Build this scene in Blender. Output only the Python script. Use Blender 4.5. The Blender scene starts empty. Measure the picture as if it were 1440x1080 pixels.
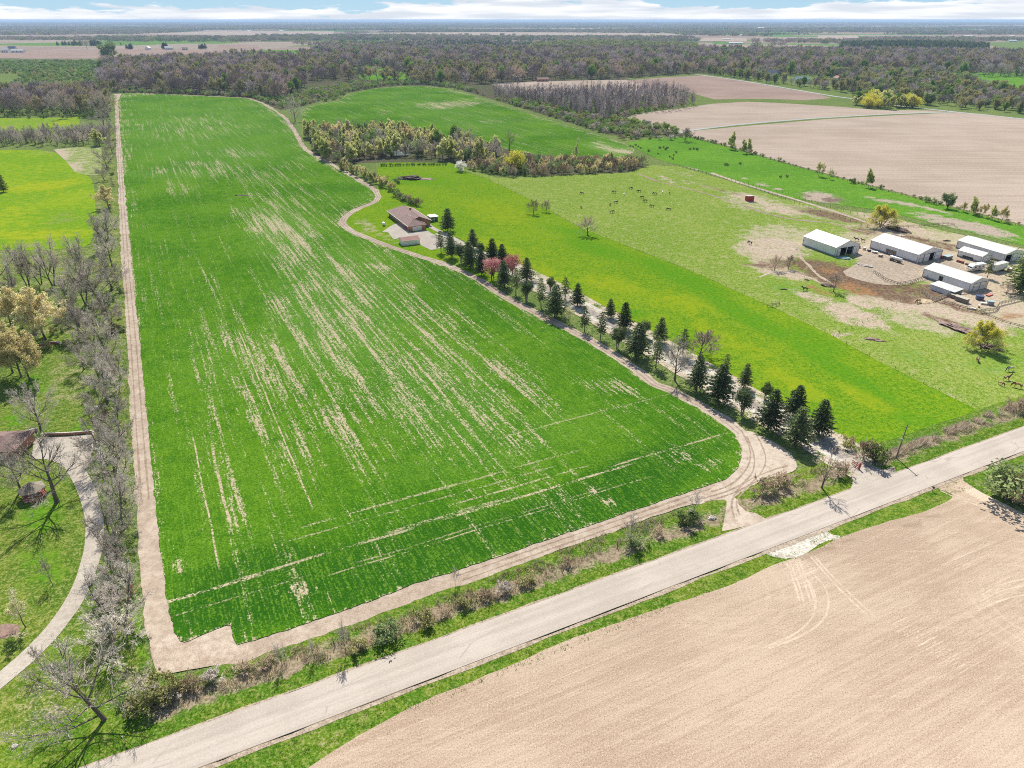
import bpy, bmesh, math, random
import numpy as np
from mathutils import Vector, Matrix, noise as mnoise
from mathutils.geometry import delaunay_2d_cdt
R = math.radians
random.seed(7); rng = np.random.default_rng(7)
scene = bpy.context.scene
COL = scene.collection

# ------------------------------------------------------------------ camera and the ground plane it looks at
PITCH, FPX, HCAM = R(28.6), 940.0, 100.0
SP, CP = math.sin(PITCH), math.cos(PITCH)
def g(x, y, z=0.0):
    """ground point (metres) seen at photo position x, y"""
    u = (x-720)/FPX; v = (y-540)/FPX; t = (HCAM-z)/(SP+v*CP)
    return (u*t, (CP-v*SP)*t)
def gv(p, z=0.0):
    X, Y = g(p[0], p[1]); return Vector((X, Y, z))
def px(X, Y, z=0.0):
    w = HCAM-z; d = Y*CP + w*SP
    return 720+FPX*X/d, 540+FPX*(w*CP-Y*SP)/d
def height(base, ytop):
    X, Y = g(*base); v = (ytop-540)/FPX
    return HCAM - Y*(SP+v*CP)/(CP-v*SP)
def pxm(y):
    """metres per photo pixel across, at ground row y"""
    v = (y-540)/FPX; return HCAM/(SP+v*CP)/FPX
RD = R(25.0)                                    # bearing of the road; barns and rows follow it
E1 = Vector((math.cos(RD), math.sin(RD), 0)); E2 = Vector((-math.sin(RD), math.cos(RD), 0))

cam = bpy.data.cameras.new('camera'); co = bpy.data.objects.new('camera', cam); COL.objects.link(co)
co.location = (0, 0, HCAM); co.rotation_euler = (math.pi/2-PITCH, 0, 0)
cam.sensor_width = 36; cam.lens = 36*FPX/1440; cam.clip_start = 1; cam.clip_end = 200000
scene.camera = co

# ------------------------------------------------------------------ light and sky
SUN_EL = R(51); SUN_DIR = Vector((-0.12, 0.993, 0)).normalized()
sl = bpy.data.lights.new('sun', 'SUN'); sl.energy = 5.0; sl.angle = R(0.53); sl.color = (1, 0.95, 0.87)
so = bpy.data.objects.new('sun', sl); COL.objects.link(so)
tosun = SUN_DIR*math.cos(SUN_EL) + Vector((0, 0, math.sin(SUN_EL)))
so.rotation_euler = tosun.to_track_quat('Z', 'Y').to_euler(); so.location = tosun*300
scene.view_settings.view_transform = 'Standard'; scene.view_settings.look = 'None'
scene.view_settings.exposure = 0.92; scene.view_settings.gamma = 1
scene.view_settings.use_curve_mapping = False
scene.cycles.use_denoising = False; scene.cycles.filter_width = 1.0; scene.cycles.use_adaptive_sampling = False

class NT:
    """small helper for writing node trees"""
    def __init__(s, nt): s.nt = nt; s.nodes = nt.nodes; s.links = nt.links
    def n(s, kind, **kw):
        o = s.nodes.new(kind)
        for k, v in kw.items(): setattr(o, k, v)
        return o
    def put(s, sock, v):
        if hasattr(v, 'is_linked') or isinstance(v, bpy.types.NodeSocket): s.links.new(v, sock)
        elif v is not None: sock.default_value = (tuple(v)+(1,) if isinstance(v, (tuple, list)) and len(v) == 3 and sock.type == 'RGBA' else v)
    def math(s, op, a, b=None, c=None, clamp=False):
        o = s.n('ShaderNodeMath', operation=op, use_clamp=clamp)
        s.put(o.inputs[0], a)
        if b is not None: s.put(o.inputs[1], b)
        if c is not None: s.put(o.inputs[2], c)
        return o.outputs[0]
    def add(s, a, b): return s.math('ADD', a, b)
    def mul(s, a, b): return s.math('MULTIPLY', a, b)
    def sub(s, a, b): return s.math('SUBTRACT', a, b)
    def step(s, v, lo, hi, to0=0.0, to1=1.0):
        o = s.n('ShaderNodeMapRange', interpolation_type='SMOOTHSTEP')
        s.put(o.inputs[0], v); s.put(o.inputs[1], lo); s.put(o.inputs[2], hi); s.put(o.inputs[3], to0); s.put(o.inputs[4], to1)
        return o.outputs[0]
    def noise(s, vec, scale, detail=2.0, rough=0.5, dist=0.0):
        o = s.n('ShaderNodeTexNoise'); s.put(o.inputs['Vector'], vec)
        o.inputs['Scale'].default_value = scale; o.inputs['Detail'].default_value = detail
        o.inputs['Roughness'].default_value = rough; o.inputs['Distortion'].default_value = dist
        return o.outputs[0]
    def map(s, vec, loc=(0, 0, 0), rot=(0, 0, 0), scale=(1, 1, 1)):
        o = s.n('ShaderNodeMapping'); s.put(o.inputs[0], vec)
        o.inputs[1].default_value = loc; o.inputs[2].default_value = rot; o.inputs[3].default_value = scale
        return o.outputs[0]
    def mix(s, f, a, b, blend='MIX'):
        o = s.n('ShaderNodeMix', data_type='RGBA', blend_type=blend)
        s.put(o.inputs[0], f); s.put(o.inputs[6], a); s.put(o.inputs[7], b); return o.outputs[2]
    def attr(s, name):
        return s.n('ShaderNodeAttribute', attribute_name=name).outputs['Fac']
    def xyz(s, vec):
        o = s.n('ShaderNodeSeparateXYZ'); s.put(o.inputs[0], vec); return o.outputs
    def comb(s, x, y, z):
        o = s.n('ShaderNodeCombineXYZ'); s.put(o.inputs[0], x); s.put(o.inputs[1], y); s.put(o.inputs[2], z); return o.outputs[0]
    def coords(s): return s.n('ShaderNodeTexCoord').outputs['Object']

def new_mat(name):
    m = bpy.data.materials.new(name); m.use_nodes = True; m.node_tree.nodes.clear()
    t = NT(m.node_tree); t.out = t.n('ShaderNodeOutputMaterial'); return m, t
def diffuse(t, col, bump=None, bdist=0.1, bstr=1.0, rough=0.6):
    d = t.n('ShaderNodeBsdfDiffuse'); t.put(d.inputs[0], col); d.inputs[1].default_value = rough
    if bump is not None:
        b = t.n('ShaderNodeBump'); t.put(b.inputs['Height'], bump)
        b.inputs['Distance'].default_value = bdist; b.inputs['Strength'].default_value = bstr
        t.links.new(b.outputs[0], d.inputs[2])
    return d.outputs[0]
def surf(t, sh): t.links.new(sh, t.out.inputs[0])

w = bpy.data.worlds.new('World'); scene.world = w; w.use_nodes = True; w.node_tree.nodes.clear()
t = NT(w.node_tree)
sky = t.n('ShaderNodeTexSky', sky_type='NISHITA', sun_disc=False, sun_elevation=SUN_EL,
          sun_rotation=math.atan2(SUN_DIR.x, SUN_DIR.y), altitude=300, air_density=1.0, dust_density=1.0)
dirv = t.n('ShaderNodeTexCoord').outputs['Generated']
dx, dy, dz = t.xyz(dirv)
az = t.math('ARCTAN2', dx, dy)
low = t.step(dz, 0.35, 0.05)
blue = t.mix(t.step(dz, 0.0, 0.05), (2.8, 4.4, 5.6), (1.8, 3.6, 5.1))
base = t.mix(t.mul(low, 0.92), sky.outputs[0], blue)
# cloud deck low over the horizon
cv = t.comb(t.mul(az, 14.0), t.mul(dz, 85.0), 0.0)
cn = t.noise(cv, 1.0, 8.0, 0.6, 0.25)
cn2 = t.noise(t.comb(t.mul(az, 2.2), t.mul(dz, 12.0), 3.0), 1.0, 2.0)
band = t.step(dz, 0.024, 0.004, -0.14, 0.20)
rgt = t.step(az, 0.30, 0.50, 0.0, 0.22)
ctr = t.mul(t.step(t.math('ABSOLUTE', t.sub(az, 0.02)), 0.24, 0.05), 0.26)
dens = t.add(t.add(cn, band), t.add(t.add(t.mul(t.sub(cn2, 0.5), 0.5), rgt), ctr))
cm = t.step(dens, 0.51, 0.60)
shade = t.step(t.noise(t.comb(t.mul(az, 9.0), t.mul(dz, 130.0), 5.0), 1.0, 4.0), 0.35, 0.65)
ccol = t.mix(shade, (4.7, 5.0, 5.5), (6.8, 6.8, 6.9))
hi = t.step(dz, 0.5, 0.2)
final = t.mix(t.mul(t.mul(cm, 0.93), hi), base, ccol)
bg = t.n('ShaderNodeBackground'); t.links.new(final, bg.inputs[0]); bg.inputs[1].default_value = 0.085
wo = t.n('ShaderNodeOutputWorld'); t.links.new(bg.outputs[0], wo.inputs[0])

# ------------------------------------------------------------------ object helpers
def tag(o, label=None, cat=None, group=None, kind=None):
    if label: o['label'] = label
    if cat: o['category'] = cat
    if group: o['group'] = group
    if kind: o['kind'] = kind
    return o
def link(name, me, parent=None, loc=None, rz=0, sc=None):
    o = bpy.data.objects.new(name, me); COL.objects.link(o)
    if parent is not None: o.parent = parent
    if loc is not None: o.location = loc
    if rz: o.rotation_euler = (0, 0, rz)
    if sc is not None: o.scale = sc if isinstance(sc, (tuple, list)) else (sc,)*3
    return o
def thing(name, label, cat, loc, rz=0, group=None, sc=None):
    return tag(link(name, None, None, loc, rz, sc), label, cat, group)
ONES = 'zeroth first second third fourth fifth sixth seventh eighth ninth tenth eleventh twelfth thirteenth fourteenth fifteenth sixteenth seventeenth eighteenth nineteenth twentieth'.split()
def nth(i):
    if i <= 20: return ONES[i]
    tens = {2: 'twenty', 3: 'thirty', 4: 'forty', 5: 'fifty', 6: 'sixty', 7: 'seventy'}
    a, b = divmod(i, 10)
    if b == 0: return tens[a][:-1]+'ieth'
    return tens[a]+'-'+ONES[b]

class MB:
    """collects verts and faces for one mesh; faces carry a material slot"""
    def __init__(s): s.v = []; s.f = []; s.m = []
    def face(s, pts, m=0):
        i = len(s.v); s.v.extend([tuple(p) for p in pts]); s.f.append(tuple(range(i, i+len(pts)))); s.m.append(m)
    def box(s, c, size, m=0, rz=0.0, M=None):
        x, y, z = (d/2 for d in size); i = len(s.v)
        cr, sr = math.cos(rz), math.sin(rz)
        for dx in (-x, x):
            for dy in (-y, y):
                for dz in (-z, z):
                    s.v.append((c[0]+dx*cr-dy*sr, c[1]+dx*sr+dy*cr, c[2]+dz))
        for q in ((0, 1, 3, 2), (4, 6, 7, 5), (0, 4, 5, 1), (2, 3, 7, 6), (0, 2, 6, 4), (1, 5, 7, 3)):
            s.f.append(tuple(i+k for k in q)); s.m.append(m)
    def tube(s, pts, rad, sides=6, m=0, cap=True):
        n = len(pts); i0 = len(s.v); pts = [Vector(p) for p in pts]
        for k, p in enumerate(pts):
            d = (pts[min(k+1, n-1)]-pts[max(k-1, 0)])
            if d.length < 1e-9: d = Vector((0, 0, 1))
            d.normalize()
            a = d.cross(Vector((0.3, 0.9, 0.1)) if abs(d.z) > .9 else Vector((0, 0, 1)))
            a.normalize(); b = d.cross(a)
            for q in range(sides):
                th = 2*math.pi*q/sides
                s.v.append(tuple(p+(a*math.cos(th)+b*math.sin(th))*rad[k]))
        for k in range(n-1):
            for q in range(sides):
                r = (q+1) % sides
                s.f.append((i0+k*sides+q, i0+k*sides+r, i0+(k+1)*sides+r, i0+(k+1)*sides+q)); s.m.append(m)
        if cap:
            s.f.append(tuple(i0+q for q in range(sides))[::-1]); s.m.append(m)
            s.f.append(tuple(i0+(n-1)*sides+q for q in range(sides))); s.m.append(m)
    def blade(s, a, b, w0, w1, side, m=0):
        """flat strip from a to b"""
        s.face([a-side*w0, a+side*w0, b+side*w1, b-side*w1], m)
    def mesh(s, name, mats, smooth=False):
        me = bpy.data.meshes.new(name); me.from_pydata(s.v, [], s.f)
        for mt in (mats if isinstance(mats, (list, tuple)) else [mats]): me.materials.append(mt)
        if any(s.m): me.polygons.foreach_set('material_index', s.m)
        if smooth: me.polygons.foreach_set('use_smooth', [True]*len(s.f))
        me.update(); return me
    def obj(s, name, mats, parent=None, smooth=False, **kw):
        return link(name, s.mesh(name, mats, smooth), parent, **kw)

# ------------------------------------------------------------------ ground materials
def ground_mat(name, c1, c2, dry=None, dark=None, dry_amt=0.5, dark_amt=0.5, patches=(), scale=1.0, bump=0.5, big=(0.42, 0.6), fine_scale=2.2):
    """two base tones in blotches, dry and dark flecks, then patches: (attribute, colour A, colour B, softness)"""
    m, t = new_mat(name); P = t.coords()
    nb = t.noise(P, 0.022*scale, 3.0); nm = t.noise(P, 0.22*scale, 4.0, 0.6); nf = t.noise(P, fine_scale, 4.0, 0.65); nu = t.noise(P, fine_scale*2.3, 2.0, 0.6)
    nw = t.noise(P, 0.8, 3.0, 0.6)
    mixv = t.add(t.mul(nb, 0.45), t.mul(nm, 0.55))
    col = t.mix(t.step(mixv, big[0], big[1]), c1, c2)
    if dry: col = t.mix(t.mul(t.step(t.add(t.mul(nf, 0.65), t.mul(nw, 0.35)), 0.49, 0.585), min(1, dry_amt*1.45)), col, dry)
    if dark: col = t.mix(t.mul(t.step(t.add(t.add(t.mul(nu, 0.40), t.mul(nf, 0.30)), t.mul(nw, 0.30)), 0.495, 0.425), min(1, dark_amt*1.5)), col, dark)  # dark flecks: on grass, darker tufts plus painted-in shade between blades
    for (at, a, b, soft) in patches:
        v = t.add(t.attr(at), t.add(t.mul(t.sub(nm, 0.5), 1.3), t.mul(t.sub(nf, 0.5), 1.2)))
        k = t.step(v, 0.5-soft, 0.5+soft)
        pc = t.mix(t.step(t.add(t.mul(nf, 0.5), t.mul(nw, 0.5)), 0.4, 0.6), a, b)
        col = t.mix(k, col, pc)
    hgt = t.add(t.mul(nf, 0.6), t.mul(nu, 0.4))
    surf(t, diffuse(t, col, hgt, 0.45, bump)); return m

GREEN1, GREEN2 = (0.035, 0.125, 0.012), (0.07, 0.16, 0.018)
SOIL_A, SOIL_B = (0.39, 0.305, 0.225), (0.53, 0.45, 0.355)
M = {}
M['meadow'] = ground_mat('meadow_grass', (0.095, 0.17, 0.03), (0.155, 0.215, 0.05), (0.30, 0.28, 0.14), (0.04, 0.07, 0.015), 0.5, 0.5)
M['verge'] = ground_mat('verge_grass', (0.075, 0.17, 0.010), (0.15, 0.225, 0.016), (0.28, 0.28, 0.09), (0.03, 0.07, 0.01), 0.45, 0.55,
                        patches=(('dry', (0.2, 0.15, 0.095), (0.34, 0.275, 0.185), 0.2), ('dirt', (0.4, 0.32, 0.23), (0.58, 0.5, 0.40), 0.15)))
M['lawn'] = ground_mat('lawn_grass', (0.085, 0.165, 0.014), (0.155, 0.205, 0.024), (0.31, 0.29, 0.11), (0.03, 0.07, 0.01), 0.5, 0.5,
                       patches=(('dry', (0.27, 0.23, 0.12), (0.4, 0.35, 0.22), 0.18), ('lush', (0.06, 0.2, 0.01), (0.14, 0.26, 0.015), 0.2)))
M['meadow_yellow'] = ground_mat('yellow_meadow', (0.12, 0.26, 0.010), (0.22, 0.32, 0.012), (0.36, 0.38, 0.03), (0.07, 0.17, 0.01), 0.35, 0.35,
                       patches=(('dry', (0.2, 0.19, 0.08), (0.3, 0.26, 0.13), 0.2), ('lush', (0.24, 0.32, 0.012), (0.35, 0.35, 0.015), 0.35)), bump=0.3)  # yellow-green is this meadow's own colour
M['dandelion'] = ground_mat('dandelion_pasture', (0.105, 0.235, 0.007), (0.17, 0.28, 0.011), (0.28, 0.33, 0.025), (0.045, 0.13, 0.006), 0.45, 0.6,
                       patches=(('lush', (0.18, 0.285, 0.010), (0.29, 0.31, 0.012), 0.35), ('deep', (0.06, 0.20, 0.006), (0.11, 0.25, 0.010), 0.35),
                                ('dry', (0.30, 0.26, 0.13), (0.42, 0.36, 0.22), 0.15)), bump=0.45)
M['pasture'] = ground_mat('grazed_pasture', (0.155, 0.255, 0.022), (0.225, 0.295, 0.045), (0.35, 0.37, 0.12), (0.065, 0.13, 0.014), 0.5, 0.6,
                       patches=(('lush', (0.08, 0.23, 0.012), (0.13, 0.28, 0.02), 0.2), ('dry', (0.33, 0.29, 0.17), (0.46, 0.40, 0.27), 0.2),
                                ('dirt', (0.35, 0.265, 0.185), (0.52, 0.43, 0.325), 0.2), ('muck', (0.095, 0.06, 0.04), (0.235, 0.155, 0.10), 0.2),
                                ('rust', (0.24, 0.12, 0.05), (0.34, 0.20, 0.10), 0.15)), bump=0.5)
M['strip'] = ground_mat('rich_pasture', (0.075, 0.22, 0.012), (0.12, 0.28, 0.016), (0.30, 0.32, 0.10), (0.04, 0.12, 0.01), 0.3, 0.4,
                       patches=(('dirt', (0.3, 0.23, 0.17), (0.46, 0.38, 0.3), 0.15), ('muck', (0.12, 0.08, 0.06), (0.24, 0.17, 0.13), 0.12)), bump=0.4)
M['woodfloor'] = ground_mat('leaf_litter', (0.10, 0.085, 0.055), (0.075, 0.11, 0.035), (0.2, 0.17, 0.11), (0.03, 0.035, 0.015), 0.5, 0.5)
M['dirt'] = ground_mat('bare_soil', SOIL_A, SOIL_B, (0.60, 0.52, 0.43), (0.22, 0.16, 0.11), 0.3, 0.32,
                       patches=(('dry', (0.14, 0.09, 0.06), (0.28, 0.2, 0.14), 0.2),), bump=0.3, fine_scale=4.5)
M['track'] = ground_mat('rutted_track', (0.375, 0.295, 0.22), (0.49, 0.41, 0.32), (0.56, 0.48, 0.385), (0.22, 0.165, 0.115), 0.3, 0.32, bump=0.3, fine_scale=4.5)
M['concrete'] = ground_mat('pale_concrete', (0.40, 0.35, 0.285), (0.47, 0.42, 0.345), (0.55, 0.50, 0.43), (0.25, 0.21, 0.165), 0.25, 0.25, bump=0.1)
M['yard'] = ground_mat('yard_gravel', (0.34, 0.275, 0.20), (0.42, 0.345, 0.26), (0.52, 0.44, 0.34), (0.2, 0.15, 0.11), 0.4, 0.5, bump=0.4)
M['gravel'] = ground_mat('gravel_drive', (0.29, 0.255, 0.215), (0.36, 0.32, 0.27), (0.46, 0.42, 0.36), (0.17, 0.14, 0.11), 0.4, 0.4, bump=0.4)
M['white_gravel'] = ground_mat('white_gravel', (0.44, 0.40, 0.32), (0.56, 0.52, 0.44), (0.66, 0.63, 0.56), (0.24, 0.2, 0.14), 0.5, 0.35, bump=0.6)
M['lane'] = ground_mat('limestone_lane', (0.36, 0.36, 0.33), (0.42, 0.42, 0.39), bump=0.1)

def crop_mat():
    m, t = new_mat('green_wheat'); P = t.coords()
    ROW = R(28.0)
    V = t.map(P, rot=(0, 0, -ROW))                      # x across the rows, y along them
    streak = t.noise(t.map(V, scale=(0.75, 0.022, 1)), 1.0, 4.0, 0.6)
    streak2 = t.noise(t.map(V, loc=(40, 9, 0), scale=(0.22, 0.012, 1)), 1.0, 2.0, 0.5)
    rows = t.noise(t.map(V, scale=(2.6, 0.16, 1)), 1.0, 3.0, 0.6)
    nb = t.noise(P, 0.018, 3.0); nm = t.noise(P, 0.2, 4.0, 0.6); nf = t.noise(P, 2.3, 4.0, 0.65); nu = t.noise(P, 5.5, 2.0)
    nw = t.noise(t.map(V, scale=(1.5, 0.5, 1)), 1.0, 4.0, 0.65)
    c = t.mix(t.step(t.add(t.mul(nb, 0.6), t.mul(nm, 0.4)), 0.40, 0.62), (0.048, 0.150, 0.006), (0.108, 0.228, 0.012))
    c = t.mix(t.step(t.attr('pale'), 0.0, 1.0), c, (0.12, 0.255, 0.035))
    c = t.mix(t.mul(t.step(t.attr('deep'), 0.0, 1.0), 0.75), c, (0.014, 0.080, 0.006))
    c = t.mix(t.mul(t.step(t.add(t.mul(nf, 0.5), t.mul(rows, 0.5)), 0.485, 0.60), 0.6), c, (0.15, 0.285, 0.022))
    c = t.mix(t.mul(t.step(t.add(t.mul(streak, 0.6), t.mul(nw, 0.4)), 0.50, 0.66), t.add(0.25, t.attr('pale'))), c, (0.19, 0.285, 0.045))
    c = t.mix(t.mul(t.step(t.add(t.mul(nu, 0.5), t.mul(nf, 0.5)), 0.515, 0.42), 0.7), c, (0.016, 0.075, 0.005))  # dark gaps: shade between wheat blades, painted into the colour
    soil = t.mix(t.step(nf, 0.38, 0.62), (0.36, 0.275, 0.17), (0.52, 0.43, 0.30))
    # bare streaks where the stand is thin
    sx = t.step(streak, 0.34, 0.66); sx2 = t.step(streak2, 0.34, 0.66)
    v = t.add(t.attr('bare'), t.add(t.add(t.mul(t.sub(sx, 0.5), 0.54), t.mul(t.sub(sx2, 0.5), 0.30)), t.add(t.mul(t.sub(nw, 0.5), 1.5), t.mul(t.sub(nf, 0.5), 1.9))))
    v = t.add(v, t.mul(t.sub(t.noise(t.map(V, scale=(3.2, 0.10, 1)), 1.0, 2.0), 0.5), 0.9))
    v = t.add(v, t.mul(t.attr('edge'), 0.42))
    k = t.mul(t.step(v, 0.44, 0.88), 0.9)
    # wheel marks: along the rows and along the headland
    vx, vy, _ = t.xyz(V)
    wob = t.mul(t.sub(t.noise(P, 0.05, 1.0), 0.5), 1.2)
    brk = t.add(t.mul(nf, 0.6), t.mul(t.noise(P, 0.12, 2.0), 0.4))
    for (cx, wd, lo, hi) in ROWLINES:
        dd = t.math('ABSOLUTE', t.sub(t.add(vx, wob), cx))
        inr = t.mul(t.step(vy, lo-4, lo), t.step(vy, hi+6, hi))
        k = t.math('MAXIMUM', k, t.mul(t.mul(t.step(dd, wd, wd*0.4), inr), t.step(brk, 0.42, 0.52)))
    V2 = t.map(P, rot=(0, 0, -RD)); hx, hy, _ = t.xyz(V2)
    for (cy, wd, lo, hi, amt) in HEADLINES:
        dd = t.math('ABSOLUTE', t.sub(t.add(hy, wob), cy))
        inr = t.mul(t.step(hx, lo-4, lo), t.step(hx, hi+6, hi))
        k = t.math('MAXIMUM', k, t.mul(t.mul(t.mul(t.step(dd, wd, wd*0.4), inr), t.step(brk, 0.45, 0.55)), amt))
    c = t.mix(k, c, soil)
    h = t.add(t.mul(nf, 0.5), t.mul(rows, 0.5))
    surf(t, diffuse(t, c, h, 0.3, 0.5)); return m
def rowc(x, y, ang=28.0):
    X, Y = g(x, y); a = R(ang); return X*math.cos(a)+Y*math.sin(a), -X*math.sin(a)+Y*math.cos(a)
def rl(p, q, wd):
    a, b = rowc(*p), rowc(*q); return ((a[0]+b[0])/2, wd, min(a[1], b[1]), max(a[1], b[1]))
def hl(p, q, wd, amt=1.0):
    a, b = rowc(*p, 25.0), rowc(*q, 25.0); return ((a[1]+b[1])/2, wd, min(a[0], b[0]), max(a[0], b[0]), amt)
ROWLINES = [rl((303, 790), (275, 620), 0.28), rl((433, 708), (340, 470), 0.30), rl((322, 730), (300, 640), 0.45), rl((540, 375), (600, 430), 0.3)]
HEADLINES = [hl((239, 847), (344, 815), 0.55), hl((344, 815), (560, 748), 0.5, .8), hl((640, 725), (870, 660), 0.5), hl((640, 709), (812, 660), 0.4, .8), hl((870, 660), (1035, 600), 0.45, .8),
             hl((420, 760), (760, 660), 0.35, .6), hl((520, 790), (830, 690), 0.3, .5), hl((700, 610), (1000, 545), 0.4, .5), hl((239, 868), (420, 815), 0.25, .6), hl((480, 800), (900, 680), 0.25, .7), hl((560, 745), (700, 705), 0.7, .7), hl((440, 735), (620, 690), 0.5, .7), hl((600, 690), (800, 640), 0.5, .6)]
M['crop'] = crop_mat()

def tilled_mat():
    m, t = new_mat('tilled_soil'); P = t.coords()
    V = t.map(P, rot=(0, 0, -RD))
    nb = t.noise(P, 0.03, 3.0, 0.6); nf = t.noise(P, 3.6, 5.0, 0.72); nu = t.noise(P, 8.0, 3.0, 0.7)
    row = t.noise(t.map(V, scale=(0.035, 0.9, 1)), 1.0, 4.0, 0.65)
    row2 = t.noise(t.map(V, loc=(30, 3, 0), scale=(0.02, 2.6, 1)), 1.0, 2.0, 0.6)
    cross = t.noise(t.map(P, rot=(0, 0, -RD-R(105)), scale=(0.03, 1.1, 1)), 1.0, 3.0, 0.6)
    c = t.mix(t.step(t.add(t.mul(nb, 0.55), t.mul(row, 0.45)), 0.40, 0.60), (0.36, 0.265, 0.185), (0.455, 0.355, 0.26))
    c = t.mix(t.mul(t.step(t.add(t.mul(row2, 0.5), t.mul(cross, 0.5)), 0.52, 0.64), 0.45), c, (0.53, 0.43, 0.31))
    v = t.add(t.attr('dark'), t.add(t.mul(t.sub(row, 0.5), 1.0), t.mul(t.sub(nf, 0.5), 0.9)))
    c = t.mix(t.mul(t.step(v, 0.4, 0.8), 0.75), c, (0.245, 0.168, 0.112))
    v = t.add(t.attr('light'), t.add(t.mul(t.sub(row2, 0.5), 1.2), t.mul(t.sub(nf, 0.5), 0.9)))
    c = t.mix(t.mul(t.step(v, 0.4, 0.8), 0.8), c, (0.62, 0.51, 0.40))
    # tractor passes: a ring of turning marks in the corner
    for (cx, cy, lo, hi, amt) in RINGS:
        X, Y, _ = t.xyz(P)
        rr = t.math('SQRT', t.add(t.math('POWER', t.sub(X, cx), 2.0), t.math('POWER', t.sub(Y, cy), 2.0)))
        wave = t.math('SINE', t.mul(t.add(rr, t.mul(nb, 3.0)), 2.2))
        msk = t.mul(t.mul(t.step(rr, lo-3, lo), t.step(rr, hi+3, hi)), t.step(nb, 0.40, 0.55))
        c = t.mix(t.mul(t.mul(t.step(wave, 0.3, 0.95), msk), amt), c, (0.60, 0.47, 0.35))
    c = t.mix(t.mul(t.step(t.add(t.mul(nf, 0.5), t.mul(nu, 0.5)), 0.515, 0.60), 0.62), c, (0.62, 0.53, 0.41))
    c = t.mix(t.mul(t.step(t.add(t.mul(nf, 0.5), t.mul(nu, 0.5)), 0.465, 0.39), 0.8), c, (0.15, 0.10, 0.065))
    surf(t, diffuse(t, c, t.add(t.mul(nf, 0.5), t.mul(row2, 0.5)), 0.2, 0.35)); return m
_r1 = g(1440, 850); _r2 = g(1120, 830)
RINGS = [(_r1[0]+4, _r1[1], 4, 24, 0.22), (_r2[0]-16, _r2[1]+2, 11, 15, 0.16)]
M['tilled'] = tilled_mat()
def far_tilled(name, a, b, c_):
    m, t = new_mat(name); P = t.coords()
    nb = t.noise(P, 0.012, 4.0, 0.6); row = t.noise(t.map(P, rot=(0, 0, -RD), scale=(0.01, 0.25, 1)), 1.0, 4.0, 0.6); nf = t.noise(P, 0.9, 5.0, 0.7)
    c = t.mix(t.step(t.add(t.mul(nb, 0.5), t.mul(row, 0.5)), 0.4, 0.6), a, b)
    c = t.mix(t.mul(t.step(nf, 0.5, 0.62), 0.5), c, c_)
    c = t.mix(t.mul(t.step(nf, 0.46, 0.36), 0.5), c, (a[0]*.6, a[1]*.55, a[2]*.5))
    surf(t, diffuse(t, c, nf, 0.3, 0.4)); return m
M['far_tilled'] = far_tilled('pale_tilled_soil', (0.34, 0.265, 0.20), (0.43, 0.345, 0.27), (0.52, 0.44, 0.36))
M['far_brown'] = far_tilled('brown_tilled_soil', (0.27, 0.19, 0.15), (0.34, 0.25, 0.195), (0.42, 0.33, 0.27))

def road_mat():
    m, t = new_mat('worn_asphalt'); P = t.coords(); V = t.map(P, rot=(0, 0, -RD))
    nf = t.noise(P, 4.0, 5.0, 0.7); nb = t.noise(P, 0.08, 3.0); lane = t.noise(t.map(V, scale=(0.012, 0.9, 1)), 1.0, 3.0)
    c = t.mix(t.step(t.add(t.mul(nb, 0.5), t.mul(lane, 0.5)), 0.38, 0.62), (0.262, 0.226, 0.186), (0.328, 0.287, 0.24))
    c = t.mix(t.mul(t.step(nf, 0.52, 0.66), 0.4), c, (0.43, 0.39, 0.345))
    c = t.mix(t.mul(t.step(nf, 0.45, 0.34), 0.4), c, (0.15, 0.13, 0.115))
    # cracks and patched seams
    vo = t.n('ShaderNodeTexVoronoi', feature='DISTANCE_TO_EDGE'); t.put(vo.inputs['Vector'], t.map(V, scale=(0.06, 0.35, 1))); vo.inputs['Scale'].default_value = 1.0
    ck = t.mul(t.step(vo.outputs['Distance'], 0.018, 0.004), t.step(nb, 0.5, 0.6))
    c = t.mix(t.mul(ck, 0.5), c, (0.17, 0.145, 0.13))
    p = t.n('ShaderNodeBsdfPrincipled'); t.put(p.inputs['Base Color'], c); p.inputs['Roughness'].default_value = 0.9
    surf(t, p.outputs[0]); return m
M['road'] = road_mat()
def far_ground_mat():
    m, t = new_mat('patchwork_plain'); P = t.coords()
    V = t.map(P, rot=(0, 0, R(12)), scale=(1/700, 1/420, 1))
    vo = t.n('ShaderNodeTexVoronoi', distance='CHEBYCHEV'); t.put(vo.inputs['Vector'], V); vo.inputs['Scale'].default_value = 1.0; vo.inputs['Randomness'].default_value = 0.8
    r, gg, b = t.xyz(vo.outputs['Color'])
    c = t.mix(t.step(r, 0.45, 0.47), (0.10, 0.14, 0.055), (0.34, 0.27, 0.215))
    c = t.mix(t.step(gg, 0.72, 0.74), c, (0.10, 0.22, 0.03))
    c = t.mix(t.step(b, 0.62, 0.64), c, (0.30, 0.22, 0.18))
    n = t.noise(P, 0.01, 4.0, 0.6); c = t.mix(t.mul(t.step(n, 0.4, 0.6), 0.35), c, (0.22, 0.2, 0.12))
    surf(t, diffuse(t, c)); return m
M['far_ground'] = far_ground_mat()

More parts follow.
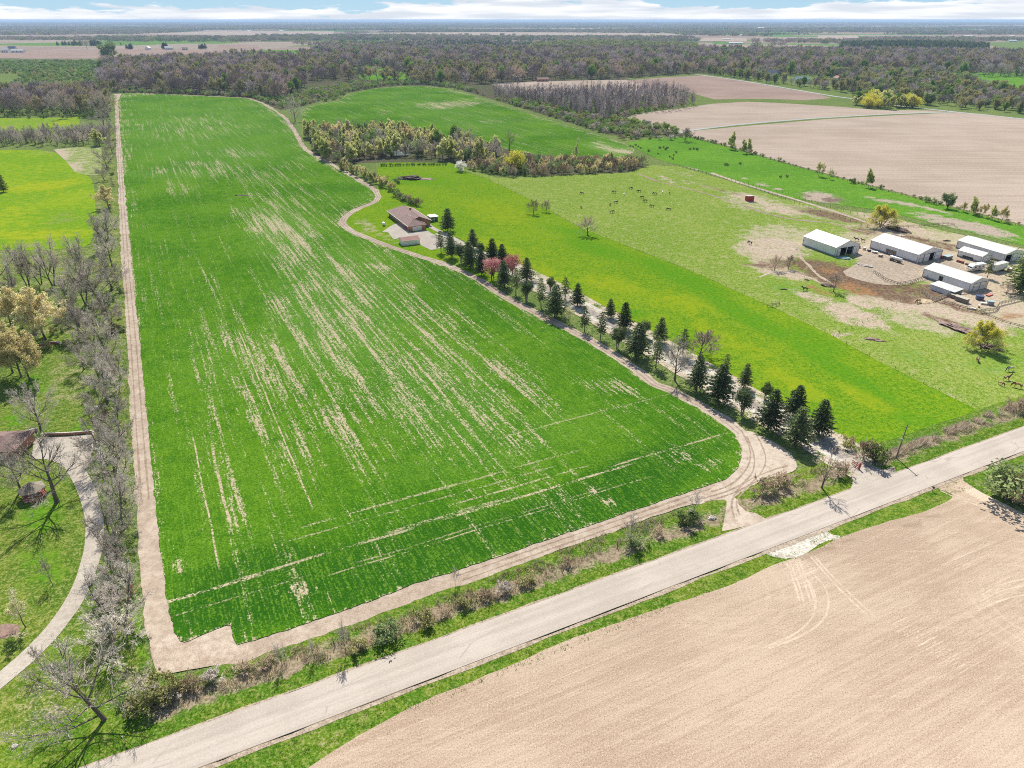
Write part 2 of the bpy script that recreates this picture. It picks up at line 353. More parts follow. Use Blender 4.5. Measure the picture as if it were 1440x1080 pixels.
# ------------------------------------------------------------------ sheets of ground
def chaikin(p, n=2):
    for _ in range(n):
        q = []
        for i in range(len(p)):
            a, b = p[i], p[(i+1) % len(p)]
            q.append((a[0]*.75+b[0]*.25, a[1]*.75+b[1]*.25)); q.append((a[0]*.25+b[0]*.75, a[1]*.25+b[1]*.75))
        p = q
    return p
def inside(pts, poly):
    poly = np.asarray(poly); x, y = pts[:, 0], pts[:, 1]; r = np.zeros(len(pts), bool); n = len(poly)
    for i in range(n):
        x1, y1 = poly[i]; x2, y2 = poly[(i+1) % n]
        c = (y1 > y) != (y2 > y)
        with np.errstate(divide='ignore', invalid='ignore'):
            r ^= c & (x < (x2-x1)*(y-y1)/(y2-y1+1e-30)+x1)
    return r
def blob(x, y, cx, cy, rx, ry, ang=0, s=1.0):
    a = R(ang); dx, dy = x-cx, y-cy
    u = (dx*math.cos(a)+dy*math.sin(a))/rx; v = (-dx*math.sin(a)+dy*math.cos(a))/ry
    d = np.sqrt(u*u+v*v); k = np.clip((1.35-d)/0.9, 0, 1); return s*k*k*(3-2*k)
def sheet(name, poly, z, mat, step=0, jit=0.0, attrs=None, smooth=0, seg=0.02, skirt=0.0, world=False):
    """one ground sheet from an outline; edges roughened, inner points carry patch attributes"""
    if smooth: poly = chaikin(poly, smooth)
    W = [Vector(p) if world else Vector(g(*p)) for p in poly]
    B = []
    for i in range(len(W)):
        a, b = W[i], W[(i+1) % len(W)]; L = (b-a).length; d = max((a.length+b.length)/2, 80)
        n = max(1, min(400, int(L/(d*seg)))) if jit or step else 1
        for k in range(n): B.append(a.lerp(b, k/n))
    if jit:
        N = len(B); out = []
        for i, p in enumerate(B):
            tg = (B[(i+1) % N]-B[i-1])
            if tg.length < 1e-6: out.append(p); continue
            tg.normalize(); nrm = Vector((tg.y, -tg.x)); d = max(1.0, p.length/250)
            q = Vector((p.x, p.y, z*37+3))
            k = mnoise.noise(q*0.15)*1.2 + mnoise.noise(q*0.6)*0.7 + random.uniform(-.35, .35)
            out.append(p+nrm*k*jit*min(d, 3))
        B = out
    pts = [tuple(p) for p in B]; nb = len(pts)
    if step:
        pp = np.array([px(*p) for p in pts]); x0, y0 = np.maximum(pp.min(0), (-300, 30)); x1, y1 = np.minimum(pp.max(0), (1800, 1300))
        gx, gy = np.meshgrid(np.arange(x0, x1, step), np.arange(y0, y1, step)); q = np.stack([gx.ravel(), gy.ravel()], 1)
        q = q+rng.uniform(-.25, .25, q.shape)*step
        q = q[inside(q, pp)]
        pts += [g(*k) for k in q]
    r = delaunay_2d_cdt([Vector(p) for p in pts], [], [list(range(nb))], 1, 1e-5)
    vs, fs = r[0], r[2]
    V = [(v.x, v.y, z) for v in vs]; F = [tuple(f) for f in fs]
    # winding up
    F2 = []
    for f in F:
        a, b, c = (Vector(V[f[0]]), Vector(V[f[1]]), Vector(V[f[2]]))
        F2.append(f if (b-a).cross(c-a).z > 0 else f[::-1])
    if skirt:
        loop = [i for i in range(nb)]; base = len(V)
        V += [(pts[i][0], pts[i][1], z-skirt) for i in loop]
        V += [(pts[i][0], pts[i][1], z) for i in loop]
        ar = sum(pts[i][0]*pts[(i+1) % nb][1]-pts[(i+1) % nb][0]*pts[i][1] for i in range(nb))
        for i in range(nb):
            j = (i+1) % nb; q = (base+i, base+j, base+nb+j, base+nb+i); F2.append(q if ar > 0 else q[::-1])
    me = bpy.data.meshes.new(name); me.from_pydata(V, [], F2); me.materials.append(mat); me.update()
    if attrs:
        if 'bare' in attrs:
            eg = np.zeros(len(V), np.float32); eg[:nb] = 1; at = me.attributes.new('edge', 'FLOAT', 'POINT'); at.data.foreach_set('value', eg)
        A = np.array(V); xs, ys = px(A[:, 0], np.maximum(A[:, 1], 20.0))
        for an, fn in attrs.items():
            vals = np.asarray(fn(xs, ys), dtype=np.float32)+np.zeros(len(V), np.float32)
            at = me.attributes.new(an, 'FLOAT', 'POINT'); at.data.foreach_set('value', vals.astype(np.float32))
    return tag(link(name, me), kind='structure')
def blobs(lst, base=0.0):
    def f(x, y):
        r = np.full_like(x, base, dtype=float)
        for b in lst: r = np.maximum(r, blob(x, y, *b))
        return r
    return f
def ribbon_poly(pts, w):
    """outline of a strip of width w metres along a photo polyline"""
    W = [Vector(g(*p)) for p in pts]; L, Rr = [], []
    for i, p in enumerate(W):
        d = (W[min(i+1, len(W)-1)]-W[max(i-1, 0)]).normalized(); n = Vector((-d.y, d.x))
        ww = w[i] if isinstance(w, (list, tuple)) else w
        L.append(tuple(p+n*ww/2)); Rr.append(tuple(p-n*ww/2))
    return L+Rr[::-1]
def spline(pts, n=6):
    P = [pts[0]]+list(pts)+[pts[-1]]; out = []
    for i in range(1, len(P)-2):
        for k in range(n):
            t = k/n; a, b, c, d = P[i-1], P[i], P[i+1], P[i+2]
            out.append(tuple(0.5*((2*b[j])+(-a[j]+c[j])*t+(2*a[j]-5*b[j]+4*c[j]-d[j])*t*t+(-a[j]+3*b[j]-3*c[j]+d[j])*t**3) for j in (0, 1)))
    out.append(pts[-1]); return out

# the plain to the horizon, in one sheet
me = bpy.data.meshes.new('ground'); S = 70000.0
me.from_pydata([(-S, -2000, -0.3), (S, -2000, -0.3), (S, S, -0.3), (-S, S, -0.3)], [], [(0, 1, 2, 3)]); me.materials.append(M['far_ground'])
tag(link('ground', me), kind='structure')
sheet('meadow', [(-700, -60), (700, -60), (1600, 600), (1900, 1500), (1400, 1750), (-1500, 1750), (-1500, 600)], -0.1, M['meadow'], world=True)

FIELD = [(165, 132), (168, 170), (172, 220), (177, 280), (186, 380), (197, 480), (208, 600), (218, 700), (228, 800), (238, 866), (246, 893), (256, 905), (270, 900), (292, 891), (308, 884), (321, 879),
         (325, 880), (331, 909), (337, 908), (498, 854), (598, 816), (640, 804), (755, 764), (870, 725), (973, 690), (1005, 680), (1022, 673), (1036, 662), (1043, 645), (1042, 627), (1033, 611), (1019, 599), (1000, 586),
         (973, 570), (933, 550), (913, 543), (896, 528), (858, 502), (820, 478), (758, 447), (735, 435), (700, 417), (669, 395), (642, 382), (615, 371), (585, 362), (558, 353), (527, 342), (500, 331), (484, 323), (475, 314), (479, 306),
         (490, 298), (502, 292), (516, 287), (524, 283), (528, 277), (524, 268), (515, 262), (504, 256), (493, 249), (482, 242), (470, 236), (458, 228), (435, 217), (425, 210), (418, 197), (411, 184), (400, 167), (388, 158), (378, 151), (362, 143),
         (347, 138), (307, 136), (240, 133), (190, 131)]
BARE = [(359, 315, 14, 10), (402, 318, 22, 12), (427, 334, 20, 13), (414, 370, 15, 12), (399, 373, 13, 14), (445, 392, 18, 18), (469, 416, 18, 16), (424, 413, 16, 14), (393, 428, 16, 14),
        (414, 465, 16, 26), (454, 453, 16, 22), (494, 453, 16, 20), (512, 416, 22, 16), (491, 386, 18, 14), (530, 376, 20, 5), (579, 402, 20, 5), (466, 477, 14, 18), (494, 523, 16, 26), (540, 526, 18, 28),
        (564, 554, 16, 22), (586, 581, 16, 22), (610, 615, 16, 18), (601, 477, 16, 14), (631, 505, 18, 18), (662, 526, 18, 18), (699, 520, 16, 14), (616, 538, 16, 16), (372, 471, 9, 12), (387, 495, 9, 20),
        (320, 480, 12, 14), (344, 553, 9, 26), (356, 593, 9, 20), (475, 593, 12, 22), (491, 618, 10, 18), (518, 566, 12, 20)]
BARE = [(b[0], b[1], b[3]*1.9, b[2]*.85, 52 if b[2] <= b[3]*1.6 else 0, 0.62) if b[2] <= b[3]*1.6 else (b[0], b[1], b[2], b[3], 0, .66) for b in BARE]
BARE += [(470, 430, 120, 60, 52, .46), (590, 520, 130, 75, 48, .46), (400, 330, 70, 40, 50, .50), (640, 600, 110, 60, 40, .36), (350, 520, 110, 40, 70, .33), (720, 560, 90, 50, 40, .38), (560, 480, 230, 120, 45, .33), (420, 300, 120, 60, 45, .30), (300, 560, 60, 160, -10, .26)]
BARE += [(300, 886, 26, 7, -15, .62), (262, 900, 14, 6, 0, .45), (251, 797, 14, 13, 0, .66), (857, 706, 12, 6, 20, .9), (835, 690, 6, 8, 30, .7), (341, 276, 14, 1.6, 0, 1.0), (640, 330, 6, 3, 0, .0), (715, 575, 60, 40, 30, .42), (640, 620, 50, 40, 30, .42), (520, 640, 60, 40, 20, .36), (420, 640, 40, 60, 0, .36),
         (300, 560, 20, 80, 0, .30), (330, 700, 20, 60, 0, .38), (420, 830, 40, 12, -15, .35), (300, 240, 90, 12, 0, .36), (330, 215, 60, 8, 0, .4), (250, 265, 26, 14, 0, .42), (225, 240, 26, 5, 0, .5), (285, 230, 50, 5, 0, .45), (370, 250, 40, 20, 0, .36),
         (860, 545, 50, 12, 10, .5), (905, 530, 25, 8, 20, .55), (740, 620, 40, 20, 10, .45), (690, 690, 60, 14, -15, .36), (960, 640, 30, 16, -15, .4), (1000, 655, 22, 10, -15, .5), (880, 575, 40, 10, 10, .4), (540, 380, 14, 6, 0, .6), (570, 300, 1, 1, 0, 0),
         (270, 180, 90, 20, 0, .33), (340, 300, 30, 10, 0, .4), (560, 470, 60, 60, 0, .4), (440, 520, 60, 60, 0, .38), (480, 560, 90, 70, 0, .34), (660, 570, 70, 40, 20, .42), (290, 420, 20, 60, 0, .28)]
sheet('crop_field', FIELD, 0.16, M['crop'], step=7, jit=0.3, seg=0.006, skirt=0.16, smooth=1,
      attrs={'bare': blobs(BARE, 0.06), 'pale': blobs([(290, 190, 160, 60, 0, .5), (300, 215, 140, 14, 0, .55), (250, 245, 100, 8, 0, .5), (300, 165, 120, 25, 0, .35), (400, 330, 60, 50, 0, .5), (480, 440, 120, 110, 30, .55), (620, 560, 130, 80, 30, .45), (700, 630, 200, 40, -15, .3), (440, 224, 30, 5, 0, .8), (300, 500, 60, 60, 0, .25)]),
             'deep': blobs([(360, 830, 150, 60, -18, 1.0), (560, 790, 200, 50, -19, 1.0), (800, 720, 200, 40, -19, 1.0), (900, 660, 120, 30, -18, .9), (430, 830, 160, 40, -18, .9), (700, 760, 200, 26, -19, .9), (280, 860, 40, 40, 0, .8), (980, 610, 60, 30, 20, .6), (900, 680, 120, 20, -18, .7), (640, 400, 90, 25, 28, .6), (540, 320, 80, 30, 20, .4)])})
# bare margin and farm track all round the crop
def offset(poly, d):
    W = [Vector(g(*p)) for p in poly]; N = len(W); out = []
    ar = sum(W[i].x*W[(i+1) % N].y-W[(i+1) % N].x*W[i].y for i in range(N)); s = 1 if ar > 0 else -1
    for i in range(N):
        tg = (W[(i+1) % N]-W[i-1]).normalized(); out.append(tuple(W[i]+Vector((tg.y, -tg.x))*s*d))
    return out
MARGIN = [p for p in FIELD if not (262 < p[0] < 335 and 870 < p[1] < 920)]
sheet('dirt_track', offset(MARGIN, 4.1), 0.03, M['track'], world=True, step=12, jit=0.35, seg=0.012)
sheet('bare_corner', [(211, 912), (222, 948), (262, 944), (331, 931), (362, 916), (345, 898), (331, 906), (322, 880), (260, 896), (240, 890)], 0.045, M['dirt'], step=8, jit=0.4, attrs={'dry': blobs([(210, 930, 10, 30, 0, .5)])})
APRON = [(960, 711), (990, 690), (1020, 678), (1040, 655), (1046, 632), (1036, 608), (1060, 608), (1090, 625), (1122, 645), (1118, 662), (1092, 672), (1070, 677), (1048, 690), (1034, 698), (1040, 712), (1046, 722), (1070, 722), (1048, 730), (1022, 738), (1020, 728), (1026, 712), (1022, 701)]
sheet('dirt_apron', APRON, 0.05, M['dirt'], step=6, jit=0.9, smooth=2, attrs={'dry': blobs([(1050, 640, 6, 14, 20, .5), (1034, 712, 5, 14, -20, .5)])})
# shaded weedy strip between track and drive
DRIVE = spline([(1262, 670), (1232, 664), (1205, 651), (1150, 620), (1095, 589), (1040, 558), (990, 529), (940, 500), (890, 472), (840, 444), (790, 417), (740, 391), (700, 371), (660, 352), (628, 338), (608, 332)], 3)
sheet('weedy_strip', ribbon_poly([(p[0]+4, p[1]) for p in DRIVE[3:] if p[0] > 680], 15.0), 0.02, M['verge'], world=True, step=9, jit=0.5,
      attrs={'dry': blobs([(1100, 600, 80, 60, 30, .6), (900, 500, 160, 50, 28, .6)], .5), 'dirt': blobs([(1100, 610, 80, 50, 30, .7), (980, 540, 80, 40, 30, .66), (860, 470, 100, 40, 30, .64)], .58)})
sheet('house_lawn', [(540, 340), (600, 334), (640, 338), (690, 366), (704, 385), (696, 405), (669, 392), (642, 379), (615, 368), (585, 359), (558, 350), (530, 340)], -0.012, M['dandelion'], step=8,
      attrs={'lush': lambda x, y: 0*x+.2, 'deep': lambda x, y: 0*x+.2, 'dry': blobs([(560, 345, 20, 5, 10, .4), (640, 372, 30, 4, 25, .4)])})
sheet('drive', ribbon_poly(DRIVE, [9, 7]+[3.6]*(len(DRIVE)-2)), 0.06, M['gravel'], world=True, jit=0.08)
sheet('drive_border', ribbon_poly([(p[0]-9*(1-i/60), p[1]+5*(1-i/80)) for i, p in enumerate(DRIVE[4:])], 2.6), 0.05, M['white_gravel'], world=True, jit=0.3)
sheet('drive_border', ribbon_poly([(p[0]+12*(1-i/60), p[1]-7*(1-i/80)) for i, p in enumerate(DRIVE[4:])], 1.9), 0.045, M['white_gravel'], world=True, jit=0.3)

MOUTH = [(1184, 645), (1190, 652), (1195, 662), (1199, 676), (1195, 692), (1255, 674), (1247, 661), (1232, 659.5), (1218, 657.5), (1206, 650), (1197, 643)]
ENTRY = [(1022, 694), (1021, 712), (1021, 726), (1014, 748), (1080, 732), (1064, 722.5), (1049, 718.5), (1039, 710), (1033, 700), (1036, 688)]
sheet('drive_mouth', MOUTH, 0.062, M['concrete'], jit=.25)
sheet('field_entrance', ENTRY, 0.058, M['dirt'], jit=.4, step=6, attrs={'dry': lambda x, y: 0*x+.1})
EXC = [MOUTH, ENTRY, [(1180, 640), (1200, 640), (1255, 662), (1250, 680), (1195, 690)]]
M['rut'] = ground_mat('worn_rut', (0.27, 0.20, 0.14), (0.36, 0.28, 0.205), (0.45, 0.37, 0.28), (0.18, 0.13, 0.09), 0.4, 0.5, bump=0.3, fine_scale=3.5)
def world_ribbon(W, w):
    W = [Vector(p) for p in W]; L, Rr = [], []
    for i, p in enumerate(W):
        d = (W[min(i+1, len(W)-1)]-W[max(i-1, 0)]).normalized(); n = Vector((-d.y, d.x))*w/2; L.append(tuple(p+n)); Rr.append(tuple(p-n))
    return L+Rr[::-1]
for off_ in (1.3, 2.9):
    O_ = offset(MARGIN, off_); n_ = len(O_)
    k0 = max(range(n_), key=lambda i: -abs(MARGIN[i][0]-246)-abs(MARGIN[i][1]-893))
    sheet('wheel_rut', world_ribbon(O_[:k0-2], .38), 0.042+off_*.001, M['rut'], world=True, jit=.12, seg=.006)
    sheet('wheel_rut', world_ribbon([p for p, q in zip(O_[k0+3:], MARGIN[k0+3:])][2:], .38), 0.042+off_*.001, M['rut'], world=True, jit=.12, seg=.006)
for pl in ([(1032, 728), (1029, 706), (1040, 686), (1058, 664), (1060, 640), (1050, 614)], [(1040, 724), (1036, 706), (1050, 686), (1072, 662), (1076, 640), (1064, 612)], [(1000, 692), (1030, 680), (1052, 655), (1054, 630), (1042, 605)], [(985, 702), (1025, 690), (1060, 672), (1090, 660), (1108, 655)], [(990, 706), (1030, 694), (1066, 676), (1096, 664)]):
    sheet('wheel_rut', ribbon_poly(spline(pl, 6), .4), 0.066+random.random()*.003, M['rut'], world=True, jit=.12, seg=.006)
# the road and its shoulders
c0 = Vector(g(320, 1006)); c1 = Vector(g(1440, 600)); l0 = Vector(g(320, 1065)); l1 = Vector(g(1440, 631))
e = (c1-c0).normalized(); nrm = Vector((-e.y, e.x))
mid = (c0+l0.lerp(l1, 0.02))/2
wroad = abs((c0-l0).dot(nrm)); ctr = c0-nrm*wroad/2
def along(d, off): return tuple(ctr+e*d+nrm*off)
sheet('road', [along(-160, -wroad/2), along(700, -wroad/2), along(700, wroad/2), along(-160, wroad/2)], 0.07, M['road'], jit=0.05, world=True, seg=0.01)
sheet('shoulder', [along(-160, -wroad/2-0.9), along(700, -wroad/2-0.9), along(700, -wroad/2-0.1), along(-160, -wroad/2-0.1)], 0.055, M['yard'], jit=0.3, world=True, seg=0.008)
sheet('shoulder', [along(-160, wroad/2-0.1), along(700, wroad/2-0.1), along(700, wroad/2+0.45), along(-160, wroad/2+0.35)], 0.055, M['yard'], jit=0.25, world=True, seg=0.008)
def crack_mat():
    m, t = new_mat('tar_seam'); surf(t, diffuse(t, t.mix(t.noise(t.coords(), 3.0), (0.15, 0.115, 0.09), (0.26, 0.2, 0.16)))); return m
sheet('road_seam', [along(-160, -wroad/2+.02), along(700, -wroad/2+.02), along(700, -wroad/2+0.10), along(-160, -wroad/2+0.10)], 0.078, crack_mat(), jit=0.03, world=True, seg=0.01)
def off_band(x, y, lo, hi):
    u = (x-720)/FPX; v = (y-540)/FPX; t_ = HCAM/np.maximum(SP+v*CP, 1e-3); X = u*t_; Y = (CP-v*SP)*t_
    o = (X-ctr.x)*nrm.x+(Y-ctr.y)*nrm.y; k = np.clip((o-lo)/1.0, 0, 1)*np.clip((hi-o)/1.5, 0, 1); return k
# verges both sides
sheet('verge', [along(-160, wroad/2+.2), along(700, wroad/2+.2), along(700, 15), along(-160, 15)], 0.012, M['verge'], world=True, step=9, jit=0.3,
      attrs={'dry': lambda x, y: off_band(x, y, wroad/2+3.0, wroad/2+8.5)*.60*np.clip((x-185)/40, 0, 1)+.1, 'dirt': lambda x, y: 0*x})
sheet('verge', [along(-160, -wroad/2-.3), along(700, -wroad/2-.3), along(700, -15), along(-160, -15)], 0.012, M['verge'], world=True, step=9, jit=0.3,
      attrs={'dry': lambda x, y: 0*x+.18, 'dirt': blobs([(1118, 757, 44, 13, -20, 1.0), (1340, 676, 20, 12, 0, .8)], 0.0)})
TILL = [(300, 1180), (430, 1080), (531, 1019), (600, 985), (653, 963), (720, 935), (780, 908), (834, 888), (935, 853), (1040, 818), (1084, 797), (1110, 788), (1138, 776), (1189, 752), (1253, 733), (1310, 716), (1338, 702), (1338, 694), (1318, 688), (1310, 676), (1356, 662), (1352, 674), (1366, 684),
        (1387, 697), (1440, 722), (1540, 770), (1750, 900), (1900, 1300), (800, 1300)]
sheet('tilled_field', TILL, 0.02, M['tilled'], step=12, jit=0.25, smooth=1,
      attrs={'dark': blobs([(1160, 775, 90, 8, -20, .7), (1300, 730, 60, 8, -16, .7), (900, 890, 120, 10, -20, .5), (1290, 800, 160, 60, -20, .3), (1200, 1000, 200, 60, 20, .3), (760, 1000, 160, 30, -20, .3), (1400, 900, 60, 80, 0, .28)], .10), 'light': blobs([(1390, 700, 60, 10, 22, .8), (1130, 805, 40, 26, 50, .55), (1300, 900, 120, 20, 35, .45), (1380, 800, 60, 40, 0, .4), (760, 960, 200, 14, -20, .4), (1330, 870, 40, 8, -35, .55)], .06)})
sheet('gravel_patch', [(1085, 782), (1070, 772), (1100, 752), (1140, 744), (1152, 738), (1163, 740), (1168, 750), (1186, 755), (1160, 764), (1140, 776), (1110, 786)], 0.04, M['white_gravel'], jit=0.5, smooth=1)

M['tread'] = ground_mat('pressed_soil', (0.47, 0.375, 0.275), (0.545, 0.445, 0.335), (0.60, 0.50, 0.39), (0.34, 0.255, 0.18), 0.4, 0.4, bump=0.1, fine_scale=4.0)
def tread(pts, w=.4):
    sheet('tyre_track', ribbon_poly(spline(pts, 6), w), 0.026+random.random()*.004, M['tread'], world=True, jit=.07, seg=.004)
for dx_ in (0, 5, 13, 18):
    tread([(1106+dx_, 792-dx_*.35), (1112+dx_, 806), (1119+dx_*1.1, 826), (1124+dx_*1.2, 846)])
for dx_ in (0, 6):
    tread([(1140+dx_, 783), (1152+dx_, 797), (1168+dx_*1.2, 815), (1190+dx_*1.4, 838), (1222+dx_*1.5, 868)])
for dx_ in (0, 18):
    tread([(1128+dx_, 806+dx_*.2), (1142+dx_, 826), (1147+dx_, 846), (1143+dx_, 866), (1130+dx_*.9, 882), (1106+dx_*.7, 898), (1070+dx_*.6, 912)])
for dx_ in (0, 9, 22):
    tread([(1500, 812+dx_), (1440, 815+dx_), (1404, 824+dx_), (1380-dx_*.3, 838+dx_)], .3)
for dx_ in (0, 8):
    tread([(1322+dx_, 690), (1350+dx_*1.2, 702), (1390+dx_*1.3, 716), (1440+dx_*1.4, 734), (1500+dx_*1.5, 760)], .5)
# pastures on the right
DAND = [(531, 238), (536, 229), (580, 228), (632, 229), (641, 233), (648, 239), (683, 251), (735, 275), (780, 300), (824, 324), (858, 336), (900, 353), (958, 375), (1020, 402), (1100, 438), (1172, 473), (1230, 505), (1302, 541), (1391, 584), (1330, 608), (1275, 628), (1240, 640),
        (1215, 637), (1167, 612), (1130, 590), (1060, 550), (990, 510), (930, 475), (880, 448), (800, 408), (750, 385), (700, 360), (655, 340), (640, 333), (600, 335), (540, 345), (500, 330), (480, 313), (510, 291), (532, 280), (530, 262)]
sheet('dandelion_pasture', DAND, -0.02, M['dandelion'], step=8, jit=0.45, seg=0.015,
      attrs={'lush': blobs([(860, 400, 60, 14, 10, .62), (960, 425, 60, 16, 10, .6), (840, 430, 40, 14, 20, .62), (700, 300, 60, 20, 10, .55), (700, 350, 60, 14, 20, .6), (1010, 470, 60, 14, 28, .55), (1120, 540, 60, 16, 28, .65), (1220, 560, 60, 14, 28, .62), (1050, 490, 50, 14, 20, .5), (760, 380, 60, 12, 20, .55)], .22),
             'deep': blobs([(960, 390, 90, 14, 22, .6), (1060, 450, 120, 14, 27, .62), (1180, 520, 120, 14, 30, .62), (840, 350, 60, 12, 15, .6), (900, 440, 30, 6, 0, .6), (600, 255, 60, 8, 0, .5), (800, 325, 50, 8, 10, .55), (1290, 590, 60, 10, 10, .5), (1150, 480, 60, 16, 27, .55)], .14),
             'dry': blobs([(515, 318, 22, 12, 20, .5), (545, 335, 30, 8, 15, .4), (693, 237, 10, 3, 0, .5), (1230, 632, 50, 8, -20, .35)], 0.0)})
PAST = [(641, 235), (700, 250), (760, 249), (840, 243), (900, 238), (912, 232), (955, 234), (1030, 256), (1100, 279), (1160, 292), (1240, 302), (1330, 325), (1440, 350), (1640, 390), (1640, 520), (1440, 571), (1391, 584),
        (1302, 541), (1230, 505), (1172, 473), (1100, 438), (1020, 402), (958, 375), (900, 353), (858, 336), (824, 324), (780, 300), (735, 275), (683, 251)]
sheet('horse_pasture', PAST, -0.03, M['pasture'], step=5, seg=0.015,
      attrs={'lush': blobs([(1120, 410, 60, 8, 12, .5), (1290, 295, 40, 7, 5, .6), (1100, 400, 40, 8, 20, .45), (1400, 510, 60, 20, 0, .42), (1280, 500, 60, 14, 20, .40), (1260, 450, 30, 10, 0, .42)], .12),
             'dry': blobs([(900, 360, 70, 4, 25, .6), (1010, 405, 80, 5, 26, .6), (1130, 462, 80, 8, 28, .75), (1100, 335, 70, 24, 5, .62), (1060, 285, 60, 16, 10, .55), (1150, 300, 90, 10, 10, .6), (1300, 455, 90, 14, 10, .6), (1390, 350, 80, 30, 10, .9), (1300, 340, 140, 26, 12, .7), (1370, 400, 90, 50, 10, .85), (1290, 430, 110, 22, 12, .75), (1160, 340, 60, 14, 10, .6), (1420, 440, 50, 24, 10, .9), (1200, 440, 50, 12, 20, .75), (1250, 350, 90, 16, 15, .7), (960, 244, 50, 3, 15, .4), (1290, 545, 60, 6, 28, .5), (1340, 560, 60, 5, 28, .4)], .22),
             'dirt': blobs([(1085, 350, 60, 22, 5, .72), (1100, 382, 60, 10, 12, .7), (1200, 445, 60, 14, 18, .66), (1150, 420, 50, 8, 16, .6), (1090, 345, 44, 14, 5, .7), (1080, 372, 34, 7, 10, .75), (1050, 278, 36, 7, 14, .68), (1100, 295, 40, 8, 12, .68), (1250, 365, 70, 16, 15, .85), (1260, 315, 80, 9, 15, .7), (1210, 425, 26, 10, 20, .75), (1150, 392, 34, 4, 18, .8), (1290, 430, 60, 12, 10, .75), (1380, 450, 60, 10, 20, .7), (1380, 325, 60, 12, 12, .7), (1425, 440, 30, 16, 0, .7), (1180, 470, 20, 4, 0, .8), (1260, 380, 60, 10, 15, .9), (1340, 420, 60, 20, 10, .75), (1300, 350, 130, 24, 14, .62), (1380, 400, 70, 40, 14, .62), (1240, 420, 50, 14, 14, .6), (1330, 440, 90, 16, 14, .62), (938, 252, 26, 3, 25, .6), (985, 260, 40, 2.5, 14, .6)], .05),
             'muck': blobs([(1195, 393, 90, 20, 16, .82), (1145, 374, 44, 11, 12, .72), (1245, 412, 60, 10, 16, .74), (1300, 410, 50, 10, 14, .7), (1165, 303, 60, 6, 12, .66), (1300, 338, 80, 5, 12, .62), (1075, 374, 40, 5, 8, .55), (1330, 452, 50, 6, 18, .58), (1190, 392, 70, 18, 14, .66), (1150, 378, 40, 12, 14, .6), (1250, 405, 60, 10, 14, .66), (1280, 412, 60, 8, 14, .6), (1110, 372, 50, 8, 5, .55), (1180, 305, 60, 7, 12, .6), (1320, 345, 60, 6, 12, .58), (1220, 400, 90, 12, 14, .66), (1350, 432, 60, 7, 14, .56), (1170, 390, 34, 10, 14, .8), (1210, 388, 44, 11, 14, .8), (1150, 372, 30, 8, 15, .62), (1230, 400, 40, 7, 14, .7), (1125, 370, 24, 8, 5, .58), (1160, 300, 34, 5, 14, .62), (1185, 307, 26, 4, 10, .6), (1215, 325, 28, 6, 10, .62), (1300, 405, 26, 8, 10, .65), (1340, 458, 24, 7, 20, .8), (1375, 478, 16, 7, 0, .66), (1255, 322, 20, 4, 10, .6), (1010, 266, 60, 1.8, 14, .6), (1290, 335, 60, 4, 12, .55), (1260, 412, 30, 6, 10, .55)], 0.0),
             'rust': blobs([(1200, 405, 44, 9, 14, .62), (1165, 380, 20, 5, 12, .6), (1150, 408, 26, 6, 20, .5), (1190, 375, 30, 3, 10, .5), (1420, 445, 26, 8, 0, .55)], 0.0)})
for pl, w_ in (([(898, 244), (922, 254), (962, 264), (1002, 275), (1047, 289), (1077, 300), (1121, 309), (1170, 313)], 2.0), ([(1168, 314), (1200, 322), (1235, 330), (1275, 336)], 2.2)):
    sheet('horse_path', ribbon_poly(spline(pl, 5), w_), 0.0, M['rut'], world=True, jit=.5)
for pl in ([(1122, 349), (1100, 353), (1070, 350), (1040, 345)], [(1123, 350), (1127, 362), (1140, 376), (1152, 388), (1176, 402)], [(1120, 347), (1100, 340), (1075, 334)], [(1068, 390), (1085, 383), (1110, 384), (1140, 391), (1160, 402)]):
    sheet('horse_path', ribbon_poly(spline(pl, 5), 1.5), 0.002, M['track'], world=True, jit=.4)
YARD = [(1180, 385), (1202, 372), (1215, 356), (1232, 356), (1290, 372), (1330, 366), (1350, 372), (1362, 384), (1384, 398), (1365, 398), (1310, 380), (1300, 388), (1282, 399), (1255, 402), (1220, 398)]
sheet('gravel_yard', YARD, 0.03, M['yard'], jit=0.4, smooth=1)
sheet('strip_pasture', [(880, 202), (905, 196), (965, 192), (1027, 208), (1100, 229), (1200, 256), (1300, 282), (1440, 319), (1640, 372), (1640, 396), (1440, 345), (1330, 318), (1240, 296), (1160, 285), (1100, 276), (1030, 253), (955, 232), (930, 226)], -0.015, M['strip'], step=6, seg=0.015,
      attrs={'dirt': blobs([(1155, 278, 34, 9, 8, .8), (1080, 262, 20, 2, 14, .8), (1050, 252, 18, 1.6, 14, .8), (975, 237, 14, 1.5, 10, .7), (1250, 283, 40, 2.5, 12, .75), (1300, 292, 50, 2.5, 14, .75), (1380, 322, 60, 9, 14, .75), (1200, 300, 60, 4, 14, .8), (1330, 312, 60, 8, 14, .7)], .08),
             'muck': blobs([(1172, 281, 20, 6, 0, .7), (1130, 274, 16, 3, 12, .6)], 0.0)})
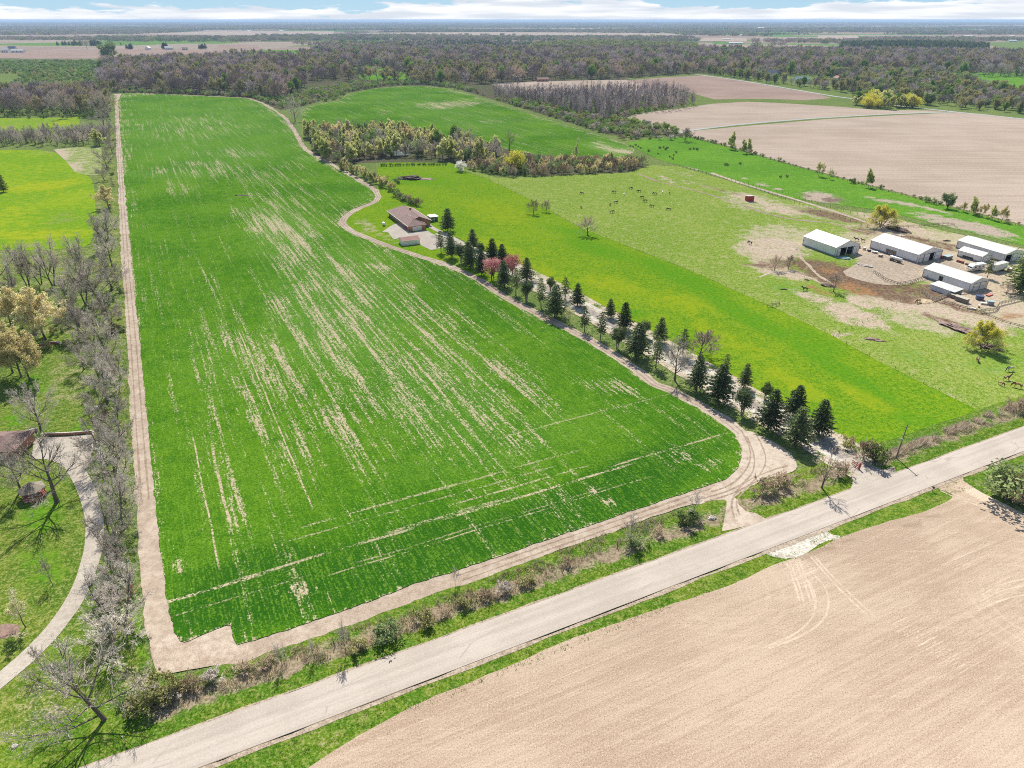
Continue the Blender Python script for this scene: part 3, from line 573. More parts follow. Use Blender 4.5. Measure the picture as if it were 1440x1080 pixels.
# far fields
sheet('tilled_field', [(973, 184), (1060, 176), (1167, 167), (1260, 162), (1345, 158), (1380, 160), (1440, 167), (1600, 186), (1640, 360), (1440, 316), (1300, 280), (1200, 254), (1100, 227), (1027, 206), (966, 190)], -0.03, M['far_tilled'], jit=0.2)
sheet('tilled_field', [(868, 166), (910, 158), (960, 152), (1000, 146), (1050, 143), (1100, 145), (1180, 150), (1240, 155), (1275, 155), (1345, 156), (1260, 160), (1167, 165), (1060, 174), (973, 182), (950, 187), (925, 182), (900, 172)], -0.03, M['far_tilled'], jit=0.2)
sheet('tilled_field', [(880, 113), (930, 109), (990, 106), (1040, 113), (1100, 124), (1150, 132), (1170, 138), (1130, 141), (1080, 139), (1040, 139), (1005, 140), (970, 130), (930, 122)], -0.03, M['far_brown'], jit=0.2)
sheet('grass_strip', [(1000, 141), (1080, 140), (1130, 142), (1170, 139), (1215, 143), (1255, 150), (1275, 154), (1240, 154), (1180, 148), (1100, 144), (1050, 142)], -0.025, M['meadow'])
sheet('tilled_field', [(690, 118), (760, 114), (880, 112), (940, 122), (960, 140), (900, 140), (820, 128), (740, 132), (705, 126)], -0.04, M['far_tilled'])
sheet('tilled_field', [(-60, 84), (0, 82), (145, 82), (300, 80), (330, 73), (240, 68), (80, 70), (-60, 76)], -0.04, M['far_brown'])
sheet('tilled_field', [(297, 72), (372, 71), (360, 63), (310, 62)], -0.035, M['far_brown'])
sheet('green_field', [(320, 76), (430, 76), (440, 71), (372, 70)], -0.03, M['strip'], attrs={'dirt': lambda x, y: 0*x, 'muck': lambda x, y: 0*x})
for i, P_ in enumerate([[(480, 50), (700, 49.5), (980, 51.5), (940, 47), (700, 45), (520, 46)], [(620, 42), (900, 42), (860, 39.5), (660, 39.5)], [(180, 48), (470, 50), (470, 44), (300, 44)], [(560, 55), (640, 55), (650, 52), (560, 52)], [(980, 58), (1050, 58), (1050, 53), (990, 53)], [(1150, 55), (1210, 55), (1205, 50), (1150, 50)], [(-100, 46), (200, 47), (200, 44), (-100, 43)], [(960, 70), (1060, 68), (1040, 63), (970, 64)]]):
    sheet('distant_field', P_, -0.05, M['far_tilled'])
sheet('green_field', [(1295, 103), (1320, 100), (1440, 103), (1600, 106), (1700, 140), (1440, 130), (1400, 124), (1360, 112)], -0.03, M['strip'], attrs={'dirt': blobs([(1350, 104, 12, 1.5, 0, .8)]), 'muck': lambda x, y: 0*x})
sheet('green_field', [(1380, 60), (1440, 58), (1600, 60), (1600, 72), (1440, 72), (1400, 66)], -0.03, M['meadow'])
FIELD2 = [(429, 174), (420, 158), (438, 148), (482, 141), (484, 133), (506, 128), (535, 123), (569, 121), (600, 121), (620, 123), (658, 132), (700, 147), (750, 162), (800, 177), (840, 190), (880, 202), (897, 212), (873, 222), (820, 222), (753, 218), (690, 205), (640, 195), (560, 190), (500, 186), (440, 186)]
sheet('crop_field', FIELD2, 0.1, M['crop'], step=5, jit=0.2, skirt=0.1, smooth=1,
      attrs={'bare': blobs([(620, 148, 24, 7, 0, .62), (650, 146, 26, 7, 0, .55), (596, 146, 8, 6, 0, .6), (690, 170, 20, 3, 0, .55), (545, 158, 16, 4, 0, .5), (850, 207, 30, 5, 20, .75), (880, 213, 14, 3, 10, .95)], .14),
             'pale': blobs([(640, 165, 120, 16, 10, .4), (860, 210, 40, 10, 10, .8), (560, 140, 80, 12, 0, .3)]), 'deep': lambda x, y: 0*x})
# left side: yard, meadows, woods floor
sheet('lawn', [(-200, 1200), (-200, 470), (0, 470), (120, 470), (175, 480), (183, 600), (186, 700), (188, 800), (196, 880), (212, 940), (228, 962), (190, 1010), (130, 1070), (40, 1130)], -0.01, M['lawn'], step=9,
      attrs={'dry': blobs([(20, 890, 16, 8, 0, .75), (60, 1000, 50, 24, 10, .42), (170, 640, 14, 160, 0, .42), (165, 860, 20, 70, 0, .45), (205, 950, 16, 24, 0, .6), (100, 540, 60, 40, 0, .38), (75, 825, 10, 6, 0, .5), (180, 955, 30, 26, 0, .45)], .18),
             'lush': blobs([(60, 720, 40, 40, 0, .55), (60, 800, 50, 40, 0, .48), (20, 590, 20, 14, 0, .66), (50, 540, 30, 20, 0, .5), (195, 860, 7, 50, -12, .7), (110, 610, 20, 20, 0, .5), (90, 920, 40, 40, 0, .35), (200, 920, 8, 40, -18, .6)], .16)})
sheet('yellow_meadow', [(-150, 212), (0, 211), (75, 211), (92, 226), (108, 243), (126, 247), (133, 262), (135, 300), (132, 340), (110, 350), (60, 352), (-150, 350)], -0.02, M['meadow_yellow'], step=9, smooth=1,
      attrs={'dry': blobs([(92, 306, 20, 10, 0, .5), (60, 215, 60, 4, 0, .45), (40, 345, 20, 4, 0, .6)], .12), 'lush': blobs([(60, 262, 70, 8, -6, .62), (50, 330, 90, 10, 0, .6), (20, 300, 30, 14, 0, .45)], .2)})
sheet('dry_patch', [(75, 210), (110, 207), (143, 206), (143, 246), (122, 246), (106, 242), (92, 226)], -0.015, M['pasture'], step=5,
      attrs={'lush': lambda x, y: 0*x+.1, 'dry': blobs([(85, 216, 12, 8, 40, 1.), (104, 234, 12, 6, 40, 1.)], .45), 'dirt': blobs([(83, 215, 8, 8, 40, .8), (100, 236, 8, 5, 40, .7)], 0.05), 'muck': lambda x, y: 0*x, 'rust': lambda x, y: 0*x})
sheet('yellow_meadow', [(-100, 183), (0, 183), (60, 186), (112, 184), (112, 165), (60, 166), (-100, 166)], -0.02, M['meadow_yellow'], step=9, attrs={'dry': lambda x, y: 0*x+.35, 'lush': blobs([(85, 172, 30, 6, 0, .5)], .2)})
sheet('lawn', [(-200, 352), (60, 352), (130, 345), (138, 250), (146, 180), (158, 170), (164, 250), (172, 330), (176, 420), (178, 476), (120, 472), (-200, 472)], -0.018, M['lawn'], step=10, attrs={'dry': lambda x, y: 0*x+.36, 'lush': lambda x, y: 0*x+.2})
sheet('woodland_floor', [(150, 131), (347, 137), (395, 155), (424, 150), (484, 131), (569, 120), (640, 124), (760, 160), (860, 190), (960, 190), (905, 170), (880, 158), (930, 128), (880, 110), (1000, 102), (1300, 104), (1600, 110), (1600, 76), (900, 70), (600, 70), (330, 76), (146, 88)], -0.06, M['woodfloor'])
sheet('woodland_floor', [(1000, 100), (1100, 118), (1215, 139), (1290, 150), (1440, 162), (1600, 178), (1600, 130), (1440, 131), (1300, 104)], -0.055, M['meadow'])
sheet('woodland_floor', [(432, 188), (520, 186), (700, 205), (760, 220), (875, 223), (915, 232), (880, 243), (760, 247), (650, 234), (636, 229), (533, 228), (500, 230), (470, 232), (440, 214)], -0.01, M['woodfloor'])
sheet('clearing', [(487, 97), (520, 92), (580, 104), (575, 112), (510, 112)], -0.02, M['strip'], attrs={'dirt': lambda x, y: 0*x, 'muck': lambda x, y: 0*x})
# left drive and parking pad
YD = spline([(-60, 1000), (0, 957), (60, 903), (104, 845), (128, 785), (133, 735), (122, 690), (103, 655)], 5)
sheet('yard_drive', ribbon_poly(YD, 3.6), 0.05, M['concrete'], jit=0.08, world=True)
sheet('parking_pad', [(48, 616), (90, 614), (131, 611), (129, 640), (124, 655), (114, 668), (96, 662), (84, 652), (66, 646), (45, 645)], 0.06, M['concrete'], jit=0.08)
# white farm lanes on the right
sheet('farm_lane', ribbon_poly(spline([(955, 187), (973, 183), (1040, 175), (1110, 169), (1167, 165), (1260, 160), (1343, 157.4)], 3), 6.0), 0.02, M['lane'], world=True)
sheet('far_road', ribbon_poly(spline([(975, 104.5), (990, 106), (1040, 113), (1100, 123), (1173, 135.3), (1213, 140.5), (1250, 147), (1283, 151), (1340, 157), (1440, 167.5), (1640, 190)], 3), 7.5), 0.03, M['lane'], world=True)


# ------------------------------------------------------------------ plants
def leaf_mat(name, ca, cb, trans=0.35, vary=0.25, nscale=0.35):
    m, t = new_mat(name); P = t.n('ShaderNodeTexCoord').outputs['Object']
    rnd = t.n('ShaderNodeObjectInfo').outputs['Random']
    k = t.add(t.mul(t.noise(P, nscale, 2.0), 1.0), t.mul(t.sub(rnd, 0.5), vary*2))
    c = t.mix(t.step(k, 0.3, 0.7), ca, cb)
    fl = t.noise(P, 2.5, 2.0); c = t.mix(t.mul(t.step(fl, 0.5, 0.62), 0.4), c, tuple(min(1, v*1.6) for v in cb))
    d = t.n('ShaderNodeBsdfDiffuse'); t.put(d.inputs[0], c)
    tr = t.n('ShaderNodeBsdfTranslucent'); t.put(tr.inputs[0], c)
    mx = t.n('ShaderNodeMixShader'); mx.inputs[0].default_value = trans
    t.links.new(d.outputs[0], mx.inputs[1]); t.links.new(tr.outputs[0], mx.inputs[2]); surf(t, mx.outputs[0]); return m
def plain(name, ca, cb=None, scale=3.0, rough=0.8, metal=0.0, spec=0.3):
    m, t = new_mat(name); p = t.n('ShaderNodeBsdfPrincipled'); P = t.n('ShaderNodeTexCoord').outputs['Object']
    c = t.mix(t.step(t.noise(P, scale, 4.0, 0.6), 0.38, 0.62), ca, cb if cb else tuple(v*0.8 for v in ca))
    t.put(p.inputs['Base Color'], c); p.inputs['Roughness'].default_value = rough; p.inputs['Metallic'].default_value = metal
    p.inputs['Specular IOR Level'].default_value = spec; surf(t, p.outputs[0]); return m
M['bark'] = plain('grey_bark', (0.16, 0.14, 0.12), (0.27, 0.24, 0.21))
M['bark_dark'] = plain('dark_bark', (0.075, 0.06, 0.05), (0.13, 0.105, 0.09))
M['twig'] = leaf_mat('grey_twigs', (0.31, 0.27, 0.23), (0.56, 0.495, 0.43), 0.0, 0.6)
M['twig_brown'] = leaf_mat('brown_twigs', (0.22, 0.165, 0.135), (0.52, 0.42, 0.345), 0.0, 0.9)
M['twig_purple'] = leaf_mat('mauve_twigs', (0.19, 0.155, 0.155), (0.48, 0.41, 0.39), 0.0, 0.9)
M['twig_tan'] = leaf_mat('tan_twigs', (0.27, 0.20, 0.13), (0.48, 0.38, 0.26), 0.0, 0.5)
M['bud_tan'] = leaf_mat('tan_buds', (0.46, 0.385, 0.16), (0.66, 0.57, 0.29), 0.45)
M['bud_green'] = leaf_mat('yellow_green_buds', (0.36, 0.39, 0.12), (0.58, 0.57, 0.25), 0.5, 0.5)
M['leaf_yellow'] = leaf_mat('yellow_leaves', (0.38, 0.38, 0.04), (0.54, 0.50, 0.075), 0.35)
M['leaf_green'] = leaf_mat('fresh_green_leaves', (0.115, 0.205, 0.035), (0.20, 0.30, 0.055), 0.35, 0.4)
M['leaf_dull'] = leaf_mat('dull_green_leaves', (0.13, 0.19, 0.07), (0.25, 0.31, 0.125), 0.35, 0.5)
M['leaf_olive'] = leaf_mat('olive_leaves', (0.19, 0.19, 0.07), (0.33, 0.31, 0.13), 0.3, 0.4)
M['needle'] = leaf_mat('spruce_needles', (0.045, 0.07, 0.033), (0.13, 0.17, 0.07), 0.3, 0.3, 0.8)
M['needle_green'] = leaf_mat('pine_needles', (0.055, 0.085, 0.03), (0.14, 0.18, 0.06), 0.3, 0.3, 0.8)
M['pink'] = leaf_mat('pink_blossom', (0.38, 0.13, 0.14), (0.55, 0.26, 0.25), 0.3)
M['white_bloom'] = leaf_mat('white_blossom', (0.5, 0.46, 0.38), (0.72, 0.69, 0.62), 0.3)
M['dry_stem'] = leaf_mat('dry_stems', (0.38, 0.30, 0.21), (0.62, 0.51, 0.38), 0.3)

def rdir(rn, up=0.0):
    v = Vector((rn.gauss(0, 1), rn.gauss(0, 1), rn.gauss(0, 1)+up)); v.normalize(); return v
def perp_blade(mb, a, b, w0, w1, rn, m=0):
    d = (b-a); s = d.cross(rdir(rn))
    if s.length < 1e-6: s = Vector((1, 0, 0))
    s.normalize(); mb.blade(a, b, w0, w1, s, m)
def leaf(mb, p, s, rn, m=0):
    a = rdir(rn, 0.4)*s; b = a.cross(rdir(rn)); b.normalize(); b *= s*rn.uniform(.5, .9)
    mb.face([p-a*.5-b*.3, p+b*.5, p+a*.6+b*.1, p-b*.5], m)
def bare_tree(seed, H=15.0, spread=1.0, trunk=0.2, limbs=7, up=0.55, n2=6, n3=5, n4=5, n5=4, r0=None, stems=1, tw=0.022, buds=0, bud_size=0.25, leafmat=1):
    """limbs tapering from a trunk; returns (trunk mesh builder, crown mesh builder)"""
    rn = random.Random(seed); T = MB(); Cc = MB(); r0 = r0 or H*0.017; tips = []
    def path(p, d, L, n, wig, lift):
        pts = [p.copy()]; d = d.copy()
        for k in range(n):
            d = d+rdir(rn)*wig+Vector((0, 0, lift)); d.normalize(); p = p+d*(L/n); pts.append(p.copy())
        return pts, d
    def kids(pts, n, t0, ang, Lk, fn):
        for k in range(n):
            f = t0+(1-t0)*(k+rn.uniform(.2, .9))/n; f = min(f, .999); i = int(f*(len(pts)-1)); u = f*(len(pts)-1)-i
            p = pts[i].lerp(pts[i+1], u); dd = (pts[i+1]-pts[i]).normalized()
            s = dd.cross(rdir(rn)); s.normalize(); a = rn.uniform(*ang)
            fn(p, dd*math.cos(a)+s*math.sin(a), Lk*(1.15-0.55*f)*rn.uniform(.75, 1.2), f)
    def l5(p, d, L, f):
        q = p+(d+rdir(rn)*.3)*L; perp_blade(Cc, p, q, tw*.8, tw*.4, rn); tips.append(q)
    def l4(p, d, L, f):
        pts, d2 = path(p, d, L, 2, .25, .06)
        for a, b in zip(pts, pts[1:]): perp_blade(Cc, a, b, tw*1.1, tw*.8, rn)
        tips.append(pts[-1]); kids(pts, n5, .15, (.4, .9), L*.75, l5)
    def l3(p, d, L, f):
        pts, d2 = path(p, d, L, 3, .22, .08); Cc.tube(pts, [tw*1.8, tw*1.5, tw*1.2, tw*.8], 3, cap=False); kids(pts, n4, .15, (.4, .9), L*.62, l4); tips.append(pts[-1])
    def l2(p, d, L, f):
        pts, d2 = path(p, d, L, 4, .18, .07); r = r0*.22; T.tube(pts, [r, r*.8, r*.6, r*.45, r*.3], 4, cap=False); kids(pts, n3, .15, (.4, .95), L*.62, l3); l3(pts[-1], d2, L*.45, .6)
    def l1(p, d, L, f):
        pts, d2 = path(p, d, L, 5, .15, .05); r = r0*(.55-.2*f); T.tube(pts, [r, r*.85, r*.7, r*.55, r*.42, r*.3], 5, cap=False); kids(pts, n2, .2, (.4, .9), L*.55, l2); l2(pts[-1], d2, L*.4, .6)
    for s in range(stems):
        a = 2*math.pi*s/stems+rn.random(); lean = (0.06 if stems == 1 else 0.35)
        pts, d = path(Vector((math.cos(a)*r0*(stems > 1), math.sin(a)*r0*(stems > 1), -0.3)), Vector((math.cos(a)*lean, math.sin(a)*lean, 1)), H*(.62 if stems == 1 else .55), 6, .08, .08)
        rr = r0/(stems**.5); T.tube(pts, [rr*1.35, rr*1.05, rr*.95, rr*.8, rr*.6, rr*.42, rr*.28], 8)
        n1 = max(3, limbs//stems)
        for k in range(n1):
            f = trunk+(1-trunk)*(k+rn.uniform(.1, .9))/n1; i = min(5, int(f*6)); p = pts[i].lerp(pts[i+1], f*6-i) if i < 6 else pts[-1]
            th = k*2.4+rn.uniform(-.5, .5)+a; el = up+f*.5+rn.uniform(-.15, .15)
            dd = Vector((math.cos(th)*math.cos(el), math.sin(th)*math.cos(el), math.sin(el)))
            l1(p, dd, H*.42*spread*(1.2-.5*f)*rn.uniform(.85, 1.15), f)
        l1(pts[-1], d, H*.35, .7)
    if buds:
        for q in tips:
            for _ in range(buds if buds >= 1 else (1 if rn.random() < buds else 0)): leaf(Cc, q+rdir(rn)*bud_size*1.2, bud_size*rn.uniform(.6, 1.3), rn, leafmat)
    return T, Cc
def spruce(seed, H=12.0, W=3.5, bare=0.2, ragged=0.2, dens=1.0, cone=1.0):
    rn = random.Random(seed); T = MB(); F = MB()
    T.tube([(0, 0, -.2), (0, 0, H*.3), (rn.uniform(-.1, .1), rn.uniform(-.1, .1), H*.7), (0, 0, H*.97)], [H*.018, H*.014, H*.008, .02], 7)
    z = H*bare; nw = 0
    while z < H*.985:
        f = (z-H*bare)/(H*(1-bare)); prof = ((1-f)**(0.75*cone))*min(1, .55+f*3.2)
        L = W*prof+0.12; nb = max(4, int(9*dens*(1-f*.4)))
        for k in range(nb):
            th = 2*math.pi*k/nb+nw*1.1+rn.uniform(-.25, .25); Lk = L*rn.uniform(1-ragged*1.4, 1+ragged); out = Vector((math.cos(th), math.sin(th), 0))
            droop = -0.18*(1-f)+0.35*f; a = Vector((0, 0, z)); n = max(2, int(Lk/.42))
            T.tube([a, a+out*Lk*.6+Vector((0, 0, Lk*droop*.5))], [.035, .012], 3, cap=False)
            for j in range(1, n+1):
                u = j/n; c = a+out*Lk*u+Vector((0, 0, Lk*droop*u-0.10*Lk*u*u)); s = Vector((-out.y, out.x, 0)); wd = .34*(1.25-u*.7)+.12
                for q in range(3):
                    off = s*rn.uniform(-1, 1)*wd*(1.3-u*.6)+Vector((0, 0, rn.uniform(-.16, .12)))+out*rn.uniform(-.15, .2)
                    p = c+off; e1 = (out*rn.uniform(.5, 1)+s*rn.uniform(-.7, .7)+Vector((0, 0, rn.uniform(-.45, .25)))).normalized()*rn.uniform(.3, .55); e2 = e1.cross(rdir(rn)).normalized()*rn.uniform(.1, .2)
                    F.face([p-e1*.3-e2, p+e1-e2*.3, p+e1+e2*.3, p-e1*.3+e2])
        z += H*.038*rn.uniform(.8, 1.2)/dens**.5; nw += 1
    return T, F
def leafy(seed, H, W, zlo, n, ls, clumps=14, stems=1, r0=0.16, gap=0.35, flat=1.0):
    """crown of many leaf-sized faces in uneven clumps on a short limbed trunk"""
    rn = random.Random(seed); T = MB(); F = MB(); cz = (H+zlo)/2; rz = (H-zlo)/2
    cl = []
    for k in range(clumps):
        d = rdir(rn, .15); rr = rn.uniform(.35, .95); p = Vector((d.x*W*rr, d.y*W*rr, cz+d.z*rz*rr*flat)); cl.append((p, rn.uniform(.28, .5)*min(W, rz*1.3)))
    for s in range(stems):
        a = 2*math.pi*s/max(1, stems); b = Vector((math.cos(a)*.25*(stems > 1), math.sin(a)*.25*(stems > 1), -.15)); tp = Vector((math.cos(a)*W*.25*(stems > 1), math.sin(a)*W*.25*(stems > 1), zlo+rz*.9))
        T.tube([b, b.lerp(tp, .5), tp], [r0*1.3, r0, r0*.5], 6)
    for p, r in cl:
        a = Vector((p.x*.1, p.y*.1, max(.2, zlo*.8))); T.tube([a, a.lerp(p, .5)+Vector((0, 0, .1)), p], [r0*.55, r0*.4, r0*.15], 4, cap=False)
        for _ in range(n//clumps):
            q = p+rdir(rn)*r*(rn.random()**.45); leaf(F, q, ls*rn.uniform(.6, 1.3), rn)
    return T, F

PROTO = {}
def proto(kind, TF, tmat, cmats, tname='trunk', cname='crown'):
    T, F = TF; PROTO[kind] = (('trunk', T.mesh(kind+'_'+tname, tmat)), ('crown', F.mesh(kind+'_'+cname, cmats)))
    zs = [v[2] for v in F.v]; PROTO[kind+'#h'] = max(zs)
for i in range(4):
    proto(f'bare{i}', bare_tree(20+i, 15, 1.0, .22, 7, .45, n2=6, n4=5, tw=.020, r0=.3), M['bark_dark'], [M['twig']])
for i in range(2):
    proto(f'wide{i}', bare_tree(40+i, 15, 1.35, .16, 8, .25, n2=6, n3=5, n4=4, n5=3, r0=.34), M['bark_dark'], [M['twig']])
for i in range(3):
    proto(f'upright{i}', bare_tree(50+i, 14, .75, .2, 8,   .75, n2=6, n4=5, tw=.020, stems=2+i % 2, r0=.3), M['bark_dark'], [M['twig']])
for i in range(2):
    proto(f'tan{i}', bare_tree(60+i, 13, 1.05, .25, 8, .5, n5=3, buds=1, bud_size=.34), M['bark_dark'], [M['twig'], M['bud_tan']])
for i in range(3):
    proto(f'budding{i}', bare_tree(70+i, 14, .8, .15, 9, .65, n4=4, n5=3, stems=1+i % 2, buds=2, bud_size=.42), M['bark'], [M['twig'], M['bud_green']])
proto('sapling0', bare_tree(80, 6, .8, .3, 7, .6, n2=4, n3=4, n4=3, n5=3, r0=.07, tw=.014), M['bark_dark'], [M['twig']])
proto('sapling1', bare_tree(81, 6, .7, .3, 7, .7, n2=4, n3=4, n4=3, n5=2, r0=.06, tw=.014, buds=.6, bud_size=.14), M['bark_dark'], [M['twig'], M['bud_green']])
proto('skeleton0', bare_tree(83, 8, 1.0, .3, 6, .5, n2=4, n3=3, n4=2, n5=1, r0=.17, tw=.02), M['bark_dark'], [M['twig_brown']])
proto('bigbare0', bare_tree(91, 17, 1.15, .3, 8, .28, n2=5, n3=4, n4=3, n5=2, r0=.42, tw=.022), M['bark_dark'], [M['twig']])
proto('orchard0', bare_tree(85, 7, 1.1, .18, 9, .5, n2=5, n3=5, n4=4, n5=3, r0=.16, tw=.018), M['bark_dark'], [M['twig_brown']])
# woods trees, seen far off: fewer, wider twigs
for i in range(4):
    proto(f'wood{i}', bare_tree(100+i, 22, 1.25, .28, 8, .4, n2=5, n3=5, n4=4, n5=2, tw=.075, r0=.4), M['bark_dark'], [M['twig_purple' if i % 2 else 'twig_brown']])
for i in range(2):
    proto(f'woodbud{i}', bare_tree(110+i, 21, 1.2, .25, 8, .45, n2=5, n3=4, n4=4, n5=2, tw=.09, r0=.36, buds=1, bud_size=.85), M['bark_dark'], [M['twig_brown'], M['leaf_olive']])
for i in range(2):
    proto(f'pole{i}', bare_tree(115+i, 18, .5, .3, 8, .8, n2=4, n3=4, n4=3, n5=2, tw=.06, r0=.2), M['bark'], [M['twig_purple']])
for i in range(3): proto(f'spruce{i}', spruce(120+i, 12, 3.5, .17, .22, 1.1, 1.15), M['bark_dark'], [M['needle']])
for i in range(2): proto(f'thinspruce{i}', spruce(130+i, 12, 3.0, .30, .35, .75, .9), M['bark_dark'], [M['needle_green']])
proto('pine0', spruce(140, 14, 3.6, .12, .3, 1.1, .7), M['bark_dark'], [M['needle_green']])
proto('round0', leafy(150, 8, 2.9, 2.2, 3600, .34, 34, 4, .13, flat=.9), M['bark'], [M['needle']])
proto('round1', leafy(151, 8, 2.8, 2.0, 3600, .34, 30, 3, .14, flat=.9), M['bark'], [M['needle_green']])
proto('pink0', leafy(160, 7, 3.0, 1.8, 2600, .30, 30, 3, .10), M['bark_dark'], [M['pink']])
proto('white0', leafy(161, 6, 4.6, .8, 3000, .42, 26, 3, .1), M['bark_dark'], [M['white_bloom']])
for i in range(3): proto(f'shrub{i}', leafy(170+i, 3.0, 1.9, .2, 1100, .26, 14, 3, .05), M['bark_dark'], [M[('leaf_green', 'leaf_dull', 'leaf_olive')[i]]])
proto('darkshrub0', leafy(175, 3.0, 1.9, .2, 900, .28, 12, 3, .05), M['bark_dark'], [M['needle_green']])
proto('brownshrub0', bare_tree(176, 3.2, 1.4, .05, 10, .7, n2=4, n3=4, n4=3, n5=2, stems=5, r0=.06, tw=.02), M['bark_dark'], [M['twig_tan']])
proto('greyshrub0', bare_tree(177, 3.2, 1.3, .05, 10, .8, n2=4, n3=4, n4=3, n5=2, stems=5, r0=.06, tw=.02), M['bark'], [M['twig']])
proto('willow0', bare_tree(180, 10, 1.15, .1, 9, .55, n4=4, n5=3, stems=4, r0=.3, tw=.02, buds=1, bud_size=.34), M['bark_dark'], [M['twig'], M['leaf_yellow']])
proto('yellow0', leafy(181, 10, 6.0, 1.0, 3200, .6, 26, 3, .2), M['bark_dark'], [M['leaf_yellow']])
proto('poplar0', bare_tree(182, 17, .4, .15, 10, .9, n2=4, n3=4, n4=3, n5=2, tw=.05, buds=.7, bud_size=.35), M['bark'], [M['twig'], M['bud_green']])
proto('greentree0', leafy(184, 14, 5.0, 2.5, 3000, .75, 24, 1, .3), M['bark_dark'], [M['leaf_green']])
proto('greentree1', leafy(185, 14, 5.5, 2.0, 3000, .75, 26, 1, .3), M['bark_dark'], [M['leaf_dull']])
proto('olivetree0', leafy(186, 14, 5.0, 2.2, 2600, .75, 26, 1, .3), M['bark_dark'], [M['leaf_olive']])

def plant(kind, name, label, cat, base, h=None, top=None, rz=None, group=None, wide=1.0, xy=None):
    """a plant of its own: an Empty at its foot with trunk and crown"""
    X, Y = xy if xy else g(*base); rz = random.uniform(0, 6.28) if rz is None else rz
    if top is not None: h = height(base, top)
    s = h/PROTO[kind+'#h']
    o = thing(name, label, cat, (X, Y, 0), rz, group, (s*wide, s*wide, s))
    o.rotation_euler = (random.gauss(0, .03), random.gauss(0, .03), rz)
    for pn, me in PROTO[kind]: link(pn, me, o)
    return o
def pick(lst, i): return lst[i % len(lst)]

# --- the two rows of evergreens along the drive, road end first
near = [('spruce1', (1118, 626.7), 574), ('spruce0', (1079.5, 604.5), 547), ('round0', (1043, 584), 547), ('spruce2', (1009, 565.5), 511), ('spruce0', (979.5, 549), 497),
        ('bare', (949, 534), 466), ('thinspruce0', (922, 517), 474), ('spruce1', (894, 503), 453), ('round1', (868, 490), 457), ('thinspruce1', (844, 477), 438), ('thinspruce0', (822, 466), 430), ('bud', (800.5, 454), 426),
        ('spruce2', (780, 446.7), 400), ('thinspruce1', (760.7, 433), 391), ('round0', (740, 423), 394), ('thinspruce0', (725.5, 414), 376), ('spruce0', (709, 404), 366), ('pink', (692, 394), 362), ('spruce1', (677, 387), 348), ('spruce2', (662, 377), 339), ('round1', (648.5, 369), 341), ('spruce0', (635.5, 363), 325), ('thinspruce1', (620.4, 355.5), 324)]
for i, (k, b, tp) in enumerate(near):
    wh = f'{nth(i+1)} from the road in the crop-side drive row'
    G = 'trees lining the gravel drive'
    if k == 'bare': plant('bare1', 'bare_tree', 'bare grey spreading deciduous tree, '+wh, 'tree', b, top=tp, group=G, wide=1.0)
    elif k == 'bud': plant('sapling1', 'bare_tree', 'small low budding tree, '+wh, 'tree', b, top=tp, group=G, wide=1.5)
    elif k == 'pink': plant('pink0', 'blossom_tree', 'pink blossoming crab apple, '+wh, 'tree', b, top=tp, group=G)
    elif k.startswith('round'): plant(k, 'clipped_pine', 'round-headed dark pine on several stems, '+wh, 'tree', b, top=tp, group=G)
    elif k.startswith('thin'): plant(k, 'thin_spruce', 'sparse ragged spruce, '+wh, 'tree', b, top=tp, group=G)
    else: plant(k, 'spruce_tree', 'dark green spruce with bare foot, '+wh, 'tree', b, top=tp, group=G, wide=random.uniform(.9, 1.45))
back = [('spruce2', (1150.7, 612), 562), ('spruce0', (1114, 585.5), 541), ('round1', (1075.5, 561), 537), ('spruce1', (1045.5, 545.5), 511), ('thinspruce1', (1019, 528), 498), ('grey', (983, 503), 461), ('thinspruce0', (960, 500), 463), ('spruce2', (927, 482), 446), ('round0', (906, 474), 450),
        ('spruce0', (877, 464), 425), ('spruce1', (858, 447), 420), ('spruce2', (812, 431), 399), ('thinspruce0', (794.7, 422), 390), ('round1', (774, 409), 388), ('spruce0', (740, 395.5), 362), ('pink', (720, 387), 358), ('spruce2', (707, 373), 343), ('spruce1', (692, 368), 335), ('round0', (677, 360), 341), ('spruce0', (665.5, 351), 322), ('spruce1', (630, 325.5), 293)]
for i, (k, b, tp) in enumerate(back):
    wh = f'{nth(i+1)} from the road in the pasture-side drive row'
    G = 'trees lining the gravel drive'
    if k == 'grey': plant('orchard0', 'bare_tree', 'wide pale grey bare tree, '+wh, 'tree', b, top=tp, group=G, wide=1.35)
    elif k == 'pink': plant('pink0', 'blossom_tree', 'pink blossom tree, '+wh, 'tree', b, top=tp, group=G)
    elif k.startswith('round'): plant(k, 'clipped_pine', 'round-headed dark pine, '+wh, 'tree', b, top=tp, group=G)
    elif k.startswith('thin'): plant(k, 'thin_spruce', 'thin ragged spruce, '+wh, 'tree', b, top=tp, group=G)
    else: plant(k, 'spruce_tree', 'dark green spruce, '+wh, 'tree', b, top=tp, group=G, wide=random.uniform(.9, 1.45))

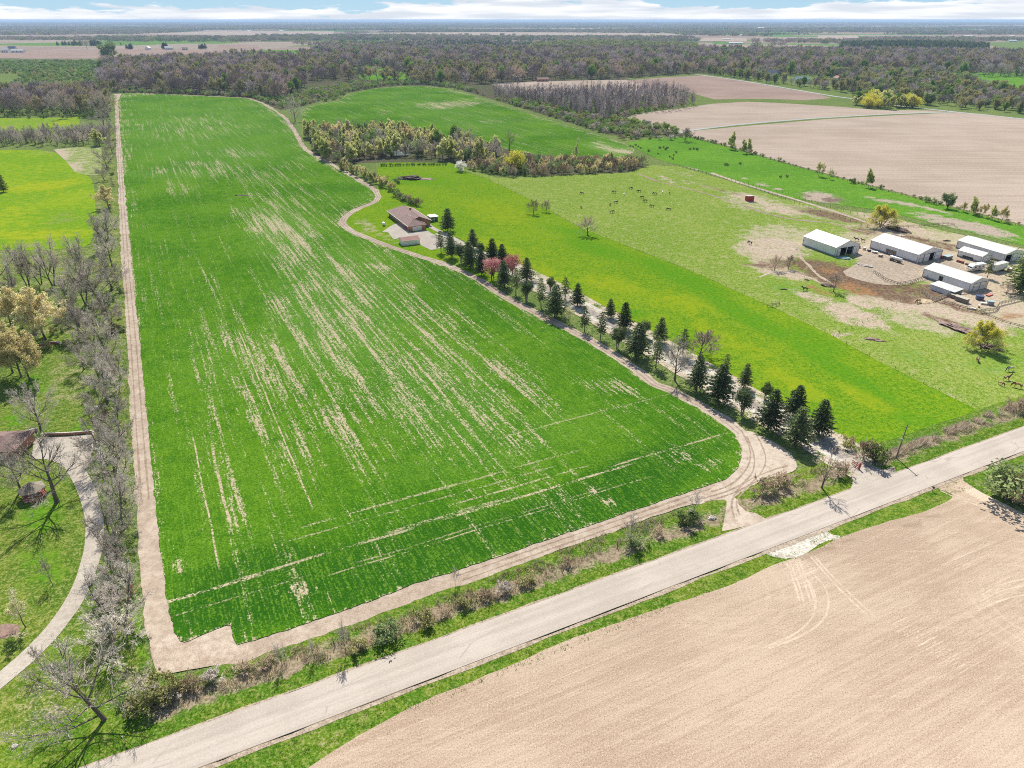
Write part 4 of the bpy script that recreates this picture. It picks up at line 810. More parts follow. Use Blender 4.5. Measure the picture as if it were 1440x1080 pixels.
# --- left hedgerow between the yard and the crop, road end first
hedge = [('wide0', (161, 914), 858, 1.25), ('upright0', (172, 880), 800, .9), ('bare0', (168, 842), 776, .8), ('upright1', (170, 812), 735, .8), ('bare1', (164, 778), 694, .8), ('bare2', (172, 740), 660, .8), ('upright2', (167, 712), 632, .8), ('bare3', (164, 680), 600, .85), ('bare0', (150, 655), 585, .9),
         ('upright0', (164, 628), 560, .9), ('bare1', (152, 600), 530, .9), ('bare2', (151, 568), 503, 1.0), ('upright1', (166, 548), 490, .8), ('bare3', (140, 535), 475, .9), ('bare0', (158, 515), 452, .9), ('bare2', (146, 492), 430, 1.0), ('upright0', (130, 478), 425, .9), ('bare1', (158, 462), 400, .9), ('bare3', (142, 430), 356, 1.0), ('upright2', (120, 428), 365, .9),
         ('bare0', (158, 408), 345, .9), ('bare1', (158, 375), 320, 1.0), ('upright1', (146, 352), 298, .9), ('bare2', (152, 335), 290, 1.0), ('tan1', (153, 293), 259, 1.1), ('bare3', (147, 254), 232, 1.2), ('wide1', (151, 238), 203, .9), ('bare1', (158, 215), 188, 1.1), ('budding0', (140, 205), 180, 1.2), ('bare2', (154, 196), 168, 1.2), ('bare3', (146, 178), 150, 1.2), ('bare0', (153, 164), 140, 1.2)]
for i, (k, b, tp, wd) in enumerate(hedge):
    lab = {'tan': 'tan budding tree', 'bud': 'pale green budding tree', 'upr': 'upright many-stemmed bare tree', 'wid': 'wide low bare tree'}.get(k[:3], 'bare grey tree')
    plant(k, 'bare_tree' if k[:3] not in ('tan', 'bud') else 'budding_tree', f'{lab} beside the left dirt track, {nth(i+1)} from the road', 'tree', b, top=tp, group='trees of the left hedgerow', wide=wd*1.12)
misc = [('wide0', (147, 1012), 902, 'big sprawling bare tree beside the road at the lower left corner', .95),
        ('bigbare0', (80, 706), 598, 'big dark bare tree in the lawn beside the small red summerhouse', .95),
        ('bare2', (30, 690), 622, 'mauve-grey bare tree behind the small red summerhouse', 1.0),
        ('wide1', (58, 606), 536, 'bare tree at the edge of the roof, above the parking pad', .9),
        ('bare0', (18, 524), 462, 'bare tree in the yard beside the left picture edge', 1.0),
        ('tan0', (42, 535), 466, 'thin budding tree in the shaded lawn above the parking pad', 1.0),
        ('tan1', (64, 478), 400, 'tan flowering-out tree behind the brick edging, biggest tan crown', 1.15),
        ('tan0', (20, 468), 402, 'tan budding tree in the left woods, left of the biggest tan crown', 1.0),
        ('tan0', (30, 530), 455, 'olive-tan budding tree standing low in the yard', 1.0),
        ('upright0', (75, 402), 330, 'tall forked bare tree in front of the yellow meadow, middle of five', .9),
        ('upright1', (41, 404), 338, 'thin leaning bare trees in front of the yellow meadow, left of middle', .9),
        ('upright2', (58, 400), 343, 'slender bare tree in front of the yellow meadow beside the tall forked one', .8),
        ('upright1', (115, 392), 328, 'bare forked tree in front of the yellow meadow, right of middle', .9),
        ('bare3', (4, 412), 318, 'bare tree cut by the left picture edge below the yellow meadow', .8),
        ('bare2', (100, 440), 378, 'bare tree in the left woods behind the grey hedgerow trees', .9),
        ('bare0', (112, 475), 412, 'bare twiggy tree beside the tan crown and the brick edging', .9),
        ('upright0', (20, 425), 372, 'mauve bare thicket tree in the left woods', .9),
        ('bare1', (118, 520), 462, 'bare tree over the lawn between hedgerow and brick edging', .9),
        ('skeleton0', (1155.5, 686), 627, 'small dark leafless tree on the verge beside the drive entrance', .9),
        ('sapling0', (74, 823), 781, 'thin leafless sapling in the lawn beside the curved drive', .7),
        ('sapling1', (36, 882), 826, 'young pale-twigged tree by the mulch bed left of the drive', 1.0),
        ('sapling0', (60, 941), 904, 'small bare sapling on the road side of the curved drive', .8),
        ('sapling0', (397, 936), 898, 'thin bare sapling in the roadside brush nearest the bare corner', .7),
        ('sapling0', (487, 920), 870, 'tall thin bare sapling in the roadside brush left of the round bush', .6),
        ('sapling0', (442, 926), 893, 'small bare sapling in the roadside brush between two taller saplings', .6),
        ('sapling0', (886, 764), 718, 'bare sapling beside the dark bushes near the field entrance', .8),
        ('sapling0', (908, 757), 728, 'thinner bare sapling just right of the sapling at the dark bushes', .6),
        ('sapling0', (975, 724), 688, 'forked bare sapling at the entrance end of the roadside brush', 1.1),
        ('sapling0', (640, 822), 792, 'slim bare sapling in the tan roadside weeds', .6),
        ('sapling0', (1213, 640), 616, 'small bare bush-like sapling behind the red gate post', 1.0),
        ('orchard0', (750, 301), 279, 'round bare fruit tree in the green pasture, left of a pair', 1.1),
        ('orchard0', (768, 298), 280, 'round bare fruit tree in the green pasture, right of a pair', 1.0),
        ('orchard0', (826, 331), 302, 'round bare fruit tree standing alone on the pasture fence line', 1.1),
        ('orchard0', (1089, 380), 357, 'bare brown tree on trampled ground, left of a pair near the first barn', 1.0),
        ('orchard0', (1108, 378), 357, 'bare brown tree on trampled ground, right of a pair near the first barn', 1.0),
        ('orchard0', (1172, 410), 382, 'bare tree on the brown muck heap in front of the barns', 1.0),
        ('sapling1', (1131, 391), 374, 'small green leafing tree in a grey pot-like guard near the first barn', 1.2),
        ('willow0', (1238, 319), 288, 'yellow leafing willow spreading behind the two white barns', 1.25),
        ('willow0', (1381, 490), 452, 'yellow bush growing from the brush heap in the lower horse paddock', 1.1),
        ('pine0', (1434, 412), 343, 'big dark pine at the right edge beside the farmyard', 1.15),
        ('pine0', (1456, 402), 350, 'dark pine cut by the right picture edge behind the farmyard', 1.1),
        ('thinspruce1', (1388, 391), 363, 'thin pale spruce in front of the white camper and trailer', 1.0),
        ('orchard0', (1415, 414), 396, 'grey bare bush tree below the big dark pine', 1.2),
        ('wide1', (415, 171), 131, 'big lone bare tree at the top right corner of the main green field', .8),
        ('skeleton0', (716, 212), 180, 'dark leafless tree rising behind the yellow bush of the pond thicket', 1.15),
        ('poplar0', (809, 224), 191, 'pale slim poplar in front of the far green field', 1.0),
        ('yellow0', (727, 241), 208, 'bright yellow round bush at the front of the pond thicket', 1.0),
        ('white0', (647, 241), 225, 'white blossoming bush at the edge of the green pasture', .95),
        ('pine0', (5, 270), 243, 'dark evergreen in the yellow meadow at the left edge', 1.0),
        ('greentree1', (156, 88), 57, 'dark round evergreen alone in front of the brown field', 1.0),
        ('wood1', (123, 69), 55, 'lone bare tree standing on the far tan field', 1.0),
        ('pole0', (95, 166), 118, 'tall dark bare oak at the front of the upper left woods', 1.4)]
for k, b, tp, lab, wd in misc:
    nm = {'willow0': 'willow_tree', 'pine0': 'pine_tree', 'yellow0': 'yellow_bush', 'white0': 'blossom_bush', 'poplar0': 'poplar_tree', 'thinspruce1': 'thin_spruce', 'greentree1': 'evergreen_tree'}.get(k, 'sapling' if k[:3] == 'sap' else ('budding_tree' if k[:3] == 'tan' else 'bare_tree'))
    plant(k, nm, lab, 'bush' if 'bush' in nm else 'tree', b, top=tp, wide=wd)

# --- hedgerow beyond the rich pasture
HR = [(965, 192), (1027, 207), (1100, 228.5), (1200, 256), (1300, 281.5), (1440, 318.5), (1500, 334)]
def polyline(pts, n, jit=0.0):
    W = [Vector(g(*p)) for p in pts]; L = [0]
    for a, b in zip(W, W[1:]): L.append(L[-1]+(b-a).length)
    for k in range(n):
        s = L[-1]*(k+.5)/n+random.uniform(-.5, .5)*jit*L[-1]/n; i = max(j for j in range(len(L)-1) if L[j] <= max(s, 0)); u = (s-L[i])/(L[i+1]-L[i])
        p = W[i].lerp(W[i+1], u); yield (p.x, p.y), s/L[-1]
for i, (xy, f) in enumerate(polyline(HR, 74, .9)):
    big = f < .30 or random.random() < .16
    plant(pick(['darkshrub0', 'brownshrub0', 'shrub1'], random.randrange(3)) if big else pick(['brownshrub0', 'greyshrub0', 'shrub2'], random.randrange(3)), 'hedge_shrub', 'small dark shrub in the hedgerow between the rich pasture and the tan field', 'shrub', None, xy=(xy[0]+random.uniform(-1, 1), xy[1]+random.uniform(-1, 1)), h=random.uniform(2.2, 4.0) if big else random.uniform(.9, 2.0), wide=random.uniform(.9, 1.5), group='shrubs of the far hedgerow')
for i, (k, b, tp, wd) in enumerate([('orchard0', (963, 199), 178, 1.3), ('budding0', (1028, 210), 183, .8), ('budding1', (1050, 216), 194, .9), ('tan0', (1151, 248), 226, .8), ('sapling1', (1166, 252), 233, 1.2), ('budding0', (1221, 264), 236, .8), ('darkshrub0', (1200, 258), 250, 1.2), ('shrub1', (1302, 284), 274, 1.0), ('greentree1', (1332, 293), 271, 1.0), ('shrub1', (1313, 287), 277, 1.0), ('tan1', (1355, 298), 283, 1.0), ('budding1', (1368, 301), 276, .8), ('tan0', (1381, 305), 285, .8), ('budding0', (1395, 309), 287, .8), ('tan1', (1408, 312), 288, .8)]):
    plant(k, 'hedgerow_tree', f'{"round dark bush" if k[:3] in ("dar", "shr") else "small leafing tree"} in the hedgerow along the tan field, {nth(i+1)} from its far end', 'tree', b, top=tp, wide=wd, group='trees of the far hedgerow')
# --- roadside brush: bushes one can count
for i, (k, b, tp, wd) in enumerate([('shrub2', (212, 985), 945, 1.2), ('shrub1', (180, 985), 962, 1.1), ('shrub2', (240, 975), 945, 1.2), ('brownshrub0', (270, 966), 935, 1.3), ('greyshrub0', (300, 958), 930, 1.2), ('shrub2', (505, 916), 893, 1.0), ('shrub1', (548, 899), 866, 1.25), ('shrub2', (596, 877), 854, 1.2), ('brownshrub0', (624, 866), 848, 1.2), ('shrub2', (655, 852), 832, 1.1), ('brownshrub0', (684, 842), 818, 1.3), ('greyshrub0', (710, 832), 808, 1.3), ('shrub2', (742, 818), 798, 1.2), ('brownshrub0', (800, 795), 777, 1.3), ('shrub1', (890, 768), 742, 1.2), ('brownshrub0', (925, 752), 732, 1.4), ('darkshrub0', (962, 738), 712, 1.1), ('shrub1', (975, 732), 708, .9), ('greyshrub0', (240, 985), 960, 1.2), ('brownshrub0', (345, 944), 920, 1.3), ('brownshrub0', (375, 934), 912, 1.3)]):
    plant(k, 'roadside_bush', f'{ {"shrub2": "olive", "shrub1": "dull green", "brownshrub0": "brown twiggy", "greyshrub0": "grey twiggy", "darkshrub0": "dark green"}[k]} bush in the brush between field and road, {nth(i+1)} from the lower left', 'bush', b, h=height(b, tp)*(.52 if k[:5] in ('brown', 'greys') else .7), wide=wd*1.15, group='bushes in the roadside brush')
for k, b, tp, wd, lab in [('darkshrub0', (1231, 650), 624, 1.0, 'dark green bush at the corner beside the red gate post'), ('brownshrub0', (1216, 645), 618, 1.1, 'dark twiggy bush between red gate post and dark green bush'), ('shrub2', (1190, 628), 612, 1.2, 'olive bush beside the last spruce of the pasture-side row'),
                          ('brownshrub0', (1075, 692), 672, 1.5, 'brown bramble bush on the verge, nearest the field entrance'), ('brownshrub0', (1100, 684), 666, 1.5, 'brown bramble bush on the verge, second from the field entrance'), ('brownshrub0', (1180, 668), 648, 1.2, 'tan bramble bush behind the leafless tree by the drive entrance'),
                          ('shrub1', (1420, 706), 652, 1.3, 'big olive-brown bush on the verge at the right edge'), ('shrub1', (1402, 694), 664, 1.0, 'green bush at the front of the big olive-brown bush'), ('brownshrub0', (1437, 712), 668, 1.2, 'brown twiggy bush at the right edge of the verge'),
                          ('shrub1', (560, 258), 248, 1.3, 'dull green bush behind the brown-roofed house'), ('brownshrub0', (1435, 580), 560, 1.3, 'dark twiggy bush in the roadside brush at the right edge')]:
    plant(k, 'bush', lab, 'bush', b, top=tp, wide=wd)
# --- hedge from the house back along the track
for i, (xy, f) in enumerate(polyline([(471, 236), (492, 243), (512, 252), (534, 263), (547, 270)], 26, .8)):
    plant(pick(['budding0', 'tan0', 'budding2', 'shrub2'], i), 'hedge_shrub', f'tan and olive bush in the hedge along the bending track, {nth(i+1)} from the pond', 'shrub', None, xy=(xy[0]+random.uniform(-1, 5), xy[1]+random.uniform(-2, 2)), h=random.uniform(5, 9), wide=random.uniform(.8, 1.1), group='bushes of the track hedge')
for i, (xy, f) in enumerate(polyline([(556, 276), (572, 284), (590, 291)], 9, .6)):
    plant(pick(['darkshrub0', 'shrub1', 'brownshrub0'], i), 'hedge_shrub', f'dark round shrub behind the brown-roofed house, {nth(i+1)} from the track', 'shrub', None, xy=xy, h=random.uniform(4, 6), wide=1.1, group='shrubs behind the house')
for i, (xy, f) in enumerate(polyline([(534, 234), (580, 233), (628, 233)], 24, .5)):
    plant('shrub0', 'hedge_shrub', 'small green bush in the low straight row at the pasture head', 'shrub', None, xy=xy, h=random.uniform(2.0, 2.8), wide=1.0, group='low row of green bushes')
# scattered low shrubs of the rich pasture
for i, b in enumerate([(886, 206), (890, 207), (894, 205), (898, 207), (928, 209), (933, 208), (936, 211), (938, 209), (951, 215), (970, 211), (975, 210), (980, 211), (901, 209), (912, 213), (925, 217), (942, 221), (946, 224), (1024, 233), (1041, 231), (1097, 250), (1107, 249), (947, 219), (1020, 233)]):
    plant('darkshrub0', 'low_shrub', 'low dark shrub dotted over the rich pasture in front of the far hedgerow', 'shrub', b, h=random.uniform(1.4, 2.4), wide=1.2, group='dark shrubs dotted over the rich pasture')

# --- woods: the nearest trees one by one, the rest as masses
def scatter(poly, spacing, jit=.45):
    W = np.array([g(*p) for p in poly]); x0, y0 = W.min(0); x1, y1 = W.max(0)
    gx, gy = np.meshgrid(np.arange(x0, x1, spacing), np.arange(y0, y1, spacing)); q = np.stack([gx.ravel(), gy.ravel()], 1)
    q = q+rng.uniform(-jit, jit, q.shape)*spacing; q = q[inside(q, W)]
    return q[np.argsort(np.hypot(q[:, 0], q[:, 1]))]
def instancer(name, label, cat, pts, kinds, hs, weights=None, wide=1.0, group=None):
    """one mass: points that carry copies of the given plants"""
    n = len(pts); me = bpy.data.meshes.new(name); co3 = np.zeros((n, 3)); co3[:, :2] = pts; me.from_pydata([tuple(p) for p in co3], [], [])
    idx = rng.choice(len(kinds), n, p=np.array(weights)/sum(weights) if weights else None)
    hh = rng.uniform(hs[0], hs[1], n); sc = np.array([hh[i]/PROTO[kinds[idx[i]]+'#h'] for i in range(n)])
    for an, v, ty in (('idx', idx, 'INT'), ('scl', sc, 'FLOAT'), ('rot', rng.uniform(0, 6.28, n), 'FLOAT')):
        a = me.attributes.new(an, ty, 'POINT'); a.data.foreach_set('value', v.astype(np.int32 if ty == 'INT' else np.float32))
    o = link(name, me); ng = bpy.data.node_groups.new(name, 'GeometryNodeTree')
    ng.interface.new_socket('Geometry', in_out='INPUT', socket_type='NodeSocketGeometry'); ng.interface.new_socket('Geometry', in_out='OUTPUT', socket_type='NodeSocketGeometry')
    N = ng.nodes; L = ng.links; gi = N.new('NodeGroupInput'); go = N.new('NodeGroupOutput')
    iop = N.new('GeometryNodeInstanceOnPoints'); ci = N.new('GeometryNodeCollectionInfo'); ci.inputs['Collection'].default_value = mass_collection(kinds); ci.inputs['Separate Children'].default_value = True; ci.inputs['Reset Children'].default_value = True
    def named(an, ty):
        x = N.new('GeometryNodeInputNamedAttribute'); x.data_type = ty; x.inputs['Name'].default_value = an; return x.outputs[0]
    L.new(gi.outputs[0], iop.inputs['Points']); L.new(ci.outputs[0], iop.inputs['Instance']); iop.inputs['Pick Instance'].default_value = True
    L.new(named('idx', 'INT'), iop.inputs['Instance Index'])
    cx = N.new('ShaderNodeCombineXYZ'); L.new(named('rot', 'FLOAT'), cx.inputs[2]); L.new(cx.outputs[0], iop.inputs['Rotation'])
    vm = N.new('ShaderNodeCombineXYZ'); s = named('scl', 'FLOAT')
    mw = N.new('ShaderNodeMath'); mw.operation = 'MULTIPLY'; mw.inputs[1].default_value = wide; L.new(s, mw.inputs[0])
    L.new(mw.outputs[0], vm.inputs[0]); L.new(mw.outputs[0], vm.inputs[1]); L.new(s, vm.inputs[2]); L.new(vm.outputs[0], iop.inputs['Scale'])
    L.new(iop.outputs[0], go.inputs[0]); md = o.modifiers.new('mass', 'NODES'); md.node_group = ng
    return tag(o, label, cat, group, 'stuff')
MASS = {}
def mass_collection(kinds):
    key = '|'.join(kinds)
    if key not in MASS:
        c = bpy.data.collections.new('mass_'+str(len(MASS)))
        for i, k in enumerate(kinds):
            (_, a), (_, b) = PROTO[k]; me = bpy.data.meshes.new(f'{i:02d}_{k}')
            bm = bmesh.new(); bm.from_mesh(a); na = len(bm.faces); bm.from_mesh(b); bm.to_mesh(me); bm.free()
            mats = [m for m in a.materials]+[m for m in b.materials]
            for m in mats: me.materials.append(m)
            mi = np.zeros(len(me.polygons), np.int32); me.polygons.foreach_get('material_index', mi); mi[na:] += len(a.materials); me.polygons.foreach_set('material_index', mi)
            ob = bpy.data.objects.new(f'{i:02d}_{k}', me); c.objects.link(ob)
        MASS[key] = c
    return MASS[key]
def woods(name, label, mlabel, poly, spacing, kinds, hs, weights=None, nsolo=0, wide=1.0, tname='bare_tree', cat='tree', drop=None):
    q = scatter(poly, spacing)
    if drop is not None: q = q[~inside(q, np.array([g(*p) for p in drop]))]
    p = np.array(weights)/sum(weights) if weights else None
    for xy in q[:nsolo]:
        k = kinds[rng.choice(len(kinds), p=p)]
        plant(k, tname, label, cat, None, xy=tuple(xy), h=random.uniform(*hs), wide=wide*random.uniform(.9, 1.15), group=label)
    if len(q) > nsolo: instancer(name, mlabel, 'woods', q[nsolo:], kinds, hs, weights, wide)
    return len(q)
WD = ['wood0', 'wood1', 'wood2', 'wood3', 'woodbud0', 'woodbud1', 'greentree0', 'shrub0']
c = {}
c['far'] = woods('oak_woods', 'bare brown tree in the woods at the far end of the main green field', 'bare brown and mauve woods behind the main green field', [(143, 126), (150, 130), (200, 129), (300, 133), (350, 136), (392, 146), (410, 136), (430, 122), (430, 100), (420, 86), (300, 86), (145, 92)], 19, WD, (18, 30), [3, 3, 3, 3, 2.2, 1.8, .7, .0], nsolo=70)
c['mid'] = woods('bare_woods', 'bare mauve-brown tree at the front of the wide woods beyond the second field', 'wide belt of bare woods across the middle distance', [(420, 118), (480, 112), (500, 116), (560, 116), (640, 121), (700, 118), (760, 113), (880, 111), (930, 106), (990, 103), (1060, 108), (1180, 104), (1300, 106), (1440, 110), (1600, 112), (1600, 88), (1440, 80), (1200, 76), (1000, 74), (800, 74), (600, 74), (420, 80)], 21, WD, (18, 30), [3, 4, 3, 4, 3, 3.5, 1.6, .0], nsolo=70, drop=[(487, 99), (520, 93), (580, 103), (575, 113), (500, 113)])
c['left'] = woods('left_woods', 'bare brown tree in the upper left woods', 'bare upper left woods', [(-120, 166), (0, 164), (60, 163), (110, 164), (150, 166), (155, 140), (150, 134), (0, 138), (-120, 138)], 16, ['wood0', 'wood1', 'wood2', 'woodbud0'], (20, 27), None, nsolo=55, wide=.8)
c['left2'] = woods('left_thicket', 'grey bare tree of the thicket above the yellow meadow', 'grey thicket above the yellow meadow', [(-80, 207), (0, 206), (70, 206), (140, 204), (152, 200), (150, 186), (110, 190), (40, 194), (-80, 194)], 9, ['upright0', 'bare1', 'upright1', 'bare0'], (10, 15), None, nsolo=75)
c['thicket'] = woods('pole_thicket', 'slender bare tree of the pole thicket beyond the far green field', 'thicket of slender bare trees beyond the far green field', [(690, 128), (740, 134), (800, 132), (880, 128), (930, 126), (965, 135), (978, 150), (940, 158), (900, 160), (868, 166), (850, 172), (800, 160), (740, 146), (700, 140)], 9, ['pole0', 'pole1'], (13, 20), None, nsolo=70)
c['pond'] = woods('pond_thicket', 'yellow-green budding tree in the pond thicket', 'tan and yellow-green pond thicket', [(432, 192), (470, 190), (520, 188), (600, 196), (660, 206), (700, 212), (700, 224), (650, 228), (600, 226), (585, 222), (530, 222), (500, 228), (470, 232), (445, 216)], 8.5, ['budding0', 'budding1', 'budding2', 'tan0', 'bare1', 'upright0', 'greentree0', 'shrub1'], (8, 19), [3, 3, 3, 1.2, 3, 3, .8, 2], nsolo=120, tname='budding_tree', drop=[(543, 212), (560, 207), (574, 208), (574, 217), (545, 219)])
c['pond2'] = woods('tan_thicket', 'rusty tan bush in the thicket at the head of the horse pasture', 'rusty tan thicket at the head of the horse pasture', [(655, 236), (700, 228), (770, 228), (870, 226), (905, 232), (912, 236), (880, 241), (840, 245), (760, 249), (700, 249), (665, 241)], 6.5, ['tan0', 'budding0', 'orchard0', 'shrub1', 'brownshrub0'], (5, 9), None, nsolo=90, tname='thicket_bush', cat='bush')
U = ['shrub0', 'shrub1', 'shrub2', 'greyshrub0']
c['und1'] = woods('green_scrub', 'green scrub bush along the edge of the woods behind the main field', 'green scrub along the woods edge', [(143, 129), (173, 131), (240, 132), (300, 135), (350, 138), (395, 152), (424, 150), (438, 146), (482, 139), (484, 131), (540, 121), (600, 119), (660, 129), (760, 160), (860, 191), (885, 196), (960, 190), (958, 184), (900, 172), (868, 168), (800, 162), (700, 142), (640, 118), (560, 114), (480, 118), (400, 138), (300, 131), (143, 126)], 9, U, (4, 7.5), [4, 4, 2, 2], nsolo=90, tname='scrub_bush', cat='bush', wide=1.2)
c['und2'] = woods('thicket_scrub', 'green bush under the pole thicket', 'green undergrowth of the pole thicket', [(700, 142), (760, 142), (850, 138), (930, 140), (960, 150), (900, 160), (868, 168), (800, 164), (740, 152)], 11, U, (4, 7), [4, 3, 1, 1], nsolo=40, tname='scrub_bush', cat='bush', wide=1.2)
c['shr'] = woods('shrub_meadow', 'grey-green young bush in the shrub meadow at the upper left', 'young grey-green bushes filling the upper left shrub meadow', [(-120, 126), (0, 124), (60, 121), (140, 124), (146, 110), (146, 86), (0, 86), (-120, 86)], 14, ['shrub1', 'shrub0', 'greentree1', 'shrub2'], (4, 8), [4, 3, 2, 1], nsolo=70, tname='young_bush', cat='bush', wide=1.2, drop=[(-10, 118), (0, 104), (25, 104), (30, 112), (10, 120)])
c['und3'] = woods('left_scrub', 'green bush at the foot of the upper left woods', 'green scrub at the foot of the upper left woods', [(-100, 167), (150, 167), (158, 150), (148, 136), (0, 139), (-100, 139)], 12, ['shrub0', 'shrub1'], (4, 6.5), None, nsolo=40, tname='scrub_bush', cat='bush')
c['right'] = woods('village_trees', 'leafing tree among the houses along the far road', 'mixed trees among the houses along the far road', [(990, 104), (1060, 114), (1120, 122), (1180, 131), (1240, 139), (1290, 147), (1370, 155), (1440, 162), (1600, 180), (1600, 142), (1440, 133), (1400, 128), (1350, 114), (1290, 106), (1180, 102), (1060, 103)], 16, ['woodbud0', 'greentree1', 'wood1', 'olivetree0', 'greentree0', 'pine0'], (10, 20), [3, 2, 4, 3, 2, 1.3], nsolo=140, tname='village_tree', drop=[(1085, 114), (1105, 104), (1150, 108), (1200, 118), (1190, 124), (1110, 118)])
c['will'] = woods('willow_clump', 'yellow-green willow in the clump beside the far road', 'willow clump', [(1196, 146), (1220, 141), (1275, 147), (1285, 152), (1250, 154), (1210, 153)], 15, ['budding0', 'greentree0', 'budding1', 'yellow0'], (12, 20), None, nsolo=40, tname='willow_tree', wide=1.2)
c['rscrub'] = woods('lane_scrub', 'grey-green bush on the dry ground between crop and tan field', 'grey-green scrub between crop and tan field', [(860, 186), (900, 180), (950, 190), (965, 194), (930, 200), (905, 197), (880, 200)], 13, ['shrub1', 'shrub2', 'brownshrub0', 'greyshrub0'], (3, 6), None, nsolo=40, tname='scrub_bush', cat='bush', wide=1.4)
c['yscrub'] = woods('yard_scrub', 'low green bush in the shade of the left woods', 'green scrub in the left woods', [(-60, 470), (0, 440), (60, 420), (120, 400), (170, 380), (176, 470), (120, 480), (60, 500)], 6.5, ['shrub1', 'greyshrub0', 'shrub2'], (2, 4), None, nsolo=60, tname='scrub_bush', cat='bush')
c['hscrub'] = woods('hedgerow_scrub', 'low twiggy bush at the foot of the left hedgerow trees', 'twiggy scrub at the foot of the left hedgerow', [(150, 950), (158, 820), (156, 700), (146, 600), (140, 560), (140, 450), (150, 330), (145, 250), (150, 170), (160, 170), (160, 260), (168, 340), (174, 460), (181, 600), (184, 760), (190, 880), (205, 950), (180, 975)], 8.5, ['greyshrub0', 'brownshrub0', 'shrub1', 'shrub2'], (1.2, 3.0), [4, 2, 1.5, 1], nsolo=150, tname='hedge_scrub', cat='bush', wide=1.2)
print('WOODS', c)
# --- belts of woods on the plain beyond
def far_clump(seed, n, W, H, mat):
    rn = random.Random(seed); F = MB(); T = MB(); T.tube([(0, 0, -1), (0, 0, H*.5)], [.5, .3], 4)
    for k in range(n):
        a = rn.uniform(0, 6.28); r = W*rn.random()**.5; c0 = Vector((math.cos(a)*r, math.sin(a)*r, 0)); h = H*rn.uniform(.6, 1.0); w_ = H*rn.uniform(.3, .5)
        for j in range(46):
            d = rdir(rn, .2); p = c0+Vector((d.x*w_, d.y*w_, h*.55+d.z*h*.42)); leaf(F, p, H*.2*rn.uniform(.6, 1.3), rn)
    return T, F
M['far_brown_wood'] = leaf_mat('distant_bare_crowns', (0.20, 0.17, 0.14), (0.32, 0.27, 0.22), 0.1, 0.6)
M['far_green_wood'] = leaf_mat('distant_green_crowns', (0.15, 0.175, 0.08), (0.30, 0.30, 0.14), 0.1, 0.6)
proto('clump0', far_clump(300, 7, 22, 18, None), M['bark_dark'], [M['far_brown_wood']]); proto('clump1', far_clump(301, 7, 22, 17, None), M['bark_dark'], [M['far_green_wood']]); proto('clump2', far_clump(302, 6, 20, 18, None), M['bark_dark'], [M['needle_green']])
proto('belt0', far_clump(303, 22, 120, 20, None), M['bark_dark'], [M['far_brown_wood']]); proto('belt1', far_clump(304, 22, 120, 18, None), M['bark_dark'], [M['far_green_wood']])
def fbm(x, y, s, o=0.0): return np.array([mnoise.fractal(Vector((a*s+o, b*s-o, o)), 1.0, 2.0, 3) for a, b in zip(x, y)])
def plain_woods(name, label, y0, y1, sp, kinds, hs, wts, thr, ns, aniso=2.5):
    gx, gy = np.meshgrid(np.arange(-1.05*y1, 1.05*y1, sp), np.arange(y0, y1, sp)); q = np.stack([gx.ravel(), gy.ravel()], 1); q = q+rng.uniform(-.45, .45, q.shape)*sp
    q = q[np.abs(q[:, 0]) < 1.05*q[:, 1]]
    f = fbm(q[:, 0]/aniso, q[:, 1], ns, 7.3); keep = f > thr
    P_ = np.stack(px(q[:, 0], q[:, 1]), 1)
    for pl in KEEPOUT: keep &= ~inside(P_, pl)
    q = q[keep]; instancer(name, label, 'woods', q, kinds, hs, wts); return len(q)
KEEPOUT = [[(-100, 86), (146, 86), (300, 82), (335, 73), (240, 67), (-100, 67)], [(300, 78), (435, 78), (442, 70), (360, 61), (300, 61)], [(480, 50.5), (700, 50), (980, 52), (940, 47), (700, 45), (520, 46)], [(620, 42), (900, 42), (860, 39.5), (660, 39.5)], [(180, 49), (470, 51), (470, 43), (300, 43)], [(980, 59), (1050, 59), (1050, 52), (990, 52)], [(1150, 56), (1210, 56), (1205, 49), (1150, 49)], [(960, 71), (1060, 69), (1040, 62), (970, 63)], [(1290, 100), (1440, 100), (1600, 104), (1600, 140), (1400, 128)], [(1375, 73), (1600, 73), (1600, 59), (1440, 57), (1380, 59)]]
print('PLAIN', plain_woods('plain_woods', 'patches of bare and leafing woods on the plain beyond the belt of woods', 1750, 3300, 26, ['wood1', 'wood3', 'woodbud0', 'olivetree0', 'pine0', 'greentree1'], (14, 22), [4, 4, 3, 3, 1, 1.5], -0.05, 1/420),
      plain_woods('plain_copses', 'copses and tree lines on the hazy plain', 3300, 9000, 55, ['clump0', 'clump1', 'clump2'], (14, 20), [5, 4, 2], -0.06, 1/700, 3.0),
      plain_woods('horizon_woods', 'hazy strips of woods toward the horizon', 9000, 34000, 210, ['belt0', 'belt1'], (16, 26), [3, 2], -0.16, 1/1800, 4.0))
m_, t_ = new_mat('pond_water'); p_ = t_.n('ShaderNodeBsdfPrincipled'); p_.inputs['Base Color'].default_value = (0.10, 0.12, 0.13, 1); p_.inputs['Roughness'].default_value = 0.06
surf(t_, p_.outputs[0]); sheet('farm_track', ribbon_poly(spline([(1000, 243), (1040, 257), (1090, 272), (1150, 290), (1200, 306), (1232, 318), (1270, 332)], 3), 3.2), 0.025, M['track'], world=True, jit=.3)
sheet('pond', [(535, 212), (560, 207), (580, 208), (580, 217), (560, 220), (540, 218)], 0.02, m_, smooth=2)

